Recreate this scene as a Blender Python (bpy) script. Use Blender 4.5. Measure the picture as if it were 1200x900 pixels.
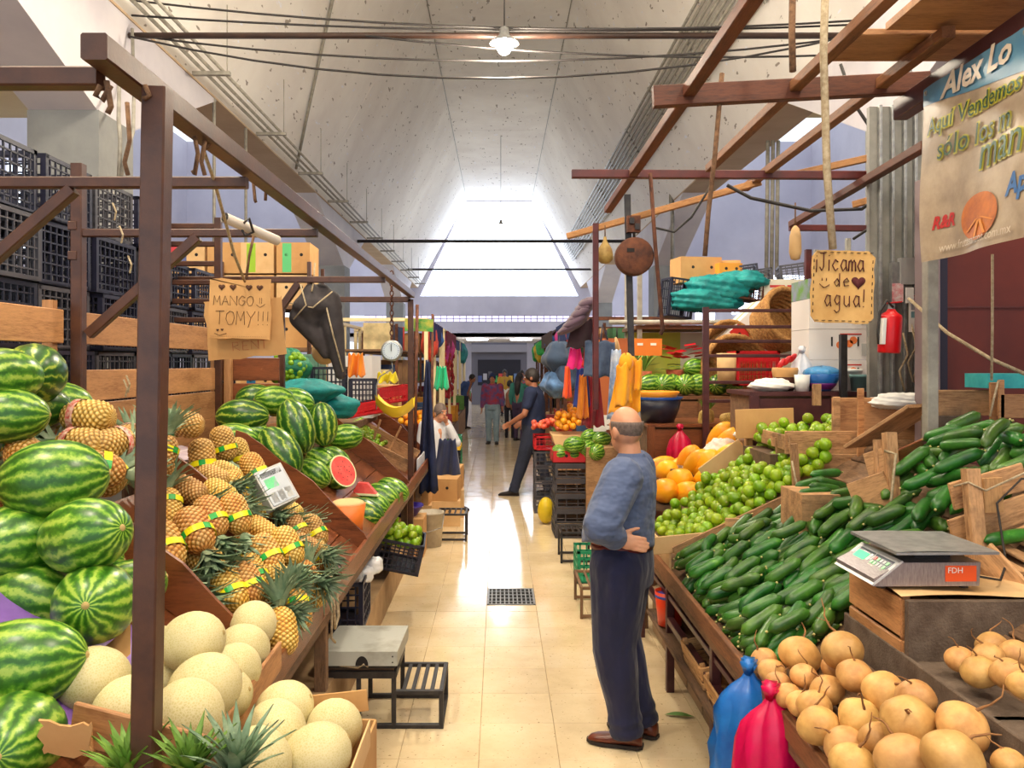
import bpy, math, random
import numpy as np
from mathutils import Vector as V, Matrix, Euler, Quaternion

for _o in list(bpy.data.objects): bpy.data.objects.remove(_o)
SC = bpy.context.scene
CO = SC.collection
PI = math.pi

# ------------------------------------------------------------------ camera
cam_d = bpy.data.cameras.new('camera'); cam = bpy.data.objects.new('camera', cam_d); CO.objects.link(cam)
cam.location = (0, 0, 1.92); cam.rotation_euler = (PI/2, 0, 0)
cam_d.sensor_width = 36; cam_d.lens = 36*950/1200
cam_d.shift_x = 15/1200; cam_d.shift_y = -24/1200
cam_d.clip_start = .05; cam_d.clip_end = 200
SC.camera = cam
# ------------------------------------------------------------------ world, exposure
SC.view_settings.view_transform = 'Standard'; SC.view_settings.look = 'None'
SC.view_settings.gamma = 1; SC.view_settings.use_curve_mapping = False
SC.view_settings.exposure = -0.12
W = bpy.data.worlds.new('world'); SC.world = W; W.use_nodes = True
_bg = W.node_tree.nodes['Background']
_bg.inputs[0].default_value = (.86, .93, 1, 1); _bg.inputs[1].default_value = 1.5
WINDOW_E, LAMP_W, BIG_LAMP_W = 5.0, 330, 480

def P(px, py, Y):
    "a point of the photograph at depth Y metres, in world metres"
    return V(((px-585)*Y/950, Y, 1.92-(py-426)*Y/950))

# ------------------------------------------------------------------ mesh helpers
class MB:
    def __init__(s): s.v = []; s.f = []; s.mi = []; s.cur = 0; s.col = None
    def add(s, vs, fs):
        b = len(s.v); s.v.extend([tuple(x) for x in vs])
        s.f.extend([tuple(i+b for i in f) for f in fs]); s.mi.extend([s.cur]*len(fs)); return s
    def box(s, c, d, rot=None):
        c = V(c); h = V(d)/2
        M = (rot if isinstance(rot, (Matrix, Quaternion)) else Euler(rot).to_matrix()) if rot is not None else None
        vs = []
        for x in (-1, 1):
            for y in (-1, 1):
                for z in (-1, 1):
                    p = V((x*h.x, y*h.y, z*h.z))
                    if M is not None: p = M @ p
                    vs.append(c+p)
        return s.add(vs, [(0,1,3,2),(4,6,7,5),(0,4,5,1),(2,3,7,6),(0,2,6,4),(1,5,7,3)])
    def bb(s, a, b): return s.box(((a[0]+b[0])/2,(a[1]+b[1])/2,(a[2]+b[2])/2), (abs(b[0]-a[0]),abs(b[1]-a[1]),abs(b[2]-a[2])))
    def bar(s, a, b, w, h=None):
        a = V(a); b = V(b); d = b-a
        return s.box((a+b)/2, (d.length, w, h or w), frame(d))
    def tube(s, pts, r, n=8, cap=True, flat=1.0, closed=False):
        pts = [V(p) for p in pts]; k = len(pts)
        rs = r if isinstance(r, (list, tuple)) else [r]*k
        vs = []; up = None
        for i, p in enumerate(pts):
            if closed: t = pts[(i+1) % k]-pts[i-1]
            else: t = pts[min(i+1, k-1)]-pts[max(i-1, 0)]
            if t.length < 1e-9: t = V((0,0,1))
            t.normalize()
            if up is None:
                up = V((0,0,1)) if abs(t.z) < .9 else V((1,0,0))
            u = up - t*up.dot(t)
            if u.length < 1e-6: u = t.orthogonal()
            u.normalize(); up = u; w = t.cross(u)
            for j in range(n):
                a = 2*PI*j/n
                vs.append(p + (w*math.cos(a) + u*math.sin(a)*flat)*rs[i])
        fs = []
        for i in range(k if closed else k-1):
            for j in range(n):
                i2 = (i+1) % k
                fs.append((i*n+j, i*n+(j+1) % n, i2*n+(j+1) % n, i2*n+j))
        if cap and not closed:
            fs.append(tuple(reversed(range(n)))); fs.append(tuple(range((k-1)*n, k*n)))
        return s.add(vs, fs)
    def lathe(s, prof, n=20, M=None, fn=None):
        "prof [(r,z)], axis z; M places it"
        vs = []
        for r, z in prof:
            for j in range(n):
                a = 2*PI*j/n
                p = V((r*math.cos(a), r*math.sin(a), z))
                if fn: p = fn(p, a)
                vs.append(M @ p if M is not None else p)
        fs = []
        for i in range(len(prof)-1):
            for j in range(n):
                fs.append((i*n+j, i*n+(j+1) % n, (i+1)*n+(j+1) % n, (i+1)*n+j))
        if prof[0][0] > 1e-6 and not (prof[1][0] < 1e-6 and prof[1][1] == prof[0][1]): fs.append(tuple(reversed(range(n))))
        if prof[-1][0] > 1e-6 and not (prof[-2][0] < 1e-6): fs.append(tuple(range((len(prof)-1)*n, len(prof)*n)))
        return s.add(vs, fs)
    def ell(s, c, r, nu=16, nv=10, M=None, fn=None):
        c = V(c); vs = []
        for i in range(nv+1):
            t = PI*i/nv
            for j in range(nu):
                a = 2*PI*j/nu
                p = V((math.sin(t)*math.cos(a)*r[0], math.sin(t)*math.sin(a)*r[1], -math.cos(t)*r[2]))
                if fn: p = fn(p, t, a)
                if M is not None: p = M @ p
                vs.append(c+p)
        fs = []
        for i in range(nv):
            for j in range(nu):
                q = (i*nu+j, i*nu+(j+1) % nu, (i+1)*nu+(j+1) % nu, (i+1)*nu+j)
                if i == 0: q = (q[0], q[2], q[3])
                elif i == nv-1: q = (q[0], q[1], q[2])
                fs.append(q)
        return s.add(vs, fs)
    def prism(s, poly, d, axis='y', at=0.0):
        "extrude polygon (2d) along axis by thickness d centred on at"
        n = len(poly); vs = []
        for q in (-d/2, d/2):
            for a, b in poly:
                vs.append({'y': (a, at+q, b), 'x': (at+q, a, b), 'z': (a, b, at+q)}[axis])
        fs = [tuple(range(n)), tuple(reversed(range(n, 2*n)))]
        for i in range(n): fs.append((i, i+n, (i+1) % n+n, (i+1) % n))
        return s.add(vs, fs)
    def grid(s, fn, nu, nv):
        vs = [fn(i/nu, j/nv) for i in range(nu+1) for j in range(nv+1)]
        fs = [(i*(nv+1)+j, (i+1)*(nv+1)+j, (i+1)*(nv+1)+j+1, i*(nv+1)+j+1) for i in range(nu) for j in range(nv)]
        return s.add(vs, fs)
    def mesh(s, name, mats, smooth=False, fix=True):
        me = bpy.data.meshes.new(name); me.from_pydata(s.v, [], s.f)
        for m in (mats if isinstance(mats, (list, tuple)) else [mats]): me.materials.append(m)
        if any(s.mi): me.polygons.foreach_set('material_index', s.mi)
        if smooth: me.polygons.foreach_set('use_smooth', [True]*len(me.polygons))
        if s.col:
            at = me.color_attributes.new('Col', 'FLOAT_COLOR', 'POINT')
            at.data.foreach_set('color', [x for c in s.col for x in (*c, 1)])
        if fix:
            import bmesh
            bm = bmesh.new(); bm.from_mesh(me); bmesh.ops.recalc_face_normals(bm, faces=bm.faces); bm.to_mesh(me); bm.free()
        me.update(); return me
    def build(s, name, mats, parent=None, smooth=False, **k):
        return ob(name, s.mesh(name, mats, smooth), parent, **k)

def frame(d, up=(0,0,1)):
    "matrix whose x axis runs along d, z axis near up"
    x = V(d).normalized(); u = V(up)
    if abs(x.dot(u)) > .98: u = V((0,1,0))
    y = u.cross(x).normalized(); z = x.cross(y)
    return Matrix((x, y, z)).transposed()
def ob(name, me, parent=None, loc=(0,0,0), rot=None, scale=None, label=None, cat=None, group=None, kind=None):
    o = bpy.data.objects.new(name, me); CO.objects.link(o)
    o.location = loc
    if rot is not None: o.rotation_euler = rot.to_euler() if isinstance(rot, (Matrix, Quaternion)) else rot
    if scale is not None: o.scale = (scale,)*3 if isinstance(scale, (int, float)) else scale
    if parent is not None: o.parent = parent
    if label: o['label'] = label
    if cat: o['category'] = cat
    if group: o['group'] = group
    if kind: o['kind'] = kind
    return o
def thing(name, label, cat, loc=(0,0,0), rot=None, group=None, kind=None):
    return ob(name, None, None, loc, rot, None, label, cat, group, kind)
def kids(o): return [c for c in bpy.data.objects if c.parent == o]
def dup(o, loc=None, rot=None, label=None, group=None, scale=None, parent=None, ch=None):
    c = o.copy(); CO.objects.link(c)
    if parent is not None: c.parent = parent
    if loc is not None: c.location = loc
    if rot is not None: c.rotation_euler = rot.to_euler() if isinstance(rot, (Matrix, Quaternion)) else rot
    if scale is not None: c.scale = (scale,)*3 if isinstance(scale, (int, float)) else scale
    if label: c['label'] = label
    if group: c['group'] = group
    for k in (ch if ch is not None else kids(o)): dup(k, parent=c)
    return c
_beamcache = {}
def beam(name, a, b, w, h, m, parent=None, ch=.003, up=(0,0,1), **k):
    "a straight board or section with eased edges; local x runs along it"
    a = V(a); b = V(b); d = b-a; L = round(d.length, 4)
    key = (L, w, h, ch, m.name)
    me = _beamcache.get(key)
    if me is None:
        mb = MB(); y, z = w/2, h/2; c = min(ch, w/4, h/4)
        ring = [(-y+c,-z),(y-c,-z),(y,-z+c),(y,z-c),(y-c,z),(-y+c,z),(-y,z-c),(-y,-z+c)]
        mb.add([(x, p, q) for x in (-L/2, L/2) for p, q in ring],
               [tuple(reversed(range(8))), tuple(range(8, 16))] + [(i, (i+1) % 8, (i+1) % 8+8, i+8) for i in range(8)])
        me = mb.mesh(name, m); _beamcache[key] = me
    return ob(name, me, parent, (a+b)/2, frame(d, up), **k)
def rope(name, pts, r, m, parent=None, n=6, **k):
    return MB().tube(pts, r, n).build(name, m, parent, True, **k)
def sag(a, b, s, n=12):
    a = V(a); b = V(b)
    return [a.lerp(b, i/n) - V((0,0,s*4*(i/n)*(1-i/n))) for i in range(n+1)]

# ------------------------------------------------------------------ materials
def lin(c): return tuple(((x/255)/12.92 if x/255 <= .04045 else ((x/255+.055)/1.055)**2.4) for x in c)+(1,)
class NT:
    def __init__(s, name):
        s.m = bpy.data.materials.new(name); s.m.use_nodes = True
        s.t = s.m.node_tree; s.b = s.t.nodes['Principled BSDF']
    def n(s, typ, ins={}, **at):
        x = s.t.nodes.new(typ)
        for k, v in at.items(): setattr(x, k, v)
        for k, v in ins.items(): s.set(x, k, v)
        return x
    def set(s, x, k, v):
        if isinstance(v, bpy.types.NodeSocket): s.t.links.new(v, x.inputs[k])
        elif isinstance(v, bpy.types.Node): s.t.links.new(v.outputs[0], x.inputs[k])
        else: x.inputs[k].default_value = v
    def math(s, op, a, b=0, c=None):
        d = {0: a, 1: b}
        if c is not None: d[2] = c
        return s.n('ShaderNodeMath', d, operation=op).outputs[0]
    def mix(s, f, a, b, mode='MIX'):
        x = s.n('ShaderNodeMix', data_type='RGBA', blend_type=mode)
        s.set(x, 0, f); s.set(x, 6, a); s.set(x, 7, b); return x.outputs[2]
    def ramp(s, f, stops, interp='LINEAR'):
        x = s.n('ShaderNodeValToRGB', {0: f}); r = x.color_ramp; r.interpolation = interp
        while len(r.elements) < len(stops): r.elements.new(.5)
        for e, (p, c) in zip(r.elements, stops): e.position = p; e.color = c
        return x.outputs[0]
    def bump(s, h, strength=.3, dist=.01):
        x = s.n('ShaderNodeBump', {'Strength': strength, 'Distance': dist, 'Height': h}); s.set(s.b, 'Normal', x.outputs[0])
    def objc(s, sc=(1,1,1), which='Object'):
        t = s.n('ShaderNodeTexCoord'); return s.n('ShaderNodeMapping', {0: t.outputs[which], 'Scale': sc}).outputs[0]
    def rnd(s): return s.n('ShaderNodeObjectInfo').outputs['Random']
    def noise(s, vec, scale, detail=3, rough=.5): return s.n('ShaderNodeTexNoise', {'Vector': vec, 'Scale': scale, 'Detail': detail, 'Roughness': rough}).outputs[0]
def mat(name, c, c2=None, rough=.6, metal=0, sc=6, lo=.35, hi=.65, bump=0, bsc=60, rnd=0, stretch=(1,1,1), spec=.5, emit=None, alpha=1, trans=0, sheen=0, sss=0, coat=0):
    t = NT(name); b = t.b
    vec = t.objc(stretch)
    col = lin(c)
    if c2 is not None:
        col = t.ramp(t.noise(vec, sc, 5, .6), [(lo, lin(c)), (hi, lin(c2))])
    if rnd:
        f = t.math('MULTIPLY_ADD', t.rnd(), rnd*2, 1-rnd)
        h = t.n('ShaderNodeHueSaturation', {'Value': f}); t.set(h, 'Color', col); col = h.outputs[0]
    t.set(b, 'Base Color', col)
    b.inputs['Roughness'].default_value = rough; b.inputs['Metallic'].default_value = metal
    b.inputs['Specular IOR Level'].default_value = spec
    if alpha < 1: b.inputs['Alpha'].default_value = alpha
    if trans: b.inputs['Transmission Weight'].default_value = trans
    if sss:
        b.inputs['Subsurface Weight'].default_value = sss; b.inputs['Subsurface Radius'].default_value = (.02,.01,.005); b.inputs['Subsurface Scale'].default_value = .5
    if coat: b.inputs['Coat Weight'].default_value = coat
    if sheen: b.inputs['Sheen Weight'].default_value = sheen
    if emit:
        b.inputs['Emission Color'].default_value = lin(emit[0]); b.inputs['Emission Strength'].default_value = emit[1]
    if bump: t.bump(t.noise(vec, bsc, 4, .6), bump)
    return t.m
def wood(name, c, c2, rough=.7, rnd=.18, gs=7, bump=.25, dirt=None):
    t = NT(name)
    v = t.objc((1.2, 9, 9))
    off = t.n('ShaderNodeVectorMath', {0: v, 1: t.n('ShaderNodeCombineXYZ', {0: t.math('MULTIPLY', t.rnd(), 40), 1: t.math('MULTIPLY', t.rnd(), 17)})}, operation='ADD').outputs[0]
    n1 = t.noise(off, gs*.35, 4, .55); n2 = t.noise(off, gs*2.2, 6, .7)
    f = t.math('MULTIPLY_ADD', n2, .55, t.math('MULTIPLY', n1, .45))
    col = t.ramp(f, [(.36, lin(c2)), (.52, lin(c)), (.68, tuple(min(1, x*1.25) for x in lin(c)[:3])+(1,))])
    if dirt:
        col = t.mix(t.ramp(t.noise(t.objc(), 5, 5, .7), [(.5, (0,0,0,1)), (.72, (1,1,1,1))]), col, lin(dirt))
    h = t.n('ShaderNodeHueSaturation', {'Value': t.math('MULTIPLY_ADD', t.rnd(), rnd*2, 1-rnd)}); t.set(h, 'Color', col)
    t.set(t.b, 'Base Color', h.outputs[0]); t.b.inputs['Roughness'].default_value = rough
    t.bump(n2, bump, .004)
    return t.m

M = {}
M['pine'] = wood('pine', (206,158,104), (150,100,58))
M['crate'] = wood('crate_wood', (190,146,102), (128,88,54), dirt=(120,92,66))
M['ply'] = wood('ply_wood', (182,132,86), (142,92,54), rough=.55)
M['varnish'] = wood('varnished_wood', (122,68,38), (78,38,20), rough=.32, rnd=.1)
M['oldwood'] = wood('weathered_wood', (122,92,66), (74,52,36), rough=.85, dirt=(88,72,58))
M['felt'] = mat('worn_grey_felt_wood', (112,96,82), (84,68,56), rough=.95, sc=14, bump=.5, bsc=120)
M['pole'] = wood('pale_pole_timber', (168,120,74), (120,80,46))
M['rail'] = wood('red_brown_timber', (100,52,30), (66,32,18), rough=.6)
M['rail2'] = wood('brown_timber', (124,80,48), (84,50,28), rough=.65)
M['steel'] = mat('brown_painted_steel', (84,50,32), (64,36,26), rough=.38, sc=12, bump=.06, bsc=90, rnd=.05, spec=.6)
M['steelp'] = mat('plum_painted_steel', (84,44,44), (66,32,36), rough=.38, sc=10)
M['redsteel'] = mat('dark_red_steel', (92,28,24), (70,22,22), rough=.4, sc=8)
M['blacksteel'] = mat('black_steel', (40,38,42), (58,54,54), rough=.45, metal=.3, sc=20)
M['rust'] = mat('rusty_steel', (112,66,44), (70,42,34), rough=.8, metal=.2, sc=14, bump=.3)
M['galv'] = mat('galvanised_steel', (168,170,170), (138,140,142), rough=.45, metal=.6, sc=18)
M['pipe'] = mat('grey_conduit', (164,160,148), (136,132,122), rough=.5, sc=10)
M['cable'] = mat('black_cable', (38,34,34), rough=.6)
M['brownpipe'] = mat('brown_pipe', (66,44,34), (50,34,28), rough=.5)
M['twine'] = mat('pale_twine', (196,180,150), (160,140,110), rough=.95, sc=60, bump=.5, bsc=300)
M['olderope'] = mat('brown_rope', (134,100,72), (92,66,48), rough=.95, sc=40, bump=.5, bsc=200)
M['card'] = mat('cardboard', (206,160,104), (190,142,88), rough=.9, sc=3, bump=.08, bsc=30, rnd=.08)
M['cardl'] = mat('pale_cardboard', (222,186,136), (206,166,114), rough=.9, sc=4, rnd=.1)
M['white'] = mat('white_plastic', (232,232,228), rough=.5)
M['black'] = mat('black_marker', (30,24,24), rough=.8)
M['marker'] = mat('faded_marker', (84,52,36), rough=.9)
M['redmark'] = mat('red_marker', (178,70,48), rough=.9)
M['maroonmark'] = mat('maroon_marker', (78,20,26), rough=.85)
M['crateb'] = mat('navy_black_plastic', (26,28,46), (38,38,58), rough=.4, sc=6, rnd=.15)
M['crateg'] = mat('dark_grey_plastic', (62,60,68), (74,72,78), rough=.45, sc=6, rnd=.1)
M['cratered'] = mat('red_plastic', (206,24,32), (180,16,26), rough=.4, sc=5)
M['crategreen'] = mat('green_plastic', (30,150,104), (26,128,90), rough=.4, sc=5)
M['lapis'] = mat('navy_cloth', (26,38,78), (18,28,60), rough=.9, sc=4)

def text_me(txt, size, shear=0, off=0.0, extr=0.0):
    cu = bpy.data.curves.new('t', 'FONT'); cu.body = txt; cu.size = size; cu.shear = shear; cu.offset = off; cu.extrude = extr; cu.resolution_u = 2
    o = bpy.data.objects.new('t', cu); CO.objects.link(o); dg_ = bpy.context.evaluated_depsgraph_get()
    me = bpy.data.meshes.new_from_object(o.evaluated_get(dg_)); bpy.data.objects.remove(o); return me

def sheet(w, h, clip=.0, jag=.004, seed=0, th=.006):
    R = random.Random(seed); pts = []
    cs = [(-w/2,-h/2),(w/2,-h/2),(w/2,h/2),(-w/2,h/2)]
    for i in range(4):
        a, b = cs[i], cs[(i+1) % 4]
        for k in range(6):
            t = clip+(1-2*clip)*k/5
            pts.append((a[0]+(b[0]-a[0])*t+R.uniform(-jag,jag), a[1]+(b[1]-a[1])*t+R.uniform(-jag,jag)))
    return MB().prism(pts, th, 'y')
# ================================================================== the hall
def plaster(name, c, c2, flakes=(0,0,0), blotch=0.0):
    t = NT(name); v = t.objc()
    col = t.ramp(t.noise(v, .7, 6, .6), [(.3, lin(c2)), (.65, lin(c))])
    fl = t.noise(t.objc((2.4, .9, 2.4)), 4, 2, .5)
    col = t.mix(t.ramp(fl, [(.675, (0,0,0,1)), (.71, (1,1,1,1))]), col, lin((150,140,128)))
    fl2 = t.noise(t.objc((2.6, .8, 2.6)), 3.2, 3, .6)
    col = t.mix(t.ramp(fl2, [(.66, (0,0,0,1)), (.71, (1,1,1,1))]), col, lin((236,238,246)))
    t.set(t.b, 'Base Color', col); t.b.inputs['Roughness'].default_value = .75
    t.bump(t.noise(v, 9, 4), .1, .01)
    return t.m
M['vault'] = plaster('vault_plaster', (242,238,230), (226,220,212))
M['wallw'] = mat('white_wall', (218,214,218), (200,196,204), rough=.85, sc=.8)
M['lav'] = mat('pale_lavender_wall', (208,206,222), (192,190,208), rough=.85, sc=.6)
M['tan'] = mat('tan_soffit', (196,172,142), (184,158,128), rough=.85, sc=1.5)
M['pier'] = mat('grey_pier_paint', (150,152,150), (132,134,134), rough=.8, sc=2)
M['cream'] = mat('cream_aisle_ceiling', (240,226,178), (230,212,160), rough=.85, sc=1)
M['tile'] = None
def tile_mat(name, grout):
    t = NT(name); v = t.objc()
    geo = t.n('ShaderNodeNewGeometry').outputs['Position']
    col = t.ramp(t.noise(geo, 2.2, 5, .65), [(.3, lin((214,190,150))), (.5, lin((228,206,166))), (.75, lin((236,218,184)))])
    sp = t.noise(geo, 55, 2, .5)
    col = t.mix(t.ramp(sp, [(.66, (0,0,0,1)), (.74, (1,1,1,1))]), col, lin((158,128,92)))
    st = t.noise(geo, 9, 6, .75)
    col = t.mix(t.ramp(st, [(.62, (0,0,0,1)), (.78, (.6,.6,.6,1))]), col, lin((150,118,84)))
    if grout:
        br = t.n('ShaderNodeTexBrick', {'Vector': geo, 'Scale': 1, 'Mortar Size': .006, 'Brick Width': .39, 'Row Height': .39, 'Color1': (0,0,0,1), 'Color2': (0,0,0,1), 'Mortar': (1,1,1,1)}, offset=0)
        col = t.mix(br.outputs[0], col, lin((120,100,80)))
    h = t.n('ShaderNodeHueSaturation', {'Value': t.math('MULTIPLY_ADD', t.rnd(), .08, .96)}); t.set(h, 'Color', col)
    t.set(t.b, 'Base Color', h.outputs[0])
    r = t.math('MULTIPLY_ADD', t.noise(geo, 6, 4), .16, .03); t.set(t.b, 'Roughness', r)
    t.b.inputs['Specular IOR Level'].default_value = .75
    return t.m
M['tile'] = tile_mat('cream_floor_tile', False); M['floorfar'] = tile_mat('cream_floor_far', True)
M['grout'] = mat('grey_grout', (166,142,110), (130,108,84), rough=.9, sc=8)
S = dict(kind='structure')
fl = MB().bb((-10,-5,-.2),(10,20.9,-.004)).build('floor', M['grout'], **S)
MB().bb((-10,20.9,-.2),(10,56,-.001)).build('floor_surface', M['floorfar'], fl)
tm = MB(); s_, c_ = .1943, .002
tm.add([(-s_,-s_,0),(s_,-s_,0),(s_,s_,0),(-s_,s_,0),(-s_+c_,-s_+c_,.004),(s_-c_,-s_+c_,.004),(s_-c_,s_-c_,.004),(-s_+c_,s_-c_,.004)],
       [(4,5,6,7),(0,1,5,4),(1,2,6,5),(2,3,7,6),(3,0,4,7)])
tme = tm.mesh('tile', M['tile'])
for ci in range(6):
    for ri in range(45):
        if ci == 2 and ri in (8, 9): continue
        ob('tile', tme, fl, (-.879+.39*ci+.195, 3.157+.39*ri+.195, -.004))
# strips of cut tile round the drain
for y0, y1 in ((6.28, 6.44), (6.91, 7.055)):
    MB().bb((-.097,y0,-.004),(.289,y1,0)).build('tile', M['tile'], fl)
dg = thing('drain_grate', 'grey metal drain grate set in the aisle floor tiles', 'drain', (.096, 6.675, 0))
MB().bb((-.19,-.23,-.0035),(.19,.23,-.001)).build('pit', mat('drain_shade', (14,12,12), rough=.9), dg)  # near-black plate paints in the shade below the grate bars
g = MB()
for x in (-.185,.185): g.bb((x-.008,-.23,-.001),(x+.008,.23,.006))
for y in (-.222,.222): g.bb((-.19,y-.008,-.001),(.19,y+.008,.006))
g.build('rim', M['galv'], dg)
for i in range(10):
    MB().bb((-.155+i*.0345-.005,-.22,-.001),(-.155+i*.0345+.005,.22,.005)).build('grate_bar', M['galv'], dg)
for i in range(4):
    MB().bb((-.18,-.14+i*.093-.006,-.001),(.18,-.14+i*.093+.006,.0052)).build('cross_bar', M['galv'], dg)

# vault over the aisle: flat crown, two steep slopes, joints left open between the cast lengths
TW, TZ, BW, BZ, YE = 1.69, 10.36, 4.2, 5.87, 42.0
ce = MB()
for y0, y1 in ((-6, 7.5), (7.52, 18.4), (18.42, 29.3), (29.32, 42)):
    ce.bb((-TW, y0, TZ), (TW, y1, TZ+.2))
ce.build('ceiling', M['vault'], **S)
for nm, sg in (('left', -1), ('right', 1)):
    w = MB()
    for y0, y1 in ((-6, 7.5), (7.52, 18.4), (18.42, 29.3), (29.32, 42)):
        w.prism([(sg*TW, TZ), (sg*BW, BZ), (sg*(BW+.2), BZ+.05), (sg*TW, TZ+.25)], y1-y0, 'y', (y0+y1)/2)
    w.build('wall_vault_'+nm, M['vault'], **S)
    # edge beam under the slope, side aisle slab, outer wall
    eb = MB().bb((sg*4.2, -6, 5.84), (sg*4.9, 42, 6.6)).build('trim_edge_beam_'+nm, M['tan'], **S)
    MB().bb((sg*4.9, -6, 5.86), (sg*9.4, 13, 6.2)).build('ceiling_aisle_'+nm, M['cream'], **S)
    MB().bb((sg*9.4, -6, -.2), (sg*9.7, 42, 8.6)).build('wall_outer_'+nm, M['lav'], **S)
    MB().bb((sg*4.9, 24.4, 4.6), (sg*9.4, 24.6, 8.6)).build('wall_cross_'+nm, M['lav'], **S)
    for i, y in enumerate((8.5, 22, 35.5)):
        p = MB().bb((sg*4.2, y, 0), (sg*4.95, y+.8, 4.58)).build('pier_column_'+nm, M['pier'], **S)
        h = MB().prism([(y, 4.58), (y+.8, 4.58), (y+3.6, 5.84), (y-3.4, 5.84)], .72, 'x', sg*4.575)
        h.build('haunch', M['wallw'], p)
# end wall with the tall daylit opening and the strip of glass block
ew = MB()
ew.bb((-9.4, YE, 4.42), (9.4, YE+.25, 5.42))
ew.bb((-9.4, YE, 3.3), (9.4, YE+.25, 4.08))
for sg in (-1, 1):
    ew.prism([(sg*4.1, 5.42), (sg*9.4, 5.42), (sg*9.4, 11), (sg*1.75, 11), (sg*1.75, TZ-.05)], .25, 'y', YE+.125)
ew.bb((-1.8, YE, TZ-.06), (1.8, YE+.25, 11))
ew.build('wall_end', M['lav'], **S)
M['day'] = mat('daylit_glazing', (255,255,255), emit=((220,234,255), WINDOW_E))
wd = MB().prism([(-4.1,5.42),(4.1,5.42),(1.75,TZ-.06),(-1.75,TZ-.06)], .04, 'y', YE+.2).build('window_1', M['day'], **S)
gs = MB().bb((-7, YE+.1, 4.08), (7, YE+.15, 4.42)).build('window_2', M['blacksteel'], **S)
gb = MB().box((0,0,0), (.3,.06,.135)).mesh('glass_block', mat('lit_glass_block', (240,236,255), emit=((222,216,255), 1.0)))
for i in range(42):
    for j in range(2):
        ob('glass_block', gb, gs, (-6.9+.335*i, YE+.08, 4.165+.165*j))
# low hall beyond the end wall
MB().bb((-9.4, YE, 3.3), (9.4, 56, 3.5)).build('ceiling_back', M['wallw'], **S)
MB().bb((-9.4, 56, 0), (9.4, 56.3, 3.3)).build('wall_back', M['lav'], **S)
# small glowing panes added to the outer walls to give daylight
for k, (sg, y, z, wy, hz) in enumerate(((1,26.5,5.2,3.2,2.6),(1,31,5.2,3.2,2.6),(-1,27,5.0,3,2.2),(-1,31.5,5.0,3,2.2),(1,16.5,5.0,3,1.6),(-1,17,5.0,3,1.6),(1,37,5,3.2,2.4),(-1,37,5,3.2,2.4))):
    wi = MB().box((sg*9.37, y, z), (.06, wy, hz)).build('window_%d' % (k+3), M['day'], **S)
    for q in (-.5, 0, .5): beam('mullion', (sg*9.32, y+q*wy*.66, z-hz/2), (sg*9.32, y+q*wy*.66, z+hz/2), .05, .05, M['white'], wi)

# ------------------------------------------------------------------ conduits, tie rods and cables under the vault
def slope_pt(t, y, off=.06): return V((TW+(BW-TW)*t-off*.87, y, TZ+(BZ-TZ)*t-off*.49))
cr = thing('conduit_rack', 'bank of nine parallel grey conduits climbing the vault above the sign', 'conduits')
for i in range(9):
    t = .60+.021*i
    rope('conduit', [slope_pt(t, 3, .1), slope_pt(t, 39, .1)], .03, M['pipe'], cr)
for y in range(5, 39, 3):
    beam('bracket', slope_pt(.585, y, .05), slope_pt(.785, y, .05), .05, .03, M['pipe'], cr)
cl = thing('conduit_rack', 'trio of grey conduits hung from rods along the vault above the black crates', 'conduits')
for i, (x, z) in enumerate(((-3.72,5.86),(-3.86,5.86),(-3.98,5.86))):
    rope('conduit', [(x, 6, z), (x, 40, z)], .024, M['pipe'], cl)
for y in np.arange(8, 40, 2.85):
    beam('bracket', (-4.1, y, 5.8), (-3.6, y, 5.8), .07, .05, M['pipe'], cl)
    rope('hanger_rod', [(-3.64, y, 5.8), (-3.64, y, 6.72)], .008, M['pipe'], cl)
def cond(pts, r, lab, m='pipe', nm='conduit'): return rope(nm, pts, r, M[m], None, 8, label=lab, cat='conduit')
cond([P(140,28,9.2), P(140,70,9.0), P(139,140,8.4), P(141,165,8.4), P(139,215,8.4)], .022, 'grey conduit running down the pier beside the black crates')
cond([P(155,34,9.2), P(157,110,8.9), P(156,155,8.4), P(148,180,8.4), P(141,210,8.4)], .02, 'bent grey conduit beside the pier above the crates')
cond([V((-4.22,12,5.84)), V((-4.22,12,3.0))], .025, 'thin vertical conduit left of the hanging pipe')
cond([V((-4.22,13.5,5.84)), V((-4.22,13.5,3.0))], .025, 'thin vertical conduit dropping behind the cartons')
cond([V((4.15,19.6,5.8)), P(788,200,19.6)+V((0,0,.1)), P(788,330,19.6)], .05, 'grey conduit descending beside the white pier', 'pipe')
for k, (x, y0, y1) in enumerate(((1058,85,300),(1066,80,330),(1075,150,340))):
    cond([P(x, y0, 8.3), P(x, y1, 8.3)], .03, ('silver conduit at the aisle edge of the pier by the banner','silver conduit in the middle of the pier by the banner','silver conduit nearest the banner on the pier')[k], 'galv')
for k, x in enumerate((900, 906, 912)):
    cond([P(x, 165, 14), P(x-2, 325, 14)], .035, ('first of three grey risers behind the carton heap','middle of three grey risers behind the carton heap','last of three grey risers behind the carton heap')[k], 'pipe')
mir = lambda t, y: V((-1,1,1))*slope_pt(t, y, .05) if False else V((-slope_pt(t, y, .05).x, y, slope_pt(t, y, .05).z))
cond([mir(.99,16.5), mir(.8,15.5), mir(.5,14), mir(.2,12.5)], .03, 'bent conduit running up the vault slope to the left', 'pipe')
for sg, lab in ((-1,'thin dark wire along the crown edge of the vault, melon side'), (1,'thin dark wire along the crown edge of the vault, vegetable side')): rope('wire', [(sg*(TW-.01), 4, TZ-.012), (sg*(TW-.01), 41.9, TZ-.012)], .012, M['pipe'], label=lab, cat='wire')
rope('tie_rod', [(-4.2, 9.2, 5.64), (4.2, 9.2, 5.64)], .035, M['brownpipe'], label='brown tie rod spanning the hall in front of the bright lamp', cat='rod')
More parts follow.
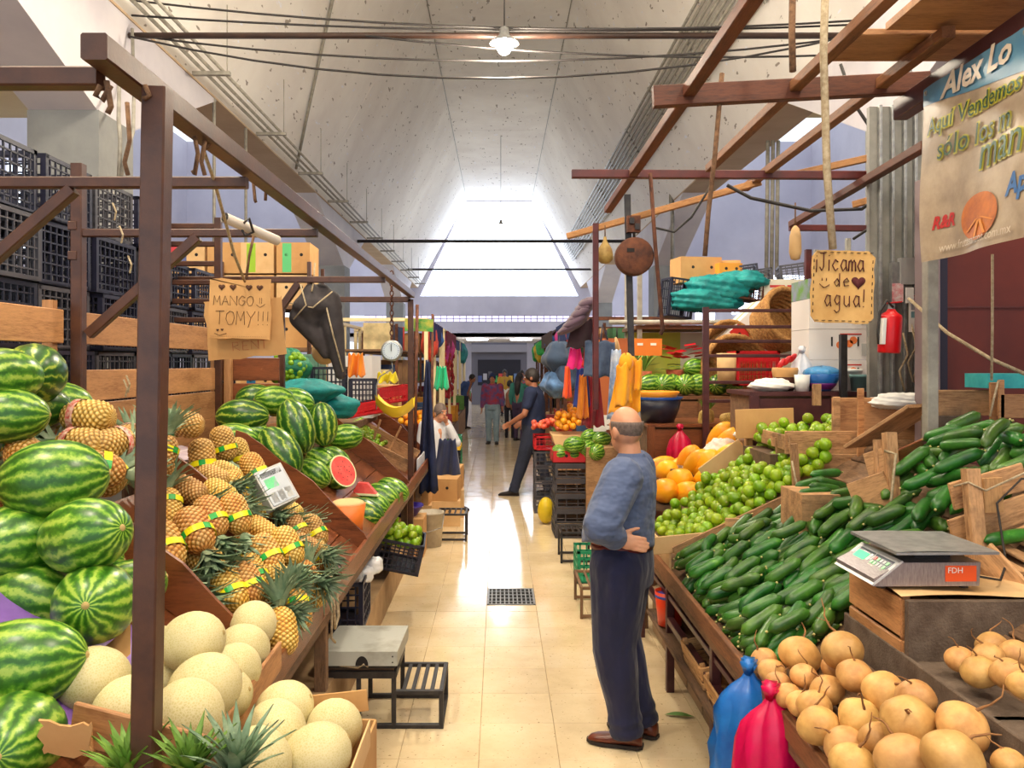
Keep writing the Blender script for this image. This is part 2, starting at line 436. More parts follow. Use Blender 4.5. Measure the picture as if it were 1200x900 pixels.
rope('tie_rod', [(-4.2, 24, 5.54), (4.2, 24, 5.54)], .05, M['cable'], label='black tie rod across the hall in front of the bright end window', cat='rod')
rope('tie_rod', [(-4.2, 36, 6.1), (4.2, 36, 6.1)], .05, M['cable'], label='farthest thin tie rod crossing the bright end window', cat='rod')
for k, (a, b, s, lab) in enumerate((((-4.15,9.1,6.0),(4.15,9.1,5.78),.2,'uppermost black cable sagging across the vault'),
        ((-4.15,9.15,5.85),(4.15,9.15,5.75),.12,'black cable running close above the brown tie rod'),
        ((-4.1,9,5.55),(4.15,9,5.62),.5,'lowest cable sagging below the bright lamp'),
        ((-1.5,9.1,5.6),(4.15,9.1,5.4),.12,'short black cable slanting from the lamp to the conduits'),
        ((-4.2,9.22,5.66),(4.2,9.22,5.66),.3,'thin cable sagging just beneath the tie rod'))):
    rope('cable', sag(a, b, s), .012, M['cable'], label=lab, cat='cable')

# ------------------------------------------------------------------ lamps
M['bulb'] = mat('lit_bulb', (255,250,240), emit=((255,250,236), 40))
M['bulbw'] = mat('lit_warm_bulb', (255,240,210), emit=((255,226,170), 12))
def lamp(x, y, z, lab, watt, top=TZ, col=(1,.87,.68), r=.1, m='bulb', group=None):
    t = thing('pendant_lamp', lab, 'lamp', (x, y, z), group=group)
    rope('flex', [(0,0,.12), (0,0,top-z)], .008, M['cable'], t)
    MB().lathe([(.02,.24),(.05,.22),(.06,.14),(.16,.06),(.165,.05),(.06,.12)], 16).build('shade', M['galv'], t, True)
    MB().ell((0,0,.02), (r,r,r*1.1), 14, 8).build('bulb', M[m], t, True)
    L = bpy.data.lights.new('lamp_light', 'POINT'); L.energy = watt; L.color = col; L.shadow_soft_size = .25
    o = bpy.data.objects.new('lamp_light', L); CO.objects.link(o); o.parent = t; o.location = (0,0,-.14)
    return t
lamp(.057, 9, 5.42, 'bright round lamp hanging by a cable in the middle of the vault', BIG_LAMP_W*1.4, r=.085)
lamp(.06, 30, 7.0, 'small pendant lamp in front of the daylit end window', 120, col=(.92,.96,1))
for x, y, z in ((-2.4,1.2,6.6),(2.4,1.2,6.6),(0,-1.5,7.0),(-2.6,5.2,6.9),(2.6,5.2,6.9)):  # unseen lamps added to brighten the near stalls and vault
    lamp(x, y, z, 'added unseen pendant lamp high over the near stalls', BIG_LAMP_W if abs(y) < 3 else LAMP_W, TZ if abs(x) < TW else TZ-(abs(x)-TW)*1.789, group='added unseen pendant lamps above the near stalls')
# ================================================================== produce: one prototype of each kind, copied
def rind_mat(name, light, dk, ns):
    t = NT(name); tc = t.n('ShaderNodeTexCoord').outputs['Object']
    sp = t.n('ShaderNodeSeparateXYZ', {0: tc})
    r = t.rnd()
    ang = t.math('ARCTAN2', sp.outputs[2], sp.outputs[1])
    dv = t.n('ShaderNodeVectorMath', {0: tc, 1: t.n('ShaderNodeCombineXYZ', {0: t.math('MULTIPLY', r, 30)})}, operation='ADD').outputs[0]
    n1 = t.noise(dv, 22, 4, .65); n2 = t.noise(dv, 60, 3, .6)
    w = t.math('MULTIPLY_ADD', ang, ns, t.math('MULTIPLY', t.math('SUBTRACT', n1, .5), 9))
    w = t.math('ADD', w, t.math('MULTIPLY', r, 20))
    s = t.math('MULTIPLY_ADD', t.math('SINE', w), .5, .5)
    s = t.math('ADD', s, t.math('MULTIPLY', t.math('SUBTRACT', n2, .5), .7))
    s = t.math('ADD', s, t.math('MULTIPLY', t.math('SUBTRACT', t.noise(dv, 9, 3), .5), 1.1))
    col = t.ramp(s, [(.0, lin(dk[0])), (.4, lin(dk[1])), (.75, lin(light[0])), (1, lin(light[1]))])
    t.set(t.b, 'Base Color', col); t.b.inputs['Roughness'].default_value = .3
    t.b.inputs['Specular IOR Level'].default_value = .5
    return t.m
M['rind'] = rind_mat('striped_watermelon_rind', ((108,156,42),(158,188,74)), ((38,90,20),(70,126,30)), 14)
M['rindD'] = rind_mat('dark_watermelon_rind', ((62,112,30),(160,178,66)), ((26,72,20),(40,92,24)), 12)
M['scar'] = mat('stem_scar', (176,152,96), rough=.9)
wm_me = MB().ell((0,0,0), (.118,.118,.158), 28, 18, Matrix.Rotation(PI/2, 3, 'Y'), lambda p, t, a: V((p.x*(1+.012*math.cos(10*a)), p.y*(1+.012*math.cos(10*a)), p.z))).mesh('watermelon', M['rind'], True)
wmD_me = wm_me.copy(); wmD_me.materials.clear(); wmD_me.materials.append(M['rindD'])
scar_me = MB().lathe([(.0,.004),(.006,.004),(.011,0),(.013,-.004)], 10, Matrix.Rotation(PI/2, 4, 'Y')).mesh('stem_scar', M['scar'], True)
def watermelon(p, ax=(1,0,0), s=1.0, ls=1.0, label=None, group=None):
    o = ob('watermelon', wmD_me if label and 'dark' in label else wm_me, None, p, frame(ax), (s*ls, s, s), label, 'watermelon', group)
    ob('stem_scar', scar_me, o, (.157,0,0)); ob('stem_scar', scar_me, o, (-.157,0,0), (0,0,PI))
    return o
# pineapple
def pine_body():
    mb = MB(); nu, nv = 104, 64; L, Rr = .2, .063; cols = []; vs = []
    for i in range(nv+1):
        v = i/nv; x = L*(v-.5)
        env = (max(0, 1-abs(2*v-1)**3.4))**.5 * (1.05-.12*v)
        for j in range(nu):
            u = j/nu
            a, b = 26*u, 20*v
            f = abs(math.sin(PI*(a*.5+b*.5)))*abs(math.sin(PI*(a*.5-b*.5)))
            f = f**.6
            r = Rr*env*(.92+.1*f+.05*max(0,f-.8))
            vs.append((x, r*math.cos(2*PI*u), r*math.sin(2*PI*u)))
            e = lin((74,66,22)); c = lin((204,146,44)); k = lin((240,214,146))
            if f < .55: q = f/.55; cc = [e[m]+(c[m]-e[m])*q for m in range(3)]
            else: q = (f-.55)/.45; cc = [c[m]+(k[m]-c[m])*q for m in range(3)]
            cols.append(cc)
    fs = [(i*nu+j, i*nu+(j+1) % nu, (i+1)*nu+(j+1) % nu, (i+1)*nu+j) for i in range(nv) for j in range(nu)]
    mb.add(vs, fs); mb.col = cols; return mb
def pine_mat(name, tint):
    t = NT(name); a = t.n('ShaderNodeVertexColor', layer_name='Col').outputs[0]
    n = t.noise(t.objc(), 16, 3); r = t.rnd()
    c = t.mix(t.math('MULTIPLY', t.ramp(n, [(.4,(0,0,0,1)),(.65,(1,1,1,1))]), .55), a, lin(tint), 'MULTIPLY')
    h = t.n('ShaderNodeHueSaturation', {'Hue': t.math('MULTIPLY_ADD', r, .03, .485), 'Value': t.math('MULTIPLY_ADD', r, .3, .85)}); t.set(h, 'Color', c)
    t.set(t.b, 'Base Color', h.outputs[0]); t.b.inputs['Roughness'].default_value = .55
    t.bump(t.noise(t.objc(), 220, 2), .4, .002); return t.m
M['pineY'] = pine_mat('ripe_pineapple_skin', (255,190,60)); M['pineG'] = pine_mat('green_pineapple_skin', (150,140,60))
_pb = pine_body(); pbY = _pb.mesh('body', M['pineY'], True); pbG = _pb.mesh('body', M['pineG'], True)
M['leaf'] = mat('pineapple_leaf', (92,124,92), (146,166,134), rough=.5, sc=14, rnd=.15)
M['leafg'] = mat('fresh_leaf', (96,140,50), (130,168,70), rough=.5, sc=14, rnd=.15)
def crown_me(seed, m, n=44, L=.13, spread=1.0):
    R = random.Random(seed); mb = MB()
    for k in range(n):
        q = k/n; az = k*2.39996
        tilt = (.18+1.05*(1-q)**1.1*spread)*R.uniform(.85,1.15); ln = L*(.45+.6*math.sin(PI*min(1, .25+q*.75)))*R.uniform(.85,1.1)
        wd = .0145*R.uniform(.8,1.1)*(1 if q < .7 else .7); base = .10+.03*q
        pts = []
        for i in range(5):
            s = i/4; an = tilt*(0.55+.75*s)
            pts.append((base+ln*(s*math.cos(tilt*.6)-.18*s*s*tilt), .012*(1-q)+ln*s*math.sin(an)*.9))
        vs = []; ca, sa = math.cos(az), math.sin(az)
        for i, (x, r) in enumerate(pts):
            w = wd*(1-(i/4)**2.2)+.0006
            for e, dz in ((-1, .003), (0, -.002), (1, .003)):
                y0, z0 = r-dz, e*w
                vs.append((x, y0*ca-z0*sa, y0*sa+z0*ca))
        mb.add(vs, [(i*3+j, i*3+j+1, i*3+j+4, i*3+j+3) for i in range(4) for j in range(2)])
    return mb.mesh('crown', m, True, fix=False)
crowns = [crown_me(1, M['leaf']), crown_me(2, M['leaf'], 38, .15, .8), crown_me(3, M['leafg'], 40, .12, .7)]
M['tape'] = mat('yellow_tape', (236,224,20), rough=.35); M['tapeg'] = mat('green_tape_print', (20,160,60), rough=.35); M['tapered'] = mat('red_tape', (206,50,44), (230,210,190), rough=.4, sc=60)
def band_me(m1, m2, x=.03, w=.013):
    mb = MB(); n = 40
    for j in range(n):
        a0, a1 = 2*PI*j/n, 2*PI*(j+1)/n; r = .0655
        mb.cur = 1 if (j % 10) in (0, 1, 2) else 0
        mb.add([(x-w, r*math.cos(a0), r*math.sin(a0)), (x-w, r*math.cos(a1), r*math.sin(a1)), (x+w, r*.99*math.cos(a1), r*.99*math.sin(a1)), (x+w, r*.99*math.cos(a0), r*.99*math.sin(a0))], [(0,1,2,3)])
    return mb.mesh('tape_band', [m1, m2], True)
bandY = band_me(M['tape'], M['tapeg']); bandR = band_me(M['tapered'], M['tapered'])
_pi = [0]
def pineapple(p, ax, s=1.0, kind='Y', band='Y', crown=True, label=None, group=None):
    _pi[0] += 1
    t = thing('pineapple', label, 'pineapple', p, frame(ax), group); t.scale = (s,)*3
    b = ob('body', pbY if kind == 'Y' else pbG, t); b.rotation_euler = (_pi[0]*1.3, 0, 0)
    if crown: ob('crown', crowns[_pi[0] % 2 if crown is True else crown], t, rot=(_pi[0]*.9,0,0))
    if band: ob('tape_band', bandY if band == 'Y' else bandR, t, rot=(_pi[0]*.7,0,0))
    return t
# melon
def melon_mat():
    t = NT('melon_net_rind'); v = t.objc()
    n = t.noise(v, 7, 4)
    vo = t.n('ShaderNodeTexVoronoi', {'Vector': v, 'Scale': 150}, feature='DISTANCE_TO_EDGE').outputs[0]
    col = t.ramp(n, [(.3, lin((182,168,110))), (.7, lin((214,200,146)))])
    col = t.mix(t.ramp(vo, [(.0, (.35,.35,.35,1)), (.25, (0,0,0,1))]), col, lin((238,230,196)))
    h = t.n('ShaderNodeHueSaturation', {'Value': t.math('MULTIPLY_ADD', t.rnd(), .14, .92)}); t.set(h, 'Color', col)
    t.set(t.b, 'Base Color', h.outputs[0]); t.b.inputs['Roughness'].default_value = .65
    t.bump(vo, -.25, .003); return t.m
M['melon'] = melon_mat()
melon_me = MB().ell((0,0,0), (.085,.085,.094), 24, 16, Matrix.Rotation(PI/2, 3, 'Y')).mesh('melon', M['melon'], True)
def melon(p, ax=(1,.3,.2), s=1.0, label=None, group=None):
    o = ob('melon', melon_me, None, p, frame(ax), s, label, 'melon', group)
    ob('stem_scar', scar_me, o, (.0925,0,0), scale=.8); return o
# small round and long fruit
def skin_mat(name, c, c2, c3=None, sc=14, rough=.4, hue=.03, bump=.05, bsc=160, pole=None):
    t = NT(name); v = t.objc()
    vo = t.n('ShaderNodeVectorMath', {0: v, 1: t.n('ShaderNodeCombineXYZ', {0: t.math('MULTIPLY', t.rnd(), 20)})}, operation='ADD').outputs[0]
    st = [(.32, lin(c)), (.66, lin(c2))]
    if c3: st.append((.8, lin(c3)))
    col = t.ramp(t.noise(vo, sc, 4, .6), st)
    h = t.n('ShaderNodeHueSaturation', {'Hue': t.math('MULTIPLY_ADD', t.rnd(), hue*2, .5-hue), 'Value': t.math('MULTIPLY_ADD', t.math('FRACT', t.math('MULTIPLY', t.rnd(), 5.7)), .4, .8)}); t.set(h, 'Color', col)
    t.set(t.b, 'Base Color', h.outputs[0]); t.b.inputs['Roughness'].default_value = rough
    t.bump(t.noise(v, bsc, 2), bump, .002); return t.m
M['lime'] = skin_mat('lime_skin', (100,140,12), (146,178,28), (184,198,54), 12, .35, .022)
M['cuc'] = skin_mat('cucumber_skin', (32,74,22), (62,116,34), (116,160,60), 16, .36, .03)
M['jic'] = skin_mat('jicama_skin', (184,132,72), (222,174,106), (238,202,142), 13, .5, .008, .35, 70)
M['orange'] = skin_mat('orange_skin', (238,140,20), (246,168,40), None, 10, .4, .015)
M['mango'] = skin_mat('papaya_skin', (238,150,14), (252,184,30), (212,186,60), 7, .4, .01)
M['tomato'] = skin_mat('tomato_skin', (226,92,60), (240,120,84), None, 8, .35, .01)
M['tip'] = mat('pale_tip', (186,176,110), rough=.8)
lm = MB(); lm.ell((0,0,0), (.0335,.0335,.036), 12, 8, None, lambda p, t, a: V((p.x, p.y, p.z*(1+.12*(t > 2.9)))))
lm.cur = 1; lm.lathe([(.0,-.0368),(.004,-.0365),(.006,-.034)], 6)
lime_me = lm.mesh('lime', [M['lime'], M['tip']], True)
def cuc_me(bend, L, r, seed):
    mb = MB(); n = 9; pts = []; rs = []
    R = random.Random(seed)
    for i in range(n):
        s = i/(n-1)*2-1
        pts.append((s*L/2, bend*(1-s*s), 0)); rs.append(r*max(.0, 1-abs(s)**5.5)**.5*(1+.06*s)+.0012)
    mb.tube(pts, rs, 10)
    mb.cur = 1; mb.tube([(L/2-.001, 0, 0), (L/2+.006, 0, 0)], .0045, 6)
    return mb.mesh('cucumber', [M['cuc'], M['tip']], True)
cucs = [cuc_me(b, l, r, i) for i, (b, l, r) in enumerate(((.004,.19,.023),(.012,.18,.022),(.008,.2,.0235),(.016,.185,.021),(.0,.17,.0245)))]
def jic_me(seed):
    R = random.Random(seed); ph = R.uniform(0,6); k = R.choice((4,5,3))
    def fn(p, t, a):
        z = p.z; top = max(0, z/.06)
        q = 1+.045*math.cos(k*a+ph)*math.sin(t)
        return V((p.x*q, p.y*q, z + (.02*max(0, top-.6)**1.5 if top > .6 else 0)))
    return MB().ell((0,0,0), (.075,.075,.062), 22, 16, None, fn).mesh('jicama', M['jic'], True)
jics = [jic_me(i) for i in range(5)]
M['root'] = mat('dry_root', (160,112,66), (120,80,48), rough=.9, sc=30)
def root_me(seed):
    R = random.Random(seed); mb = MB(); p = V((0,0,.055)); d = V((0,0,1)); pts = [p.copy()]; L = R.uniform(.07,.15)
    for i in range(7):
        d += V((R.gauss(0,.33), R.gauss(0,.33), R.uniform(-.12,.05))); d.normalize(); p = p + d*L/7; pts.append(p.copy())
    mb.tube(pts, [.009,.0055,.004,.0034,.003,.0026,.0022,.0015], 6)
    if R.random() < .6:
        q = pts[2]; mb.tube([q, q+V((R.uniform(-.03,.03),R.uniform(-.03,.03),.02)), q+V((R.uniform(-.06,.06),R.uniform(-.06,.06),.03))], [.003,.002,.001], 5)
    return mb.mesh('root', M['root'], True)
roots = [root_me(i) for i in range(8)]
def jicama(p, s, rot, k, label, group=None):
    o = ob('jicama', jics[k % 5], None, p, rot, s, label, 'jicama', group)
    ob('root', roots[k % 8], o, (0,0,-.004)); return o
def sphere_me(name, m, r, sq=1.0, n=12): return MB().ell((0,0,0), (r,r,r*sq), n, max(6, n*2//3)).mesh(name, m, True)
orange_me = sphere_me('orange', M['orange'], .04); tomato_me = sphere_me('tomato', M['tomato'], .036, .85)
pap = MB().ell((0,0,0), (.065,.065,.12), 20, 14, Matrix.Rotation(PI/2, 3, 'Y'), lambda p, t, a: V((p.x*(1+.22*p.z/.12)*(1+.03*math.cos(5*a)), p.y*(1+.22*p.z/.12)*(1+.03*math.cos(5*a)), p.z)))
papaya_me = pap.mesh('papaya', M['mango'], True)

# ------------------------------------------------------------------ heaps: settle loose items on a surface without interpenetration
def settle(p, ax, hl, rad, surf, nrm, bounds, pull=.004, it=45, k=5, fixed=None, seed=0, slide=None):
    "p (n,3) centres, ax (n,3) axes; every item a row of k spheres; returns new centres"
    n = len(p); p = np.array(p, float); ax = np.array(ax, float); ks = np.linspace(-1, 1, k) if np.max(hl) > 0 else np.zeros(1)
    k = len(ks); rad = np.broadcast_to(np.asarray(rad, float), (n,)); hl = np.broadcast_to(np.asarray(hl, float), (n,))
    rr = np.repeat(rad, k); own = np.repeat(np.arange(n), k); nrm = np.array(nrm, float)
    for t in range(it):
        if t < it-12:
            p -= nrm*pull
            if slide is not None: p += np.array(slide)
        q = (p[:, None, :] + ax[:, None, :]*(ks[None, :, None]*(hl-rad)[:, None, None])).reshape(-1, 3)
        d = q[:, None, :]-q[None, :, :]; L = np.sqrt((d*d).sum(-1))+1e-9
        ov = (rr[:, None]+rr[None, :])-L
        ov[own[:, None] == own[None, :]] = 0; ov[ov < 0] = 0
        mv = (d/L[..., None]*ov[..., None]*.42)
        w = np.zeros((n, 3)); c = (ov > 0).sum(1).reshape(n, k).sum(1)
        np.add.at(w, own, mv.sum(1)); p += w/np.maximum(1, c/2.2)[:, None]
        if fixed is not None:
            for fc, fr in fixed:
                dd = p-np.array(fc); l2 = np.sqrt((dd*dd).sum(-1))+1e-9; o2 = np.maximum(0, rad+fr-l2); p += dd/l2[:, None]*o2[:, None]
        p = bounds(p) if bounds else p
        h = surf(p[:, 0], p[:, 1])
        low = np.maximum(0, h+rad/max(.5, abs(nrm[2]))-p[:, 2]); p[:, 2] += low
    return p
def scatter(n, samp, surf, H, seed):
    R = random.Random(seed); out = []
    for i in range(n):
        x, y = samp(R); out.append((x, y, float(surf(np.array(x), np.array(y)))+R.uniform(.02, H)))
    return np.array(out)
def rr(a, b): return R0.uniform(a, b)
R0 = random.Random(11)

# ------------------------------------------------------------------ crates
_cc = {}
def lattice(w, d, h, nx, ny, nz, bar=.008, rim=.022, solid=0.0):
    "moulded plastic crate, open at the top; base centre at the origin"
    mb = MB(); t = .012
    for z in (0, h-rim):
        for s in (-1, 1):
            mb.bb((-w/2, s*d/2-t*s, z), (w/2, s*d/2, z+rim)); mb.bb((s*w/2-t*s, -d/2, z), (s*w/2, d/2, z+rim))
    for sx in (-1, 1):
        for sy in (-1, 1): mb.bb((sx*w/2, sy*d/2, 0), (sx*(w/2-.028), sy*(d/2-.028), h))
    for s in (-1, 1):
        for i in range(1, nx):
            x = -w/2+w*i/nx; mb.bb((x-bar/2, s*d/2-s*t, 0), (x+bar/2, s*d/2-s*.003, h))
        for i in range(1, ny):
            y = -d/2+d*i/ny; mb.bb((s*w/2-s*t, y-bar/2, 0), (s*w/2-s*.003, y+bar/2, h))
        for i in range(1, nz):
            z = h*i/nz; mb.bb((-w/2, s*d/2-s*t, z-bar/2), (w/2, s*d/2-s*.003, z+bar/2)); mb.bb((s*w/2-s*t, -d/2, z-bar/2), (s*w/2-s*.003, d/2, z+bar/2))
        if solid:
            mb.bb((-w/2, s*d/2-s*t, h*(1-solid)), (w/2, s*d/2-s*.006, h)); mb.bb((s*w/2-s*t, -d/2, h*(1-solid)), (s*w/2-s*.006, d/2, h))
    mb.bb((-w/2, -d/2, 0), (w/2, d/2, .01))
    return mb
def pcrate(p, dims, m, label, rot=(0,0,0), group=None, n=(9,7,6), name='plastic_crate', solid=0.0, bar=.008):
    key = (dims, m.name, n, solid, bar)
    me = _cc.get(key)
    if me is None: me = _cc[key] = lattice(*dims, *n, bar=bar, solid=solid).mesh(name, m)
    return ob(name, me, None, p, rot, None, label, 'crate', group)
def wcrate(p, dims, m, label, rot=(0,0,0), group=None, slats=3, name='wooden_crate', gap=.012, floor=True, sides='lrfb'):
    w, d, h = dims; t = thing(name, label, 'crate', p, rot, group); th = .012; sh = (h-gap*(slats-1))/slats
    for i in range(slats):
        z = sh/2+i*(sh+gap)
        if 'f' in sides: beam('slat', (-w/2, -d/2, z), (w/2, -d/2, z), th, sh, m, t)
        if 'b' in sides: beam('slat', (-w/2, d/2, z), (w/2, d/2, z), th, sh, m, t)
        if 'l' in sides: beam('slat', (-w/2, -d/2, z), (-w/2, d/2, z), th, sh, m, t)
        if 'r' in sides: beam('slat', (w/2, -d/2, z), (w/2, d/2, z), th, sh, m, t)
    for sx in (-1, 1):
        for sy in (-1, 1): beam('corner_post', (sx*(w/2-.018), sy*(d/2-.018), 0), (sx*(w/2-.018), sy*(d/2-.018), h+.012), .024, .024, m, t)
    if floor:
        k = max(2, int(d/.11))
        for i in range(k): beam('base_slat', (-w/2, -d/2+d*(i+.5)/k, .006), (w/2, -d/2+d*(i+.5)/k, .006), d/k-.012, .01, m, t)
    return t
def carton(p, dims, m, label, rot=(0,0,0), group=None, flaps=0, stripe=None, holes=True, cat='box'):
    w, d, h = dims; o = thing('carton', label, cat, p, rot, group)
    mb = MB(); mb.bb((-w/2,-d/2,0),(w/2,d/2,h)) if not flaps else [mb.bb(a, b) for a, b in (((-w/2,-d/2,0),(w/2,d/2,.006)),((-w/2,-d/2,0),(w/2,-d/2+.006,h)),((-w/2,d/2-.006,0),(w/2,d/2,h)),((-w/2,-d/2,0),(-w/2+.006,d/2,h)),((w/2-.006,-d/2,0),(w/2,d/2,h)))]
    mb.build('box_body', m, o)
    if stripe: 
        q = MB(); q.bb((-w*.32,-d/2-.002,h*.03),(-w*.05,-d/2+.001,h*.97)); q.build('printed_panel', stripe, o)
    if holes:
        q = MB()
        for x in (-w*.2, w*.25): q.lathe([(.018,-.002),(.018,.002)], 10, Matrix.Translation((x,-d/2,h*.6)) @ Matrix.Rotation(PI/2, 4, 'X'))
        q.build('hand_hole', M['black'], o)
    if not flaps: MB().bb((-w/2+.002,-.02,h-.001),(w/2-.002,.02,h+.0015)).build('tape', M['cardl'], o)
    return o
# ================================================================== stall along the aisle with melons, pineapples and watermelons
def spread(items, it=60):
    "items [px,py,Y,r]: slide overlapping balls apart along depth"
    for _ in range(it):
        for i in range(len(items)):
            for j in range(i):
                a, b = items[i], items[j]; pa, pb = P(*a[:3]), P(*b[:3]); o = (a[3]+b[3])*.97-(pa-pb).length
                if o > 0:
                    s = .3*o if a[2] >= b[2] else -.3*o
                    a[2] += s; b[2] -= s
    return [P(*a[:3]) for a in items]
def deckL(x): return .80+.70*(-.82-x)
LS = thing('fruit_stall', 'long sloping wooden fruit stall with wavy dividers and a lip board', 'stall')
for i in range(6):
    x0, x1 = -.83-.13*i, -.83-.13*(i+1)
    a = V(((x0+x1)/2, 1.55, deckL((x0+x1)/2)-.012)); b = a.copy(); b.y = 9.4
    beam('deck_board', a, b, .155, .018, M['varnish'], LS, up=(.7,0,1))
for x in (-1.70, -1.86): beam('shelf_board', (x, 1.55, 1.40), (x, 9.4, 1.40), .155, .022, M['varnish'], LS)
beam('lip_board', (-.80, 1.5, .815), (-.80, 9.4, .815), .022, .1, M['varnish'], LS)
beam('lip_rail', (-.815, 1.5, .745), (-.815, 9.4, .745), .05, .045, M['oldwood'], LS)
for y in (1.7, 2.9, 4.1, 5.3, 6.5, 7.7, 9.0):
    beam('leg', (-.9, y, .26), (-.9, y, .74), .06, .06, M['oldwood'], LS); beam('leg', (-1.85, y, .26), (-1.85, y, 1.39), .06, .06, M['oldwood'], LS)
MB().bb((-1.95,1.5,0),(-.87,9.4,.27)).build('plinth', mat('tan_plaster', (188,158,118), (160,128,92), rough=.9, sc=5), LS)
MB().bb((-1.5,1.5,.27),(-1.46,9.4,.95)).build('back_panel', M['oldwood'], LS)
def divider(y, k=0):
    pr = [(-.795,.78),(-.79,.86),(-.81,.90),(-.90,.985),(-1.0,1.085),(-1.12,1.215),(-1.22,1.285),(-1.32,1.345),(-1.42,1.43),(-1.52,1.50),(-1.58,1.52),(-1.60,1.36)]
    MB().prism(pr, .018, 'y', y).build('divider', M['varnish'], LS)
for y in (2.87, 3.78, 4.87, 7.15, 9.3): divider(y)
# back boards above the shelf
for z, h in ((2.085,.15), (1.815,.15), (1.64,.18), (1.48,.14)):
    for y0, y1 in ((1.6, 3.62), (3.76, 5.68)):
        beam('back_board', (-1.955, y0, z), (-1.955, y1, z), .02, h, M['ply'], LS)
for y in (1.8, 3.58, 5.66): beam('back_post', (-1.985, y, 1.0), (-1.985, y, 2.2), .05, .04, M['ply'], LS)
for z, h in ((1.88,.16), (1.70,.16)): beam('end_board', (-1.95, 5.72, z), (-1.55, 5.72, z), .02, h, M['varnish'], LS)
beam('end_post', (-1.9, 5.69, 1.4), (-1.9, 5.69, 2.2), .05, .06, M['ply'], LS)

# steel frame over the stall
SF = thing('steel_frame', 'brown steel frame of posts and square rails over the fruit stall', 'frame')
def st(a, b, w=.05, h=None, nm='rail', m='steel'): return beam(nm, a, b, w, h or w, M[m], SF, .004)
st((-.824,1.85,0), (-.779,1.85,2.545), .054, nm='post')
st((-.83,1.66,2.57), (-.83,7.7,2.57), .055)
st((-.86,1.75,2.535), (-2.5,1.75,2.535), .042)
st((-.83,2.67,2.515), (-2.4,2.67,2.515), .036); st((-.83,3.7,2.515), (-1.93,3.7,2.515), .036)
st((-.83,5.9,2.53), (-2.4,5.9,2.53), .045); st((-.83,7.6,2.52), (-1.5,7.6,2.52), .05)
st((-.83,7.6,2.52), (-.83,7.6,0), .05, nm='post')
st((-1.92,3.7,1.0), (-1.92,3.7,2.83), .052, nm='post'); st((-1.93,5.57,1.0), (-1.93,5.57,2.92), .045, nm='post')
st(P(330,352,5.9), P(330,470,5.9), .045, nm='post')
st(P(86,222,2.67), P(-10,306,2.67), .04, nm='brace'); st(P(104,392,3.7), P(232,278,3.7), .045, nm='brace')
st(P(322,372,5.9), P(350,332,5.9), .05, nm='brace')
st((-2.4,2.67,1.4), (-2.4,2.67,2.52), .04, nm='post'); st((-2.4,5.9,1.0), (-2.4,5.9,2.52), .04, nm='post')
for y in (265,286,309,331,353,375): st(P(256,y,5.57), P(192 if y < 360 else 205,y,5.57), .035, nm='rung')
for y in (228,265,300): beam('tab', P(92,y,3.69), P(82,y,3.69), .04, .04, M['steel'], SF)
# twine tied round the frame
tw = [([(118,100),(112,112),(120,118),(130,100)],1.72),([(125,95),(130,125),(126,133)],1.72),([(170,100),(175,112),(168,116)],1.82),([(228,160),(232,180),(228,205),(226,200)],2.2),([(240,165),(236,190),(240,205)],2.25),([(245,155),(246,170),(238,176)],2.3),([(150,205),(146,190),(152,165),(149,120)],2.2),([(297,215),(299,235),(300,237)],2.9),([(312,215),(311,235)],3.0)]
for k, (pp, Y) in enumerate(tw):
    rope('string', [P(x, y, Y) for x, y in pp], .006, M['olderope'], label='frayed brown string knotted on the steel rail over the fruit', cat='string', group='frayed strings on the steel rail')

# crates of navy plastic behind the back boards
PF = thing('storage_rack', 'dark wooden rack behind the stall holding the plastic crates', 'rack')
for y in (3.3, 4.6, 6.2): beam('leg', (-2.1,y,0), (-2.1,y,1.3), .06,.06, M['oldwood'], PF); beam('leg', (-3.1,y,0), (-3.1,y,1.3), .06,.06, M['oldwood'], PF)
for x in np.arange(-3.1, -2.0, .13): beam('plank', (float(x), 2.9, 1.32), (float(x), 7.2, 1.32), .12, .03, M['oldwood'], PF)
gz = 'navy crates stacked behind the boards'
for r, (y, zs) in enumerate(((3.75, 5), (4.27, 5), (4.79, 5), (5.31, 5), (5.83, 4), (6.35, 4), (6.87, 4))):
    for k in range(zs):
        pcrate((-2.56+R0.uniform(-.02,.02)-.05*(r > 3), y+R0.uniform(-.01,.01), 1.34+.327*k), (.6,.48,.32), M['crateb'] if (r+k) % 3 else M['crateg'], 'navy plastic lattice crate stacked behind the boards of the fruit stall', (0,0,R0.uniform(-.03,.03)), gz, (11,9,6))
wt = MB()
for x, y in ((132,238),(140,265),(150,300),(145,445),(148,440)):
    wt.tube([P(x,y,3.35), P(x+4,y+10,3.34), P(x+2,y+20,3.35)], .004, 5)
wt.build('twine', M['twine'], label='pale twine ends hanging on the navy crates', cat='twine')
MB().box(V((-2.62,6.35,2.76)), (.13,.2,.22)).build('red_container', M['cratered'], label='small red container standing on the navy crates behind the post', cat='container')

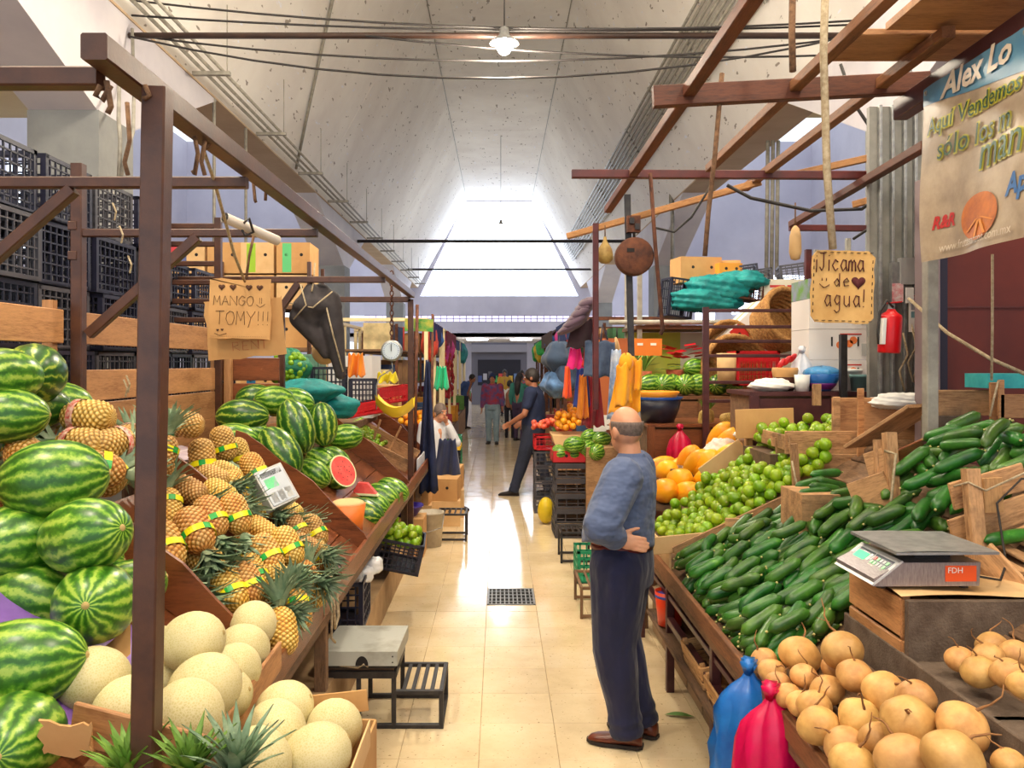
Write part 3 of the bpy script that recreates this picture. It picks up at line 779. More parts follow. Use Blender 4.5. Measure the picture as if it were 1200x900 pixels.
# near watermelons, on the slope closest to the camera
gN = 'watermelons heaped at the near end'
near = [(63,562,2.52,(1,.35,.1),1.03,.98,'large round striped watermelon on top of the near heap beside pineapples'),
 (100,628,2.40,(.95,-.4,.25),.93,1.05,'striped watermelon lying in front, pale stem end facing the aisle'),
 (24,634,2.48,(.5,1,.0),1.0,1.0,'watermelon half hidden behind the front striped one, at the photo edge'),
 (112,707,2.36,(.3,-1,.25),.98,1.0,'watermelon beside the steel post above the purple sheet'),
 (38,700,2.44,(1,.1,-.25),.9,1.1,'watermelon wedged under the front striped one'),
 (22,780,2.10,(1,.2,.1),1.0,1.05,'big watermelon with bold stripes above the cardboard flap'),
 (18,868,1.95,(.3,-1,.2),.95,1.0,'lowest watermelon in the corner, stem scar showing, beside the carton')]
for px, py, Y, ax, s, ls, lab in near: watermelon(P(px, py, Y), ax, s, ls, lab, gN)
for px, py, Y, ax, s in ((95,660,2.72,(1,.3,0),.85),(150,690,2.7,(1,.3,.3),.8),(60,745,2.5,(1,0,.2),.85)):
    watermelon(P(px, py, Y), ax, s, 1, 'watermelon mostly hidden under the near heap', gN)
top = [(2,442,2.95,(.4,1,0),.9,'pale striped watermelon at the photo edge above the pineapples'),(40,438,3.2,(-.5,1,.05),1.02,'dark long watermelon lying against the back boards'),
 (6,487,2.9,(1,.3,0),.85,'yellowish watermelon under the pale one at the photo edge'),(36,478,3.25,(1,.5,0),.85,'watermelon lying beneath the dark long one'),(64,476,3.5,(1,.6,0),.9,'watermelon behind the red-taped pineapple')]
for px, py, Y, ax, s, lab in top: watermelon(P(px, py, Y), ax, s, 1.08, lab, 'watermelons on the upper shelf')
sh = MB().grid(lambda u, v: V((-1.05-.45*v, 2.02+.62*u, deckL(-1.05-.45*v)+.014+.012*math.sin(9*u+4*v))), 10, 8)
sh.build('plastic_sheet', mat('purple_sheet', (150,112,196), (120,84,168), rough=.5, sc=5), smooth=True, label='crumpled purple plastic sheet under the near watermelons', cat='sheet')
# pale melons in the open tray
mel = [[226,752,2.33,.086],[297,732,2.85,.082],[285,760,2.72,.082],[276,784,2.58,.082],[240,806,2.22,.092],[220,839,2.12,.09],[110,797,2.12,.089],[188,797,2.38,.086],[150,832,2.10,.085],[184,764,2.6,.084],[205,800,2.55,.08],[262,815,2.5,.08]]
ml = ['big pale melon on top of the tray with a greenish stem scar','pale melon at the far corner of the tray touching the pineapples','pale melon below the far corner one in the tray','pale melon at the lip side of the tray, third from the far corner','melon with brown freckles in the middle of the tray','smooth yellowish melon at the front board of the tray','rough netted melon on the cardboard flap, away from the rest','pale melon just behind the steel post','melon half hidden behind the wooden board and post','melon peeping out at the back of the tray']
for i, (p, m_) in enumerate(zip(spread(mel), mel)):
    melon(p, (math.cos(i*1.7), math.sin(i*1.7), .3), m_[3]/.086, ml[i] if i < len(ml) else 'melon buried under the others in the tray', 'pale melons in the wooden tray')
mt = thing('melon_tray', 'open wooden tray with a tilted front board holding pale melons', 'tray')
beam('front_board', P(86,846,1.97), P(262,892,1.90), .015, .1, M['ply'], mt)
beam('side_board', (-.775,1.95,.86), (-.775,2.86,.89), .014, .1, M['ply'], mt)
beam('base_board', (-1.1,1.98,.93), (-1.1,2.8,.97), .3, .012, M['ply'], mt); beam('base_board', (-.9,1.98,.83), (-.9,2.8,.85), .25, .012, M['ply'], mt)
beam('corner_block', P(112,868,1.96), P(72,866,1.98), .03, .06, M['pine'], mt)
cf = thing('cardboard_flap', 'torn cardboard flap lining the melon tray', 'cardboard')
MB().grid(lambda u, v: P(28+u*125, 828-u*98+v*(40-u*5), 2.2+.25*u-.1*v)+V((0,0,.01*math.sin(6*u))), 8, 4).build('sheet', M['card'], cf, True)
q = sheet(.11,.085,.0,.009,9); q.build('folded_corner', M['card'], cf, loc=P(78,866,1.88), rot=(.25,.1,.15))
# melons in the carton that juts into the aisle
bx = thing('carton', 'open carton of pale melons standing in the aisle beside the stall', 'box')
c0 = P(365,905,2.35)
for a, b in (((-.78,2.08),(-.42,2.06)),((-.42,2.06),(-.40,2.62)),((-.40,2.62),(-.76,2.64)),((-.76,2.64),(-.78,2.08))):
    beam('carton_side', (a[0],a[1],.66), (b[0],b[1],.66), .008, .22, M['card'], bx)
MB().bb((-.78,2.06,.54),(-.40,2.64,.552)).build('carton_base', M['card'], bx)
beam('flap', (-.395,2.1,.80), (-.40,2.5,.78), .006, .08, M['cardl'], bx); beam('flap', (-.62,2.65,.80), (-.43,2.65,.82), .006, .07, M['card'], bx)
stn = thing('carton_stand', 'low wooden stand under the carton of melons', 'stand')
MB().bb((-.77,2.07,.50),(-.41,2.63,.54)).build('top_board', M['oldwood'], stn)
for x in (-.74,-.44):
    for y in (2.1,2.6): beam('leg', (x,y,0), (x,y,.5), .04,.04, M['oldwood'], stn)
m2 = [[333,831,2.55,.086],[323,858,2.35,.088],[392,852,2.5,.086],[371,887,2.2,.09],[303,892,2.2,.085],[345,900,2.4,.085]]
for i, (p, m_) in enumerate(zip(spread(m2), m2)):
    melon(p, (math.cos(i*2.2), math.sin(i*2.2), .5), m_[3]/.086, ['melon at the back of the aisle carton against the stall','greenish melon in the middle of the aisle carton','netted melon at the aisle side of the carton','foremost large melon in the aisle carton','melon behind the blue-green crown at the photo bottom','melon low in the aisle carton'][i], 'pale melons in the aisle carton')
for px, Y, k, lab in ((150,1.86,2,'fresh green pineapple crown at the photo bottom before the post'),(222,1.82,2,'bright green pineapple crown left of the blue-green one'),(276,1.84,0,'blue-green pineapple crown at the photo bottom')):
    pineapple(P(px, 962, Y), (.05,-.1,1), .95, 'G', None, k if k else True, lab, 'pineapples standing at the front edge')
pcrate((-.78,1.78,.5), (.5,.3,.26), M['crateg'], 'dark crate holding upright pineapples before the stall', n=(8,5,5))
MB().bb((-1.02,1.64,0),(-.54,1.92,.5)).build('wooden_block_stand', M['oldwood'], label='wooden stand under the crate of upright pineapples', cat='stand')

# pineapples: upper shelf, then the two bays of the slope
gU = 'pineapples on the upper shelf'
for px, py, Y, ax, s, kind, bd, lab in (
 (103,489,3.25,(-1,.15,.02),1.12,'G','R','pineapple with red tape lying on top of the upper heap'),
 (28,532,2.95,(-.6,.8,.1),1.05,'Y','Y','golden pineapple at the photo edge above the round watermelon'),
 (95,522,3.15,(-1,.3,.0),1.1,'G','R','red-taped pineapple under the topmost one'),
 (132,520,3.2,(.3,1,.1),1.0,'G','R','greenish pineapple end-on beside the steel post'),
 (110,550,2.95,(.8,.5,-.2),1.1,'Y','Y','golden pineapple with yellow tape behind the round watermelon'),
 (128,560,3.05,(-.2,1,.1),1.0,'G','Y','pineapple with yellow tape next to the steel post'),
 (150,515,3.4,(-.3,1,.1),1.0,'G','R','pineapple on the shelf behind the steel post'),
 (60,545,3.2,(-1,.5,.0),1.0,'G',None,'brownish pineapple buried under the upper heap'),
 (215,497,4.05,(-1,.15,.12),1.06,'G','Y','pineapple lying on white paper with a yellow-green band'),
 (190,535,3.55,(.1,.4,1),1.0,'G','Y','pineapple standing just right of the steel post')):
    pineapple(P(px, py, Y), ax, s, kind, bd, True, lab, gU)
gP = 'pineapples in the near bay'
for px, py, Y, ax, s, lab in (
 (192,640,3.12,(.55,-.5,-.62),1.15,'large golden pineapple touching the steel post'),
 (228,622,3.25,(.55,-.5,-.62),1.1,'golden pineapple second from the post in the near bay'),
 (247,606,3.42,(.5,-.4,-.7),1.0,'golden pineapple behind the first taped pair'),
 (276,602,3.5,(.45,-.3,-.8),.95,'tall golden pineapple against the second divider'),
 (197,596,3.5,(-.2,.5,.8),.95,'brownish pineapple at the top of the near bay'),
 (312,650,3.45,(.55,-.4,-.65),1.0,'golden pineapple in the middle of the near bay'),
 (337,640,3.55,(.5,-.3,-.7),.95,'golden pineapple beside the round red sticker'),
 (290,645,3.6,(.5,-.3,-.7),.9,'pineapple tucked behind the middle pair'),
 (296,672,3.35,(.5,-.4,-.7),.9,'small golden pineapple leaning between two pairs'),
 (270,692,3.15,(.55,-.5,-.55),1.0,'golden pineapple just above the pale melons'),
 (290,684,3.2,(.5,-.4,-.6),.95,'pineapple pressed behind the one above the melons'),
 (330,740,3.08,(-.2,.5,.75),.95,'upright pineapple at the lip beside the melons'),
 (348,715,3.3,(-.25,.5,.7),.9,'upright pineapple at the lip by the white cord'),
 (368,690,3.55,(-.3,.4,.75),.85,'last pineapple at the lip before the white cord')):
    pineapple(P(px, py, Y), ax, s, 'Y', 'Y' if py < 735 else None, True, lab, gP)
for i, (px, py, Y, ax, s) in enumerate(((222,575,3.62,(.9,-.3,-.35),.95),(258,578,3.68,(.9,-.2,-.4),.9),(238,655,3.2,(.95,-.3,-.3),.95),(305,622,3.6,(.9,-.3,-.4),.9),(318,672,3.35,(.95,-.3,-.35),.9),(350,668,3.5,(.9,-.4,-.3),.9),(312,705,3.18,(.9,-.3,-.2),.9),(205,680,2.98,(.9,-.2,-.5),.95))):
    pineapple(P(px, py, Y+.06), ax, s, 'Y' if i % 2 else 'G', None, True, ('pineapple with its crown spread at the top of the near bay','pineapple behind the taped pair, crown to the aisle','pineapple showing mostly grey-green crown below the taped pair','pineapple wedged under the second divider crest','pineapple whose crown fills the middle of the near bay','pineapple with crown toward the white cord','pineapple with drooping crown above the lip','pineapple pressed on the first divider by the post')[i], gP)
gQ = 'pineapples in the second bay'
for i, (px, py, Y, ax, s) in enumerate(((318,604,4.2,(.9,-.3,-.35),.9),(338,598,4.45,(.9,-.2,-.4),.9),(305,592,4.1,(.9,-.3,-.4),.9),(358,640,4.02,(.9,-.3,-.3),.85),(265,556,4.1,(.9,-.3,-.35),.95),(325,590,4.6,(.8,-.2,-.5),.9),(250,560,3.95,(.9,-.2,-.3),.9))):
    pineapple(P(px, py, Y), ax, s, 'G', None, True, ('pineapple crown-first under the scale stem','pineapple behind the scale stem against the third divider','pineapple lying at the foot of the second divider','pineapple with a bushy crown at the lip of the second bay','pineapple lying below the upside-down one','pineapple tucked behind the scale display','pineapple on the crest of the second divider')[i], gQ)
for px, py, Y, ax, s, kind, lab in (
 (237,537,4.15,(.2,-.2,-.9),1.05,'G','green-brown pineapple standing upside down at the head of the second bay'),
 (262,520,4.35,(.3,-.1,-.9),1.0,'G','pineapple with yellow band behind the upside-down one'),
 (280,532,4.5,(.3,-.1,-.9),.95,'G','pineapple third along the head of the second bay'),
 (298,550,4.2,(.5,-.2,-.75),.95,'Y','pineapple behind the small scale display'),
 (275,572,3.98,(.5,-.3,-.75),.95,'Y','pineapple below the second divider crest'),
 (345,618,4.1,(.55,-.3,-.65),.9,'G','pineapple beneath the scale display'),
 (368,622,4.25,(.5,-.3,-.65),.95,'G','pineapple with a bright band near the lip of the second bay'),
 (375,650,4.1,(.4,-.3,-.6),.8,'G','small pineapple at the lip of the second bay')):
    pineapple(P(px, py, Y), ax, s, kind, 'Y', True, lab, gQ)
MB().grid(lambda u, v: V((-1.62-.32*v, 3.85+1.0*u, 1.425+.012*math.sin(14*u+5*v)+.012*math.cos(11*v+3*u))), 16, 8).build('paper_liner', mat('lilac_grey_paper', (206,194,200), (168,152,170), rough=.9, sc=9), smooth=True, label='crumpled pale paper lining the shelf by the back boards', cat='paper')
beam('sticker', (-.866,3.768,.93), (-.866,3.769,.93), .001, .001, M['cratered'], LS)
MB().lathe([(.022,0),(.022,.003)], 16, Matrix.Translation((-.90,3.77,.935)) @ Matrix.Rotation(PI/2, 4, 'X')).build('sticker', M['cratered'], LS)

# price display of a scale on a stem
sd = thing('scale_display', 'grey box display of a scale tilted on a stem among the pineapples', 'scale', P(320,573,4.1)); sd.scale = (1.08,)*3
Md = (Matrix.Rotation(.7,3,'Z') @ Matrix.Rotation(-.5,3,'X') @ Matrix.Rotation(-.3,3,'Y'))
MB().box((0,0,0), (.15,.09,.19), Md).build('housing', M['galv'] if False else mat('grey_housing', (196,194,190), rough=.5), sd)
def face_rect(px, pz, w, h, m, nm):
    MB().box(Md @ V((px,-.047,pz)), (w,.004,h), Md).build(nm, m, sd)
face_rect(0,0,.13,.17, mat('display_face', (206,214,224), rough=.3), 'face')
face_rect(-.02,.02,.06,.05, mat('green_lcd', (120,226,150), emit=((120,226,150), .5)), 'screen')
face_rect(.0,.065,.11,.025, M['blacksteel'], 'label_strip')
for i in range(3): face_rect(-.04+.04*i,-.05,.03,.05, M['white'], 'key_block')
rope('stem', [(0,.03,-.05), (.02,.05,-.4)], .02, M['blacksteel'], sd)

# watermelons in the third bay
gW = 'watermelons in the far bay'
for px, py, Y, ax, s, ls, lab in (
 (284,488,5.25,(1,.05,.02),.98,1.1,'long dark watermelon lying crosswise on top by the back corner'),
 (300,468,5.7,(1,.4,.0),.9,1.0,'watermelon peeping over the long dark one'),(322,470,5.6,(.9,.5,-.1),.9,1.0,'pale green watermelon behind the leaning ones'),
 (345,472,5.8,(.9,.3,-.15),.9,1.0,'light watermelon reaching toward the teal net'),
 (347,500,5.35,(.35,-.15,-.9),1.0,1.2,'dark watermelon standing on end in the middle of the far bay'),
 (378,497,5.75,(.12,-.1,-1),.9,1.1,'dark upright watermelon next to the teal net'),
 (328,530,5.0,(.6,-.3,-.7),1.02,1.15,'big dark watermelon leaning on the wavy divider'),
 (275,515,5.0,(1,.2,-.1),.85,1.1,'pale watermelon low behind the leaning one'),(290,508,5.25,(1,.2,-.15),.85,1.1,'second pale watermelon low behind the leaning one'),
 (405,512,6.3,(1,.2,.1),.85,1.0,'striped watermelon under the corner of the teal net'),
 (378,542,5.75,(.7,-.1,-.4),.85,1.0,'light striped watermelon left of the cut half'),(392,540,6.1,(.7,-.1,-.4),.85,1.0,'striped watermelon behind the cut half'),
 (368,555,5.5,(.7,-.1,-.45),.8,1.0,'striped watermelon on the box left of the cut half'),
 (460,575,6.75,(.9,-.3,-.3),.9,1.05,'striped watermelon at the lip farthest along the bay'),(448,582,6.4,(.9,-.3,-.3),.9,1.05,'yellow-striped watermelon at the lip, second from the far divider'),
 (436,592,6.05,(.9,-.3,-.3),.9,1.05,'striped watermelon at the lip under the red slice'),(422,602,5.65,(1,-.3,-.15),.95,1.2,'long dark watermelon at the lip nearest the orange bucket')):
    watermelon(P(px, py, Y), ax, s, ls, lab, gW)
M['flesh'] = mat('watermelon_flesh', (226,72,72), (238,104,96), rough=.35, sc=18); M['pith'] = mat('pale_pith', (226,232,180), rough=.5)
M['seed'] = mat('black_seed', (30,14,12), rough=.4)
hw = thing('halved_watermelon', 'cut watermelon half showing red flesh tilted to the aisle', 'watermelon', P(400,553,5.7), frame((.75,-.5,.42)))
MB().ell((0,0,0), (.12,.12,.16), 28, 18, Matrix.Rotation(PI/2, 3, 'Y'), lambda p, t, a: V((p.x, p.y, min(p.z, .02)))).build('rind', M['rind'], hw, True)
MB().lathe([(.119,.0195),(.119,.0215),(.0,.0215)], 28, Matrix.Rotation(PI/2, 4, 'Y')).build('pith', M['pith'], hw)
MB().lathe([(.108,.021),(.108,.0235),(.0,.0235)], 28, Matrix.Rotation(PI/2, 4, 'Y')).build('flesh', M['flesh'], hw)
q = MB()
for i in range(14): q.ell((.0238, .07*math.cos(i*2.4)*(.5+.5*(i % 3)/2), .07*math.sin(i*2.4)*(.5+.5*(i % 3)/2)), (.002,.003,.005), 6, 4)
q.build('seeds', M['seed'], hw)
sl = thing('watermelon_slice', 'small red wedge of watermelon lying on the striped ones', 'watermelon', P(428,577,6.0))
MB().prism([(-.09,0),(.09,-.01),(.02,.07),(-.05,.075)], .07, 'y').build('flesh', M['flesh'], sl)
MB().prism([(-.1,-.014),(.1,-.024),(.09,-.008),(-.09,.002)], .075, 'y').build('rind', M['pith'], sl)
ob_ = thing('bucket', 'orange bucket with pale cloth at the lip beside the divider', 'bucket', (-.93,4.98,.86))
MB().lathe([(.085,0),(.11,.2),(.105,.2),(.08,.01)], 20).build('body', mat('orange_plastic', (226,116,40), rough=.45), ob_, True)
MB().ell((0,0,.2), (.104,.104,.03), 18, 8).build('pale_cloth', M['cardl'], ob_, True)

# white cord knotted at the lip
rope('cord', [(-.785,3.74,.93),(-.775,3.72,.9),(-.765,3.75,.8),(-.77,3.8,.68),(-.765,3.86,.72),(-.775,3.85,.86),(-.79,3.8,.92)], .008, M['twine'], label='white cord looped over the lip board by the second divider', cat='cord')
rope('cord', [(-.78,3.73,.92),(-.765,3.7,.78),(-.77,3.72,.66),(-.765,3.78,.62)], .006, M['twine'], label='loose white cord end hanging below the lip', cat='cord')

# teal net bags and the green net of limes on the shelf end
M['teal'] = mat('teal_net', (10,150,148), (8,118,122), rough=.6, sc=12, bump=.4, bsc=60)
def sack(p, r, seed, m, lab, nm='net_bag'):
    R = random.Random(seed); ph = [R.uniform(0,6) for _ in range(4)]; kk = .05 if nm in ('netting','wrapping_paper','plastic_sheet','cloth_bundle') else .015
    return MB().ell((0,0,0), r, 40, 24, None, lambda q, t, a: q*(1+.09*math.sin(3*a+ph[0])*math.sin(t)+.07*math.sin(5*t+ph[1])+.05*math.sin(7*a+ph[2])+kk*math.sin(13*t+4*a+ph[3])+kk*math.sin(15*a-6*t)*math.sin(t))).build(nm, m, None, True, loc=p, label=lab, cat='bag')
sack(P(360,458,6.5), (.28,.16,.09), 2, M['teal'], 'teal net bag spread over the far watermelons')
sack(P(392,476,6.7), (.22,.2,.1), 5, M['teal'], 'second teal net bag drooping over the far watermelons')
nb = thing('net_bag', 'green net bag full of small limes leaning by the teal bags', 'bag', P(338,432,6.9))
sack(P(338,432,6.9), (.17,.13,.16), 8, mat('green_net', (14,128,92), (10,92,66), rough=.6, sc=25, bump=.6, bsc=50), 'x').parent = nb
o = kids(nb)[0]; o.location = (0,0,0); o.name = 'net'; del o['label']; del o['category']
q = MB(); Rz = random.Random(4)
for i in range(70):
    a, t = Rz.uniform(PI, 2*PI), Rz.uniform(.5, 2.6); d = V((math.sin(t)*math.cos(a)*.155, math.sin(t)*math.sin(a)*.118, -math.cos(t)*.145)); q.ell(d, (.026,)*3, 8, 6)
lo = q.build('limes', M['lime'], nb, True); lo['kind'] = 'stuff'
MB().box(P(313,373+20,6.85), (.02,.02,.04)).build('tag', M['white'], nb).location = -P(338,432,6.9)
# ================================================================== stall with jicamas, cucumbers, limes and papayas
def deckR(x): return .72+.60*(x-.95)
def onR(px, py, h): return 950*(1.77-h)/((py-426)+.6*(px-585))
RS = thing('vegetable_stall', 'long sloping wooden vegetable stall with a worn lip board', 'stall')
for i in range(8):
    x = .95+.155*(i+.5)
    beam('deck_board', (x, 1.5, deckR(x)-.012), (x, 5.75, deckR(x)-.012), .172, .018, M['oldwood'], RS, up=(-.6,0,1))
beam('lip_board', (.945, 1.4, .735), (.945, 5.8, .735), .026, .075, M['rail2'], RS)
beam('lip_rail', (.968, 1.4, .675), (.968, 5.8, .675), .05, .05, M['oldwood'], RS)
for y in (1.6, 2.7, 3.75, 4.75, 5.7):
    beam('leg', (1.0, y, .0), (1.0, y, .66), .045, .045, M['steelp'], RS); beam('leg', (2.15, y, 0), (2.15, y, 1.4), .05, .05, M['oldwood'], RS)
beam('low_rail', (1.0,1.4,.42), (1.0,5.8,.42), .04, .04, M['steelp'], RS); beam('mid_rail', (1.0,1.4,.56), (1.0,5.8,.56), .03,.03, M['steelp'], RS)
MB().bb((1.11,1.4,0),(2.3,5.8,.24)).build('plinth', mat('brown_plinth', (126,98,74), (104,78,58), rough=.9, sc=5), RS)
for i in range(12):
    y = 1.5+i*.36; MB().bb((1.096,y,.02),(1.112,y+.34,.235)).build('plinth_tile', mat('plinth_tile%d' % (i % 3), ((150,124,94),(136,110,84),(160,134,104))[i % 3], rough=.85), RS)
MB().bb((1.5,1.4,.24),(1.54,5.8,.9)).build('back_panel', M['oldwood'], RS)

# jicamas in the near tray
jl = [(895,775,36),(937,768,52),(987,763,54),(905,788,36),(913,802,34),(942,793,36),(977,784,34),(1002,792,46),(923,815,34),(969,810,44),(938,825,36),(1037,812,56),(1073,818,50),(960,851,54),(1007,842,52),(1065,847,68),(1128,852,66),(990,875,54),(1000,897,58),(1060,893,72),(1117,890,74),(1182,894,40),(1030,868,50),(955,828,44)]
it = []
for i, (x, y, w) in enumerate(jl):
    Y = onR(x, y, .1 if i not in (2, 7, 12, 15, 16) else .15); it.append([x, y, Y, w*Y/950/2*.93])
nm = ['pale jicama at the far lip corner of the tray by the blue bag knot','large round jicama at the far end against the cucumbers','jicama with a tall root against the scale crate','small jicama at the lip, second from the blue knot','small jicama at the lip, third from the blue knot','roundish jicama with hair roots near the far end','jicama half hidden behind the far roots','brown-streaked jicama leaning in front of the tall-rooted one','small jicama at the lip, fourth from the blue knot','round jicama in the middle of the tray','small jicama at the lip, fifth from the blue knot','big jicama by the felt-covered step','ribbed jicama wedged against the felt-covered step','bulbous jicama at the lip in the middle of the tray','smooth jicama with a dark dimple in the tray centre','huge jicama with crossing roots in the front centre','huge pale jicama with a curved brown root in front of the step','jicama at the lip just above the photo bottom','jicama at the lip cut by the photo bottom','huge jicama cut by the photo bottom in the middle','wide jicama cut by the photo bottom below the curved root','small pale jicama at the photo corner','jicama sunk between the huge one and the lip','jicama between the middle one and the lip']
for i, (p, q) in enumerate(zip(spread(it), it)):
    jicama(p, q[3]/.075, (R0.uniform(-.7,.7), R0.uniform(-.7,.5), R0.uniform(0,6)), i, nm[i], 'jicamas in the near tray')
# stepped box with felt-like worn boards, its upper jicamas and the scale crate
sb = thing('stepped_box', 'worn grey step box beside the jicamas with earth on its ledge', 'box')
MB().bb((1.265,1.7,.86),(2.2,2.5,1.0)).build('ledge', M['felt'], sb)
beam('ledge_side', (1.262,1.7,.93), (1.262,2.95,.93), .014, .17, M['felt'], sb)
MB().bb((1.263,2.5,.9),(2.2,2.525,1.185)).build('riser_board', M['felt'], sb)
MB().bb((1.262,2.092,.62),(2.2,2.112,1.0)).build('front_board', M['felt'], sb)
it = [[x, y, 950*.86/(y+8-426), r] for x, y, r in ((1125,773,.042),(1148,788,.05),(1163,757,.046),(1158,770,.044),(1190,737,.04),(1190,767,.046),(1182,790,.046),(1200,803,.04))]
for i, (p, q) in enumerate(zip(spread(it), it)):
    jicama(V((p.x, p.y, max(p.z, 1.0+q[3]*.85))), q[3]/.075, (R0.uniform(-.3,.3), R0.uniform(-.3,.3), R0.uniform(0,6)), i+3, ['small jicama with a long upright root on the ledge','round jicama at the front of the ledge heap','brown jicama against the riser board','dark jicama behind the front of the ledge heap','highest jicama of the ledge heap at the photo edge','knobbly jicama under the highest one','jicama on the ledge at the photo edge','last jicama of the ledge heap cut by the photo edge'][i], 'jicamas on the ledge')
sc_ = wcrate((1.58,2.73,.93), (.63,.37,.25), M['ply'], 'wooden slat crate turned over under the digital scale', slats=2)
MB().grid(lambda u, v: V((1.255+.72*u, 2.53+.42*v, 1.193+.006*math.sin(7*u+9*v))), 8, 6).build('cardboard_sheet', M['cardl'], smooth=True, label='pale cardboard sheet between the crate and the digital scale', cat='cardboard')

# digital scale
ds = thing('digital_scale', 'silver digital price scale with green screen on the slat crate', 'scale', (1.36,2.72,1.20), (0,0,.0))
M['silver'] = mat('brushed_silver', (176,170,172), (150,142,146), rough=.35, metal=.7, sc=40, stretch=(8,1,1))
M['silverp'] = mat('silver_plastic', (196,196,198), rough=.4)
w, d = .34, .27
MB().prism([(-.17,.01),(.17,.01),(.175,.085),(-.075,.085),(-.17,.035)], d, 'y').build('housing', M['silver'], ds)
fr = V((.095,0,.05)); MB().prism([(-.172,.012),(-.075,.088),(-.08,.092),(-.178,.016)], d+.006, 'y').build('front_panel', M['silverp'], ds)
ux = V((.097,0,.076)).normalized(); un = V((-ux.z,0,ux.x)); rot = Matrix((ux, V((0,1,0)), un)).transposed(); pc = V((-.1265,0,.0535))
def onp(u, v, su, sv, m, nm, hgt=.002): MB().box(pc+ux*u+V((0,v,0))+un*.001, (su,sv,hgt*2), rot).build(nm, m, ds)
onp(0,.062,.088,.115, mat('slate_bezel', (70,80,92), rough=.3), 'screen_bezel'); onp(.006,.064,.05,.075, mat('green_screen', (80,230,150), emit=((70,226,140), .9)), 'screen', .003)
onp(0,-.062,.088,.115, mat('keypad_panel', (92,98,110), rough=.4), 'keypad')
kc = [mat('key_green', (130,210,140), rough=.4), mat('key_cream', (236,228,196), rough=.4), mat('key_grey', (170,174,176), rough=.4), mat('key_red', (214,70,60), rough=.4)]
for i in range(4):
    for j in range(5): onp(-.028+.018*i, -.022-.02*j, .013, .014, kc[3] if (i, j) == (3, 0) else kc[0] if j == 4 or (i > 1 and j < 2) else kc[1] if j < 2 else kc[2], 'key', .004)
MB().box((.11,-d/2-.001,.05), (.1,.003,.05)).build('sticker', mat('orange_sticker', (226,84,30), rough=.5), ds)
me = text_me('FDH', .026); me.materials.append(M['white']); ob('lettering', me, ds, (.066,-d/2-.0035,.052), (PI/2,0,0))
pl = MB().grid(lambda u, v: V((-.11+.33*u, -.16+.32*v, .125+.002*math.sin(5*u))), 6, 6); pl.bb((-.11,-.16,.115),(.22,.16,.1235)); pl.build('plate', M['galv'], ds)
MB().bb((.0,-.06,.08),(.12,.06,.12)).build('plate_support', M['blacksteel'], ds)
for x in (-.13,.14):
    for y in (-.1,.1): MB().lathe([(.015,-.003),(.018,.012)], 10, Matrix.Translation((x,y,0))).build('foot', M['blacksteel'], ds)
ds.rotation_euler = (0,0,.02)
rope('cable', [(1.52,2.6,1.24),(1.62,2.62,1.22),(1.72,2.75,1.24),(1.78,2.9,1.42),(1.9,2.95,1.5),(2.1,2.9,1.52)], .004, M['cable'], label='thin black lead running from the digital scale', cat='cable')

# cucumbers
def surfC(x, y): return deckR(x)+.16*np.clip((x-1.55)/.4, 0, 1)+0*y
NRM = V((-.6,0,1)).normalized()
def bC(p): p[:, 0] = np.clip(p[:, 0], 1.035, 2.12); p[:, 1] = np.clip(p[:, 1], 3.06, 4.5); return p
def sampC(R):
    while True:
        x, y = (1.02+.12*R.random() if R.random() < .2 else 1.05+1.07*R.random()**.95), R.uniform(3.06, 4.48)
        if x > 1.5 and y > 4.0-(x-1.5)*.5: continue
        return x, y
n = 300; pc0 = scatter(n, sampC, surfC, .12, 3)
Rc = random.Random(5); sd_ = V((1,0,.6)).normalized(); axs = []
for i in range(n):
    a = Rc.gauss(.0, .38) if pc0[i, 0] < 1.5 else Rc.gauss(-.25, .7)
    axs.append(tuple((sd_*math.cos(a)+V((0,1,0))*math.sin(a)+NRM*Rc.gauss(0,.08)).normalized()))
LC = np.array([.19,.18,.2,.185,.17]); RCu = np.array([.0225,.0225,.023,.022,.024])
kk = np.arange(n) % 5
pcu = settle(pc0, axs, LC[kk]/2*1.08, RCu[kk]*.97*1.12, surfC, NRM, bC, it=44, k=5, slide=(-.0016,0,-.001))
for i in range(n):
    ob('cucumber', cucs[kk[i]], None, pcu[i], frame(V(axs[i])*(1 if Rc.random() < .5 else -1), (0,Rc.uniform(-.5,.5),1)), (1.08,1.12,1.12), 'glossy dark green cucumber in the big heap on the vegetable stall', 'cucumber', 'cucumbers in the big heap')
# loose cucumbers on the wooden blocks
for px, py, Y, an, lab in ((968,555,4.3,.1,'cucumber lying uppermost on the wooden block pocket'),(950,566,4.25,.4,'dark cucumber on the block under the uppermost one'),(975,567,4.15,-.5,'cucumber slanting across the small pile on the block'),(967,572,4.1,-.3,'cucumber in the middle of the small pile on the block'),(955,577,4.05,.1,'lowest cucumber of the small pile on the block'),(992,577,4.0,.25,'single cucumber on the second block'),(1180,630,2.85,.2,'single cucumber on the sloping slats at the photo edge')):
    ob('cucumber', cucs[0], None, P(px, py, Y), frame((math.cos(an),.2,math.sin(an)*.5)), 1.0, lab, 'cucumber', 'loose cucumbers off the heap')

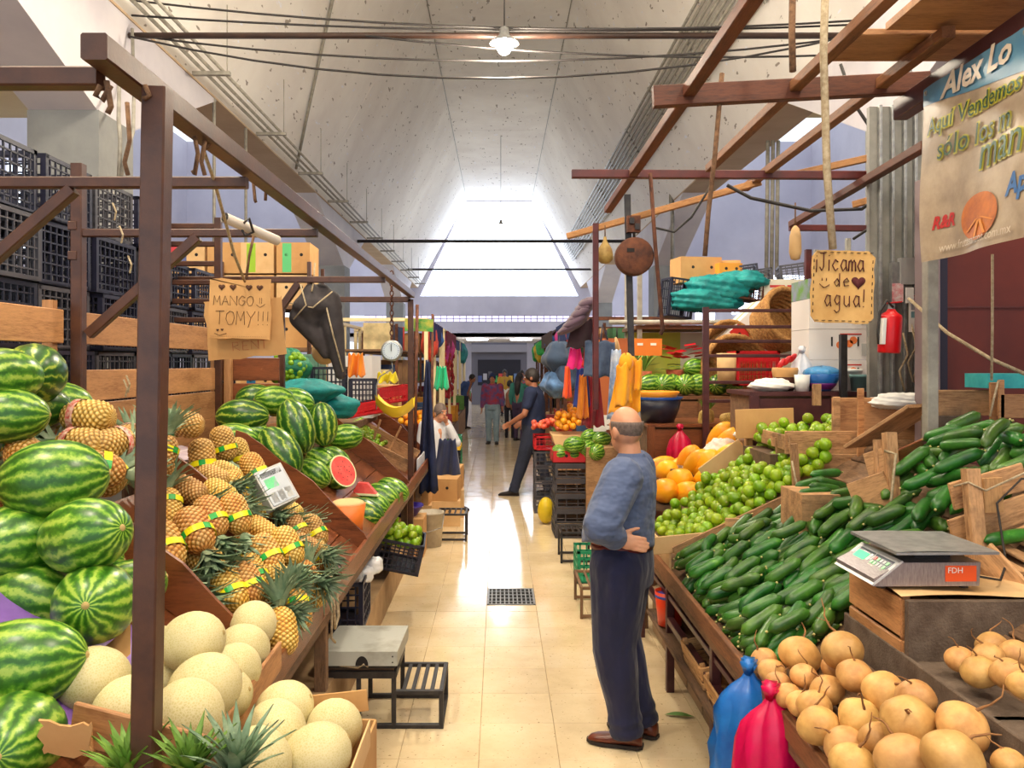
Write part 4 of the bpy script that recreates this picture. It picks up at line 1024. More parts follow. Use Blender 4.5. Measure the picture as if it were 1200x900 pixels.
# boards and small crates between the heaps
PB = thing('partition_boards', 'patchwork of plywood boards fencing the cucumber heap from the limes', 'partition')
def pb(px0, px1, py0, py1, Y, m='crate', Y2=None, nm='board'):
    a = P(px0, (py0+py1)/2, Y); b = P(px1, (py0+py1)/2, Y2 or Y); h = (py1-py0)*Y/950
    b.z = a.z if Y2 is None else b.z
    return beam(nm, a, b, .014, h, M[m], PB)
pb(920,1015,505,532,4.72); pb(930,1012,532,572,4.7); pb(975,1085,466,515,4.95,'ply'); pb(975,1085,515,545,4.95); pb(850,935,607,628,4.5)
pb(1005,1012,455,572,4.66,'ply',nm='post'); pb(976,984,465,516,4.9,'crate',nm='post')
beam('sloping_board', P(1010,522,4.6), P(1085,475,4.3), .35, .02, M['crate'], PB)
pb(1085,1172,457,487,4.1,'crate'); pb(1080,1150,487,512,4.05,'felt'); pb(1160,1167,448,500,3.95,'ply',nm='post'); pb(1170,1176,445,500,3.9,'ply',nm='post'); pb(1172,1240,462,490,3.9,'ply')
for (x0,x1,y0,y1,Y) in ((940,985,580,672,3.95),(988,1025,590,650,3.9)):
    a = P(x0,y0,Y); b = P(x1,y1,Y); MB().bb((a.x,Y,b.z),(b.x,Y+.3,a.z)).build('block', M['crate'], PB)
cw = thing('wooden_crate', 'propped wooden crate with tied corner posts holding cucumbers', 'crate')
def cb(a, b, t, h, m='crate', nm='board'): return beam(nm, a, b, t, h, M[m], cw)
cb(P(1042,507,3.62), P(1048,612,3.55), .05,.05, 'crate','post'); cb(P(1028,515,3.66), P(1030,570,3.64), .03,.03,'crate','post')
cb(P(1018,552,3.7), P(1040,545,3.6), .014,.16); cb(P(1002,592,3.7), P(1045,578,3.55), .014,.2)
cb(P(1048,545,3.6), P(1125,508,4.0), .014,.12,'varnish')
c2 = thing('wooden_crate', 'tilted slat crate at the photo edge above the scale', 'crate')
for (x0,y0,x1,y1,h,Y) in ((1115,582,1200,558,.1,2.95),(1115,625,1215,590,.1,2.95),(1135,660,1215,625,.09,2.9)):
    beam('slat', P(x0,y0,Y), P(x1,y1,Y+.02), .014, h, M['crate'], c2)
beam('post', P(1137,549,2.9), P(1150,690,2.84), .05, .045, M['crate'], c2); beam('post', P(1162,560,2.93), P(1164,600,2.93), .07,.02, M['pine'], c2)
for i in range(4): beam('slat', P(1155+i*18,648-i*9,2.86+.03*i), P(1200+i*18,672-i*9,2.7+.03*i), .05, .012, M['crate'], c2)
beam('slat', P(1150,650,2.8), P(1215,720,2.62), .014, .12, M['crate'], c2)
rope('string', [P(1118,570,2.93),P(1135,565,2.87),P(1155,575,2.86),P(1210,550,2.86)], .004, M['twine'], label='pale string stretched along the tilted slat crate', cat='string')
rope('string', [P(1037,528,3.6),P(1050,532,3.52),P(1046,570,3.5),P(1042,612,3.5)], .006, M['twine'], label='white string knotted round the tied corner posts', cat='string')
rope('string', [P(928,540,4.5),P(935,575,4.48),P(940,600,4.48),P(936,615,4.48)], .006, M['twine'], label='white string hanging on the lime crate post', cat='string')
rope('string', [P(1170,446,3.88),P(1164,470,3.86),P(1160,488,3.86)], .005, M['twine'], label='white string tied to the twin posts behind the cucumbers', cat='string')

# limes
def surfL(x, y): return deckR(x)+.06*np.clip((x-1.2)/.4,0,1)-.0*y
def bL(p): p[:, 0] = np.clip(p[:, 0], .99, 1.86-.0); p[:, 1] = np.clip(p[:, 1], 4.62, 5.62-np.clip(1.5-p[:, 0], 0, .5)*.2); return p
nl = 225; pl0 = scatter(nl, lambda R: (R.uniform(1,1.86), R.uniform(4.63,5.6)), surfL, .17, 9)
pl1 = settle(pl0, np.tile((1,0,0), (nl,1)), 0, .037, surfL, NRM, bL, it=45)
for p in pl1: ob('lime', lime_me, None, p, (R0.uniform(0,6),R0.uniform(0,6),0), 1.07, 'round green lime in the big heap beside the papayas', 'lime', 'limes in the big heap')
lc = thing('lime_crate', 'low plywood crate around the big heap of limes', 'crate')
beam('board', P(763,640,4.6), P(850,632,4.58), .012, .1, M['cardl'], lc); beam('board', (1.0,4.57,.83), (1.75,4.57,1.18), .014, .12, M['crate'], lc)
beam('post', P(930,520,4.56), P(936,612,4.56), .04, .03, M['crate'], lc); beam('post', P(876,503,5.7), P(878,530,5.7), .05,.04, M['crate'], lc)
beam('board', (.97,4.6,.80), (.97,5.65,.80), .012, .12, M['cardl'], lc); beam('board', P(825,560,5.7), P(872,525,5.75), .012, .16, M['cardl'], lc)
beam('board', P(880,507,5.72), P(925,520,4.7), .014, .09, M['crate'], lc)
def surfB(x, y): return 1.37+.28*(x-1.7)+0*y
pb0 = scatter(46, lambda R: (R.uniform(1.72,2.2), R.uniform(4.98,5.5)), surfB, .2, 12)
def bB(p): p[:, 0] = np.clip(p[:, 0], 1.72, 2.22); p[:, 1] = np.clip(p[:, 1], 4.99, 5.5); return p
for p in settle(pb0, np.tile((1,0,0), (46,1)), 0, .037, surfB, V((-.25,0,1)).normalized(), bB, it=45):
    ob('lime', lime_me, None, p, (R0.uniform(0,6),R0.uniform(0,6),0), 1.07, 'round green lime in the raised crate behind the boards', 'lime', 'limes in the raised crate')
uc = thing('lime_crate', 'raised crate of limes with a brown cardboard side', 'crate')
MB().bb((1.66,4.97,1.0),(2.26,5.52,1.36)).build('base', M['oldwood'], uc)
beam('cardboard_side', P(862,497,5.55), P(930,495,5.55), .01, .2, M['card'], uc); beam('board', (1.69,4.96,1.42),(2.26,4.96,1.45), .012,.1, M['crate'], uc)
beam('post', P(957,450,5.5), P(957,475,5.5), .05,.04, M['crate'], uc)
# papayas
gp = 'papayas beyond the limes'
for i, (px, py, Y, ax, s) in enumerate(((780,552,6.3,(.2,-1,.3),1.2),(795,562,6.0,(.3,-1,.2),1.25),(777,575,5.9,(.2,-1,.2),1.35),(803,578,5.85,(.3,-1,.3),1.25),(775,545,6.6,(1,.2,.1),1.1),(800,545,6.55,(1,.3,.1),1.1),
   (806,538,6.4,(.4,-.5,.7),1.15),(815,545,6.15,(.4,-.5,.7),1.25),(825,545,6.1,(.5,-.5,.6),1.3),(832,558,5.9,(.7,-.6,.4),1.2),(843,512,6.5,(.5,-.4,.7),1.25),(853,517,6.3,(.6,-.4,.6),1.2),(858,530,6.1,(.8,-.4,.2),1.1))):
    ob('papaya', papaya_me, None, P(px,py,Y), frame(ax), s, ('orange papaya at the back of the lower row','orange papaya in the middle of the lower row beside the man','largest papaya in front beside the man','front papaya touching the limes','papaya lying crosswise behind the man','papaya lying crosswise behind the lower row','papaya standing at the head of the paper-wrapped row','second papaya of the paper-wrapped row','big ribbed papaya in the paper-wrapped row','papaya nearest the limes in the wrapped row','uppermost papaya leaning on white paper','papaya second from the top on white paper','papaya with a small label below the white paper')[i], 'papaya', gp)
pp = mat('white_wrapping_paper', (238,226,214), (214,196,190), rough=.8, sc=12)
for k, (px, py, Y, r) in enumerate(((808,558,6.25,(.06,.08,.1)),(832,535,6.2,(.05,.06,.1)),(848,528,6.2,(.13,.06,.09)),(873,510,5.8,(.07,.05,.04)))):
    sack(P(px,py,Y), r, 20+k, pp, ('crumpled white paper between the two papaya rows','strip of white paper beside the ribbed papaya','large crumple of white paper under the top papayas','scrap of white paper tied to the lime crate post')[k], 'wrapping_paper')
    bpy.context.scene.objects[-1] if False else None
pt = thing('display_table', 'plain wooden table carrying the papayas', 'table')
MB().bb((1.0,5.82,.86),(1.95,6.8,.9)).build('top', M['oldwood'], pt); MB().bb((1.3,6.1,.9),(1.95,6.8,1.12)).build('riser', M['oldwood'], pt)
for x in (1.05,1.9):
    for y in (5.9,6.7): beam('leg', (x,y,0),(x,y,.86), .06,.06, M['oldwood'], pt)

# things under the lip: pail, crates of squash, plastic bags on the lip
pa = thing('pail', 'orange-red pail with a blue band under the vegetable stall', 'pail', P(777,720,4.75)-V((0,0,0)))
pa.location = (1.02,4.85,.36)
MB().lathe([(.07,0),(.09,.2),(.085,.2),(.066,.008)], 20).build('body', mat('orange_red_plastic', (226,62,24), rough=.4), pa, True)
MB().lathe([(.088,.165),(.089,.18)], 20).build('band', mat('blue_band', (60,80,180), rough=.4), pa, True)
lsf = thing('low_shelf', 'low plank shelf under the vegetable stall', 'shelf')
for x in (1.0,1.12,1.24): beam('plank', (x,2.6,.335), (x,5.2,.335), .11, .025, M['oldwood'], lsf)
for y in (2.7,4.0,5.1): MB().bb((1.14,y,.24),(1.2,y+.05,.322)).build('support', M['oldwood'], lsf)
wcrate((1.16,4.1,.35), (.34,.4,.14), M['pine'], 'pale slat crate under the lip with dark squash', (0,-.2,0), slats=2)
wcrate((1.16,3.62,.35), (.34,.4,.14), M['pine'], 'nearer pale slat crate under the lip with a green squash', (0,-.2,0), slats=2)
M['dsq'] = mat('dark_squash_skin', (28,26,40), rough=.3)
for i, (x, y, z, m) in enumerate(((1.1,4.15,.47,'dsq'),(1.2,4.05,.5,'dsq'),(1.12,4.0,.48,'dsq'),(1.1,3.7,.46,'dsq'),(1.2,3.6,.48,'cuc'),(1.1,3.55,.46,'cuc'))):
    ob('squash', sphere_me('squash', M[m], .052, 1.3, 14), None, (x,y,z), (.9,0,i), None, 'dark shiny squash in the low slat crate' if m == 'dsq' else 'green squash in the low slat crate', 'squash', 'squash under the lip')
def hanging_bag(p, w, h, m, lab, seed):
    R = random.Random(seed); ph = R.uniform(0,6)
    prof = [(.03,.035),(.016,.01),(.03,-.012),(w*.28,-.04),(w*.4,-.075),(w*.46,-.13),(w*.5,-h*.55),(w*.52,-h*.85),(w*.46,-h),(w*.2,-h-.012)]
    t = thing('plastic_bag', lab, 'bag', p)
    MB().lathe(prof, 28, None, lambda q, a: V((q.x*(1+.2*math.sin(8*a+ph+q.z*16)*min(1, max(0,-q.z*8)))+.03*q.z, q.y*.6*(1+.16*math.sin(7*a+ph)), q.z))).build('bag', m, t, True)
    MB().lathe([(.03,.05),(.014,.0),(.02,.06)], 14, None, lambda q, a: V((q.x*(1+.4*math.sin(4*a)), q.y*(1+.4*math.cos(3*a)), q.z))).build('knot', m, t, True)
    return t
hanging_bag((.90,2.92,.80), .24, .46, mat('blue_film', (36,124,206), (20,92,176), rough=.3, sc=7), 'blue plastic bag knotted and hanging from the lip by the jicamas', 3)
hanging_bag((.905,2.70,.80), .22, .44, mat('magenta_film', (226,16,92), (196,8,70), rough=.3, sc=7), 'bright pink plastic bag hanging from the lip beside the blue bag', 6)
lf = MB().grid(lambda u, v: V((.90+.16*u, 4.42+.05*(v-.5)*math.sin(PI*u)-.03*u, .006+.012*math.sin(PI*u))), 8, 4)
lf.build('fallen_leaf', mat('green_leaf', (86,130,52), rough=.6), smooth=True, label='single green leaf lying on the floor tiles by the plinth', cat='leaf')
# ================================================================== overhead timber frame, banner and hanging things
TF = thing('timber_pergola', 'overhead frame of brown timber rails and beams above the vegetable stall', 'frame')
def tr(a, b, w, h, m='rail', nm='rail'): return beam(nm, a, b, w, h, M[m], TF, .004)
tr((.91,1.9,3.24),(.905,6.75,3.2),.06,.055); tr((1.43,2.6,3.27),(1.40,5.4,3.22),.055,.05,'rail2'); tr((1.83,3.3,3.27),(1.82,6.0,3.22),.055,.05,'rail2')
tr(P(665,277,6.3), P(892,213,5.75), .045,.045,'pole'); tr(P(1085,170,4.56), P(928,263,6.7), .06,.05); tr(P(925,206,6.0), P(1024,184,5.9), .045,.05,'pole')
tr(P(765,114,3.9), P(1088,97,3.9), .05,.1,'rail','beam'); tr(P(670,204,5.5), P(1082,206,5.5), .05,.055,'redsteel','beam'); tr(P(925,267,6.75), P(1048,268,6.75), .045,.05,'redsteel','beam')
tr((1.98,4.0,3.17),(1.98,1.4,3.22),.07,.1,'steelp','beam'); tr((2.1,3.95,0),(2.1,3.95,3.2),.055,.055,'pipe','post'); tr(P(1000,240,6.2), P(1043,228,6.0), .04,.05,'pole')
tr(P(1100,180,4.5), P(1000,300,9), .03,.03,'rail2') if False else None
for k, (y0, y1, x0) in enumerate(((3.42,3.72,1.5),(3.1,3.4,1.62),(2.76,3.08,1.75),(2.4,2.74,1.8))):
    tr((x0,(y0+y1)/2,3.32+.012*k),(3.1,(y0+y1)/2,3.32+.012*k), y1-y0, .03,'ply','plank')
tr(P(698,262,5.7), P(698,480,5.7), .04,.04,'redsteel','post')
for k, (pp, r, m, lab) in enumerate((
  ([P(968,-40,3.0),P(965,60,3.0),P(969,200,3.0),P(976,292,3.0)], .014,'twine','thick pale rope holding up the jicama sign'),
  ([P(846,86,3.9),P(838,180,3.9),P(830,250,3.9),P(826,300,3.9)], .012,'olderope','brown rope dangling from the timber rail over the man'),
  ([P(929,-20,3.6),P(928,40,3.6),P(929,84,3.6)], .015,'olderope','short knotted rope end hanging at the photo top'),
  ([P(852,217,5.4),P(880,232,5.4),P(950,247,5.4),P(1010,245,5.4),P(1048,216,5.4)], .012,'cable','black cable drooping below the red beam'),
  ([P(1055,220,5.4),P(1030,260,5.6),P(1000,280,5.8)], .010,'cable','black cable slanting behind the jicama sign'),
  ([P(985,75,6),P(1000,120,6),P(1030,165,6),P(1050,180,6)], .012,'cable','thin black wire curving down to the conduits'),
  ([P(768,267,5.4),P(790,272,5.4),P(810,255,5.4),P(835,215,5.4)], .008,'cable','thin wire from the fuse box to the timber rail'),
  ([P(1065,350,4.6),P(1110,390,4.2),P(1160,420,4.0),P(1205,440,3.8)], .009,'twine','pale rope stretched slanting across the maroon panel'),
  ([P(1163,298,3.9),P(1163,380,3.9),P(1162,446,3.9)], .006,'twine','vertical white string in front of the maroon panel'),
  ([P(238,175,2.4),P(252,215,2.7),P(275,300,3.3),P(287,330,3.55)], .006,'twine','grey string holding the mango sign'),
  ([P(300,265,3.6),P(292,300,3.6),P(288,332,3.6)], .006,'olderope','dark string tied from the pipe to the mango sign'))):
    rope('rope' if r > .0115 else 'wire', pp, r, M[m], label=lab, cat='rope' if r > .0115 else 'wire')
# rusty round scale with its hanging bar, fuse box, hooked rod, gourd
rs = thing('hanging_scale', 'round rusty scale dial seen from behind hanging in the aisle', 'scale', P(743,301,5.45))
MB().lathe([(.0,-.045),(.115,-.045),(.128,-.035),(.128,.035),(.115,.045),(.0,.045)], 32, Matrix.Rotation(PI/2, 4, 'X')).build('dial_case', M['rust'], rs, True)
MB().lathe([(.028,-.06),(.034,-.045)], 16, Matrix.Rotation(PI/2, 4, 'X')).build('hub', M['rust'], rs)
MB().box((-.03,-.047,.04), (.05,.006,.025)).build('slot', M['black'], rs)
MB().tube([(0,0,.13),(0,0,.24)], .01, 8).build('hook', M['blacksteel'], rs, True)
beam('hanging_bar', P(735,228,5.5), P(742,505,5.5), .042, .03, M['blacksteel'], label='long black steel bar hanging below the rusty scale', cat='bar')
fb = thing('fuse_box', 'small dark fuse box fixed to the hanging bar', 'fuse box', P(742,263,5.46))
MB().box((0,0,0), (.09,.06,.11)).build('case', M['rust'], fb); MB().box((-.015,-.035,.02), (.03,.02,.04)).build('fuse', M['blacksteel'], fb); MB().box((.022,-.035,-.02), (.03,.02,.04)).build('fuse', M['blacksteel'], fb)
rope('hooked_rod', [P(762,203,5.4),P(768,290,5.4),P(776,380,5.4),P(777,386,5.4),P(774,392,5.4)], .014, M['rust'], label='rusty rod with a hook hanging from the red beam', cat='rod')
gd = thing('bottle_gourd', 'yellowish bottle gourd hanging from the pale timber pole', 'gourd', P(709,297,5.8))
MB().lathe([(.0,-.075),(.03,-.07),(.055,-.045),(.06,-.01),(.05,.03),(.03,.065),(.014,.09),(.01,.12)], 18).build('body', mat('gourd_skin', (196,164,92), (150,116,60), rough=.6, sc=14), gd, True)
rope('cord', [(0,0,.12),(0,0,.2)], .005, M['olderope'], gd)
lm_ = thing('hanging_loofah', 'pale elongated loofah hanging beside the jicama sign', 'gourd', P(932,285,5.6))
MB().lathe([(.0,-.12),(.03,-.11),(.042,-.06),(.038,.05),(.026,.1),(.01,.12)], 14).build('body', M['cardl'], lm_, True); rope('cord', [(0,0,.12),(0,0,.28)], .005, M['olderope'], lm_)

# ------------------------------------------------------------------ hand lettering
GL = {'M':[[(0,0),(.1,1),(.5,.3),(.9,1),(1,0)]],'A':[[(0,0),(.5,1),(1,0)],[(.2,.4),(.8,.4)]],'N':[[(0,0),(0,1),(1,0),(1,1)]],
'G':[[(.95,.85),(.5,1),(.05,.6),(.1,.15),(.55,0),(.95,.3),(.95,.5),(.55,.5)]],'O':[[(.5,1),(.1,.8),(0,.4),(.3,0),(.75,.05),(1,.5),(.85,.9),(.5,1)]],
'T':[[(0,1),(1,1)],[(.5,1),(.45,0)]],'Y':[[(0,1),(.5,.5)],[(1,1),(.5,.5),(.2,-.2)]],'!':[[(.5,1),(.45,.3)],[(.42,.06),(.46,.0)]],'R':[[(0,0),(0,1),(.7,.95),(.8,.65),(.1,.5),(.9,0)]],
'E':[[(.9,1),(.1,1),(.1,0),(.9,0)],[(.1,.5),(.7,.5)]],'J':[[(.1,1),(.9,1)],[(.6,1),(.6,.2),(.35,0),(.05,.2)]],'i':[[(.5,.62),(.5,0)],[(.5,.85),(.52,.88)]],
'c':[[(.9,.5),(.5,.65),(.1,.3),(.5,0),(.9,.15)]],'a':[[(.85,.6),(.4,.65),(.08,.3),(.4,0),(.85,.25),(.85,.62)],[(.85,.3),(1,0)]],'m':[[(0,0),(.05,.6)],[(.05,.45),(.3,.65),(.48,.5),(.5,0)],[(.5,.45),(.75,.65),(.95,.5),(1,0)]],
'd':[[(.85,1),(.85,0)],[(.85,.3),(.5,.6),(.1,.3),(.45,0),(.85,.3)]],'e':[[(.1,.35),(.9,.4),(.6,.65),(.15,.4),(.3,.05),(.9,.12)]],'g':[[(.85,.6),(.4,.65),(.1,.35),(.45,.1),(.85,.3)],[(.85,.62),(.85,-.2),(.45,-.35),(.1,-.2)]],
'u':[[(.1,.62),(.12,.15),(.45,0),(.85,.2)],[(.85,.62),(.88,0)]],'¡':[[(.5,.62),(.5,-.1)],[(.5,.8),(.52,.83)]],'B':[[(0,0),(0,1),(.7,.9),(.1,.5),(.85,.3),(0,0)]]}
def strokes(mb, polys, r, y=0.0):
    for pl in polys: mb.tube([(a, y, b) for a, b in pl], r, 5, flat=.35) if len(pl) > 1 else None
def write(mb, txt, x, z, cw, ch, r, gap=.3, y=0.0, slant=0):
    for c in txt:
        if c == ' ': x += cw*.7; continue
        wd = cw*(.35 if c in 'i!¡' else 1)
        strokes(mb, [[(x+a*wd+slant*b*ch, z+b*ch) for a, b in pl] for pl in GL[c]], r, y); x += wd+cw*gap
    return x
def heart(mb, x, z, s, y=0.0):
    pts = [(x+s*math.sin(t)**3, z+s*(.81*math.cos(t)-.31*math.cos(2*t)-.12*math.cos(3*t)-.06*math.cos(4*t))) for t in [2*PI*i/24 for i in range(24)]]
    mb.prism(pts, .003, 'y', y)
js = thing('jicama_sign', 'hand-lettered cardboard sign reading jicama de agua hanging from a rope', 'sign', P(987,336,3.04), (0,.03,0))
sheet(.236,.272,.09,.003,1).build('board', mat('yellow_card', (214,172,108), (196,150,86), rough=.9, sc=8), js)
t_ = MB(); y = -.005
write(t_, '¡Jicama', -.105,.058,.026,.066,.0052,.22,y); write(t_, 'de', -.035,.0,.026,.05,.0045,.3,y); write(t_, 'agua!', -.068,-.075,.026,.066,.0045,.38,y)
heart(t_, .058, .018, .026, y)
strokes(t_, [[(-.078,.03),(-.078,.02)],[(-.062,.03),(-.062,.02)],[(-.088,.008),(-.07,-.006),(-.05,.006)]], .0035, y)
t_.build('lettering', M['maroonmark'], js, True)
t_ = MB()
for i in range(9):
    for z in (-.128,.128): strokes(t_, [[(-.1+i*.025,z),(-.088+i*.025,z)]], .0028, y)
for i in range(8):
    for x in (-.11,.11): strokes(t_, [[(x,-.1+i*.027),(x,-.088+i*.027)]], .0028, y)
t_.build('dashed_border', M['black'], js, True)
mp = P(284,372,3.6)
m2_ = thing('mango_sign', 'plain cardboard sheet with faint red letters behind the mango sign', 'sign', P(287,385,3.63), (0,-.09,0))
sheet(.345,.26,.0,.006,3).build('board', M['card'], m2_)
t_ = MB(); write(t_, 'RENT', -.06,-.095,.032,.038,.0018,.3,-.0045); t_.build('lettering', M['redmark'], m2_, True)
ms = thing('mango_sign', 'cardboard sign hand-lettered mango tomy with hearts hung on string', 'sign', P(281,362,3.58), (0,.02,0))
sheet(.272,.262,.0,.004,2).build('board', M['card'], ms)
t_ = MB(); y = -.0045
for i, x in enumerate((-.08,-.03,.04,.088)): heart(t_, x, .095, .0145, y)
xx = write(t_, 'MANGO', -.115,.015,.03,.042,.0021,.22,y); strokes(t_, [[(.088,.05),(.088,.025)],[(.097,.05),(.097,.025)],[(.075,.02),(.09,.008),(.112,.022)]], .002, y)
write(t_, 'TOMY!!!', -.105,-.07,.038,.06,.0022,.2,y)
heart(t_, -.095,-.095,.006,y); heart(t_, -.075,-.093,.006,y); strokes(t_, [[(-.11,-.108),(-.085,-.118),(-.055,-.108)]], .0018, y)
t_.build('lettering', M['marker'], ms, True)
t_ = MB()
for i in range(26): strokes(t_, [[(-.125+i*.0097,-.122),(-.121+i*.0097,-.122)]], .0012, y)
t_.build('dashed_border', M['marker'], ms, True)
pv = thing('plastic_pipe', 'short white plastic pipe tied under the steel rail by the mango sign', 'pipe')
MB().tube([P(263,255,3.35),P(325,282,3.62)], .022, 16, cap=False).build('pipe', mat('dusty_white_pipe', (206,196,186), rough=.5), pv, True)
MB().tube([P(263,255,3.35)+V((.001,.002,0)),P(324,281.5,3.62)], .018, 12).build('bore', M['black'], pv, True)
rope('tie', [P(285,262,3.42),P(292,256,3.4),P(297,272,3.46),P(287,276,3.44),P(283,268,3.43)], .006, M['cable'], pv)

# ------------------------------------------------------------------ printed banner
BX, BY0, BY1, BZ0, BZ1 = 1.915, 3.65, 2.28, 2.37, 3.15
def bwave(u, v): return .022*math.sin(8*u+2.5*v+.5)*(.25+.75*v)+.004*math.sin(17*u-6*v)
def bpt(u, v, e=0.0):
    "u metres from the far edge towards the camera, v 0 top 1 bottom"
    return V((BX-bwave(u, v)-e-.03*v, BY0-u-.04*v, BZ1+.02*u*0-(BZ1-BZ0)*v))
bn = thing('banner', 'dusty printed vinyl banner with green lettering and a mango picture', 'banner')
t = NT('dusty_vinyl'); v_ = t.objc()
col = t.ramp(t.noise(v_, 3.5, 6, .65), [(.25, lin((128,110,90))), (.5, lin((176,156,130))), (.75, lin((204,190,166)))])
t.set(t.b, 'Base Color', col); t.b.inputs['Roughness'].default_value = .38
MB().grid(lambda a, b: bpt(a*1.37, b), 40, 16).build('sheet', t.m, bn, True)
MB().grid(lambda a, b: bpt(a*1.37, b*(.10+.22*a), .002), 30, 4).build('blue_strip', mat('banner_blue', (56,112,150), (90,140,168), rough=.4, sc=5), bn, True)
def onb(txt, u, v, size, m, nm, shear=.15, off=.0, rise=0.0, e=.004):
    me = text_me(txt, size, shear, off)
    for w_ in me.vertices:
        x, z = w_.co.x, w_.co.y
        w_.co = bpt(u+x, v-(z+x*rise)/(BZ1-BZ0), e)
    me.materials.append(m); return ob(nm, me, bn)
bgreen = mat('banner_green', (26,86,52), (20,66,50), rough=.45, sc=8); byel = mat('banner_yellow', (196,190,60), rough=.45)
bw = mat('banner_white', (222,210,190), (196,180,160), rough=.45, sc=9); bbl = mat('banner_blue_logo', (60,110,170), rough=.4); brd = mat('banner_red', (190,44,40), rough=.4)
for txt, u, v, s in (('Aquí Vendemos',.06,.29,.098),('sólo los m',.13,.45,.122),('man',.40,.59,.19)):
    onb(txt, u, v, s, byel, 'lettering_edge', off=.006, rise=0, e=.006); onb(txt, u, v, s, bgreen, 'lettering', rise=0, e=.0095)
onb('Alex Lo', .17, .12, .14, bw, 'lettering', .3, .004, 0, .009); onb('www.frutasarcos.com.mx', .13, .965, .052, bw, 'lettering', .1, 0, 0, .012)
onb('Ap', .62, .78, .11, bbl, 'logo', .25, .004); onb('R&R', .08, .83, .075, brd, 'logo', .35, .003)
mg = MB(); mg.add([bpt(.42+.145*r_*math.cos(2*PI*i/28), .83+.12*r_*math.sin(2*PI*i/28), .006) for r_ in (1,.66,.33,.01) for i in range(28)], [(k*28+i, k*28+(i+1) % 28, (k+1)*28+(i+1) % 28, (k+1)*28+i) for k in range(3) for i in range(28)]); mg.build('mango_picture', mat('mango_print', (206,116,30), (170,88,22), rough=.45, sc=16), bn)
for i in range(4):
    a = .4+i*.7; mg = MB(); mg.grid(lambda p, q: bpt(.42+(.02+.1*p)*math.cos(a)+.02*q, .83+(.02+.08*p)*math.sin(a)*1.1, .009), 4, 2); mg.build('mango_picture', mat('mango_print_light%d' % i, (222,140,40), rough=.45), bn)
for u in (.03,.7,1.3): MB().lathe([(.012,0),(.012,.004)], 12, Matrix.Translation(bpt(u,.03,.006)) @ Matrix.Rotation(PI/2,4,'Y')).build('eyelet', M['galv'], bn)
for u in (.03,.7,1.3): rope('tie', [bpt(u,.03,.008), V((1.98, BY0-u, 3.18))], .005, M['twine'], bn)

# ------------------------------------------------------------------ maroon panel, metal-clad pier and the things fixed to it
dr = MB().bb((2.56,4.75,0),(4.1,4.82,3.0)).build('door_1', mat('maroon_board', (104,34,24), (84,24,20), rough=.6, sc=2), **S)
MB().bb((2.47,4.68,0),(2.545,4.82,3.0)).build('jamb', mat('grey_lilac_jamb', (130,112,116), rough=.6), dr); MB().bb((2.545,4.7,0),(2.60,4.82,3.0)).build('edge', mat('navy_edge', (26,20,46), rough=.6), dr)
beam('batten', (2.62,4.74,2.25),(4.1,4.74,2.25), .006,.01, M['redsteel'], dr); beam('batten', (3.1,4.74,.6),(3.1,4.74,2.25), .006,.01, M['redsteel'], dr)
pn = thing('metal_cladding', 'grey metal sheet cladding beside the maroon panel', 'panel')
MB().bb((2.42,5.3,0),(2.78,5.34,3.6)).build('sheet', mat('dull_metal_sheet', (138,136,128), (112,110,104), rough=.5, sc=6), pn)
for x in (2.48,2.56,2.64,2.71): beam('rib', (x,5.28,.3),(x,5.28,3.6), .02,.035, M['galv'], pn)
for k, (px, py, w, h, m, lab) in enumerate(((1051,325,.08,.19,M['galv'],'tall grey electrical box on the metal cladding'),(1062,318,.09,.17,mat('box_grey', (150,150,150), rough=.5),'dark-sided electrical box next to the tall grey one'),(1052,343,.07,.12,mat('red_white_notice', (226,120,130), (240,230,228), rough=.6, sc=30),'small red and white notice on the cladding'),(1066,346,.05,.1,M['white'],'tiny white card hanging under the notice'))):
    MB().box(P(px,py,5.24-.02*k), (w,.05 if k < 2 else .006,h)).build('electrical_box' if k < 2 else 'notice', m, label=lab, cat='box' if k < 2 else 'notice')
cal = thing('calendar', 'paper wall calendar with a red header on the metal cladding', 'calendar', P(1076,367,5.2))
MB().box((0,0,0), (.12,.008,.24)).build('page', M['white'], cal); MB().box((-.02,-.006,.1), (.06,.004,.03)).build('header', M['cratered'], cal)
for i in range(4): MB().box((-.03+.045*(i % 2),-.006,.04-.05*(i//2)), (.035,.003,.04)).build('picture', mat('calendar_grey%d' % i, (150-20*i,150,156), rough=.7), cal)
me = text_me('13', .06); me.materials.append(mat('calendar_blue', (50,70,150), rough=.7)); ob('number', me, cal, (.0,-.008,-.09), (PI/2,0,0))
me = text_me('FUD', .026); me.materials.append(M['white']); ob('lettering', me, cal, (-.046,-.0085,.09), (PI/2,0,0))
fx = thing('fire_extinguisher', 'red fire extinguisher hung tilted on the metal cladding', 'extinguisher', P(1043,389,5.0), (0,.06,0))
MB().lathe([(.0,-.13),(.062,-.13),(.066,-.122),(.066,.09),(.06,.105),(.03,.125),(.022,.14)], 24).build('cylinder', mat('extinguisher_red', (206,16,26), rough=.3), fx, True)
MB().lathe([(.02,.14),(.02,.17)], 12).build('valve', M['galv'], fx); beam('lever', (-.03,0,.175),(.06,0,.19), .018,.01, M['cratered'], fx)
rope('hose', [(.0,-.02,.15),(-.04,-.02,.19),(-.075,-.01,.12),(-.078,-.01,-.02),(-.07,-.01,-.08)], .009, M['cable'], fx); MB().box((-.06,-.03,0), (.02,.05,.16)).build('label_plate', M['white'], fx)
for k, (px, py) in enumerate(((1058,420),(1068,410),(1075,425))):
    rope('loose_wire', [P(px,py-30,5.2),P(px+6,py-5,5.18),P(px-4,py+15,5.2),P(px+2,py+38,5.2)], .006, M['twine'], label='pale loose wire straggling down the metal cladding', cat='wire', group='loose wires on the cladding')
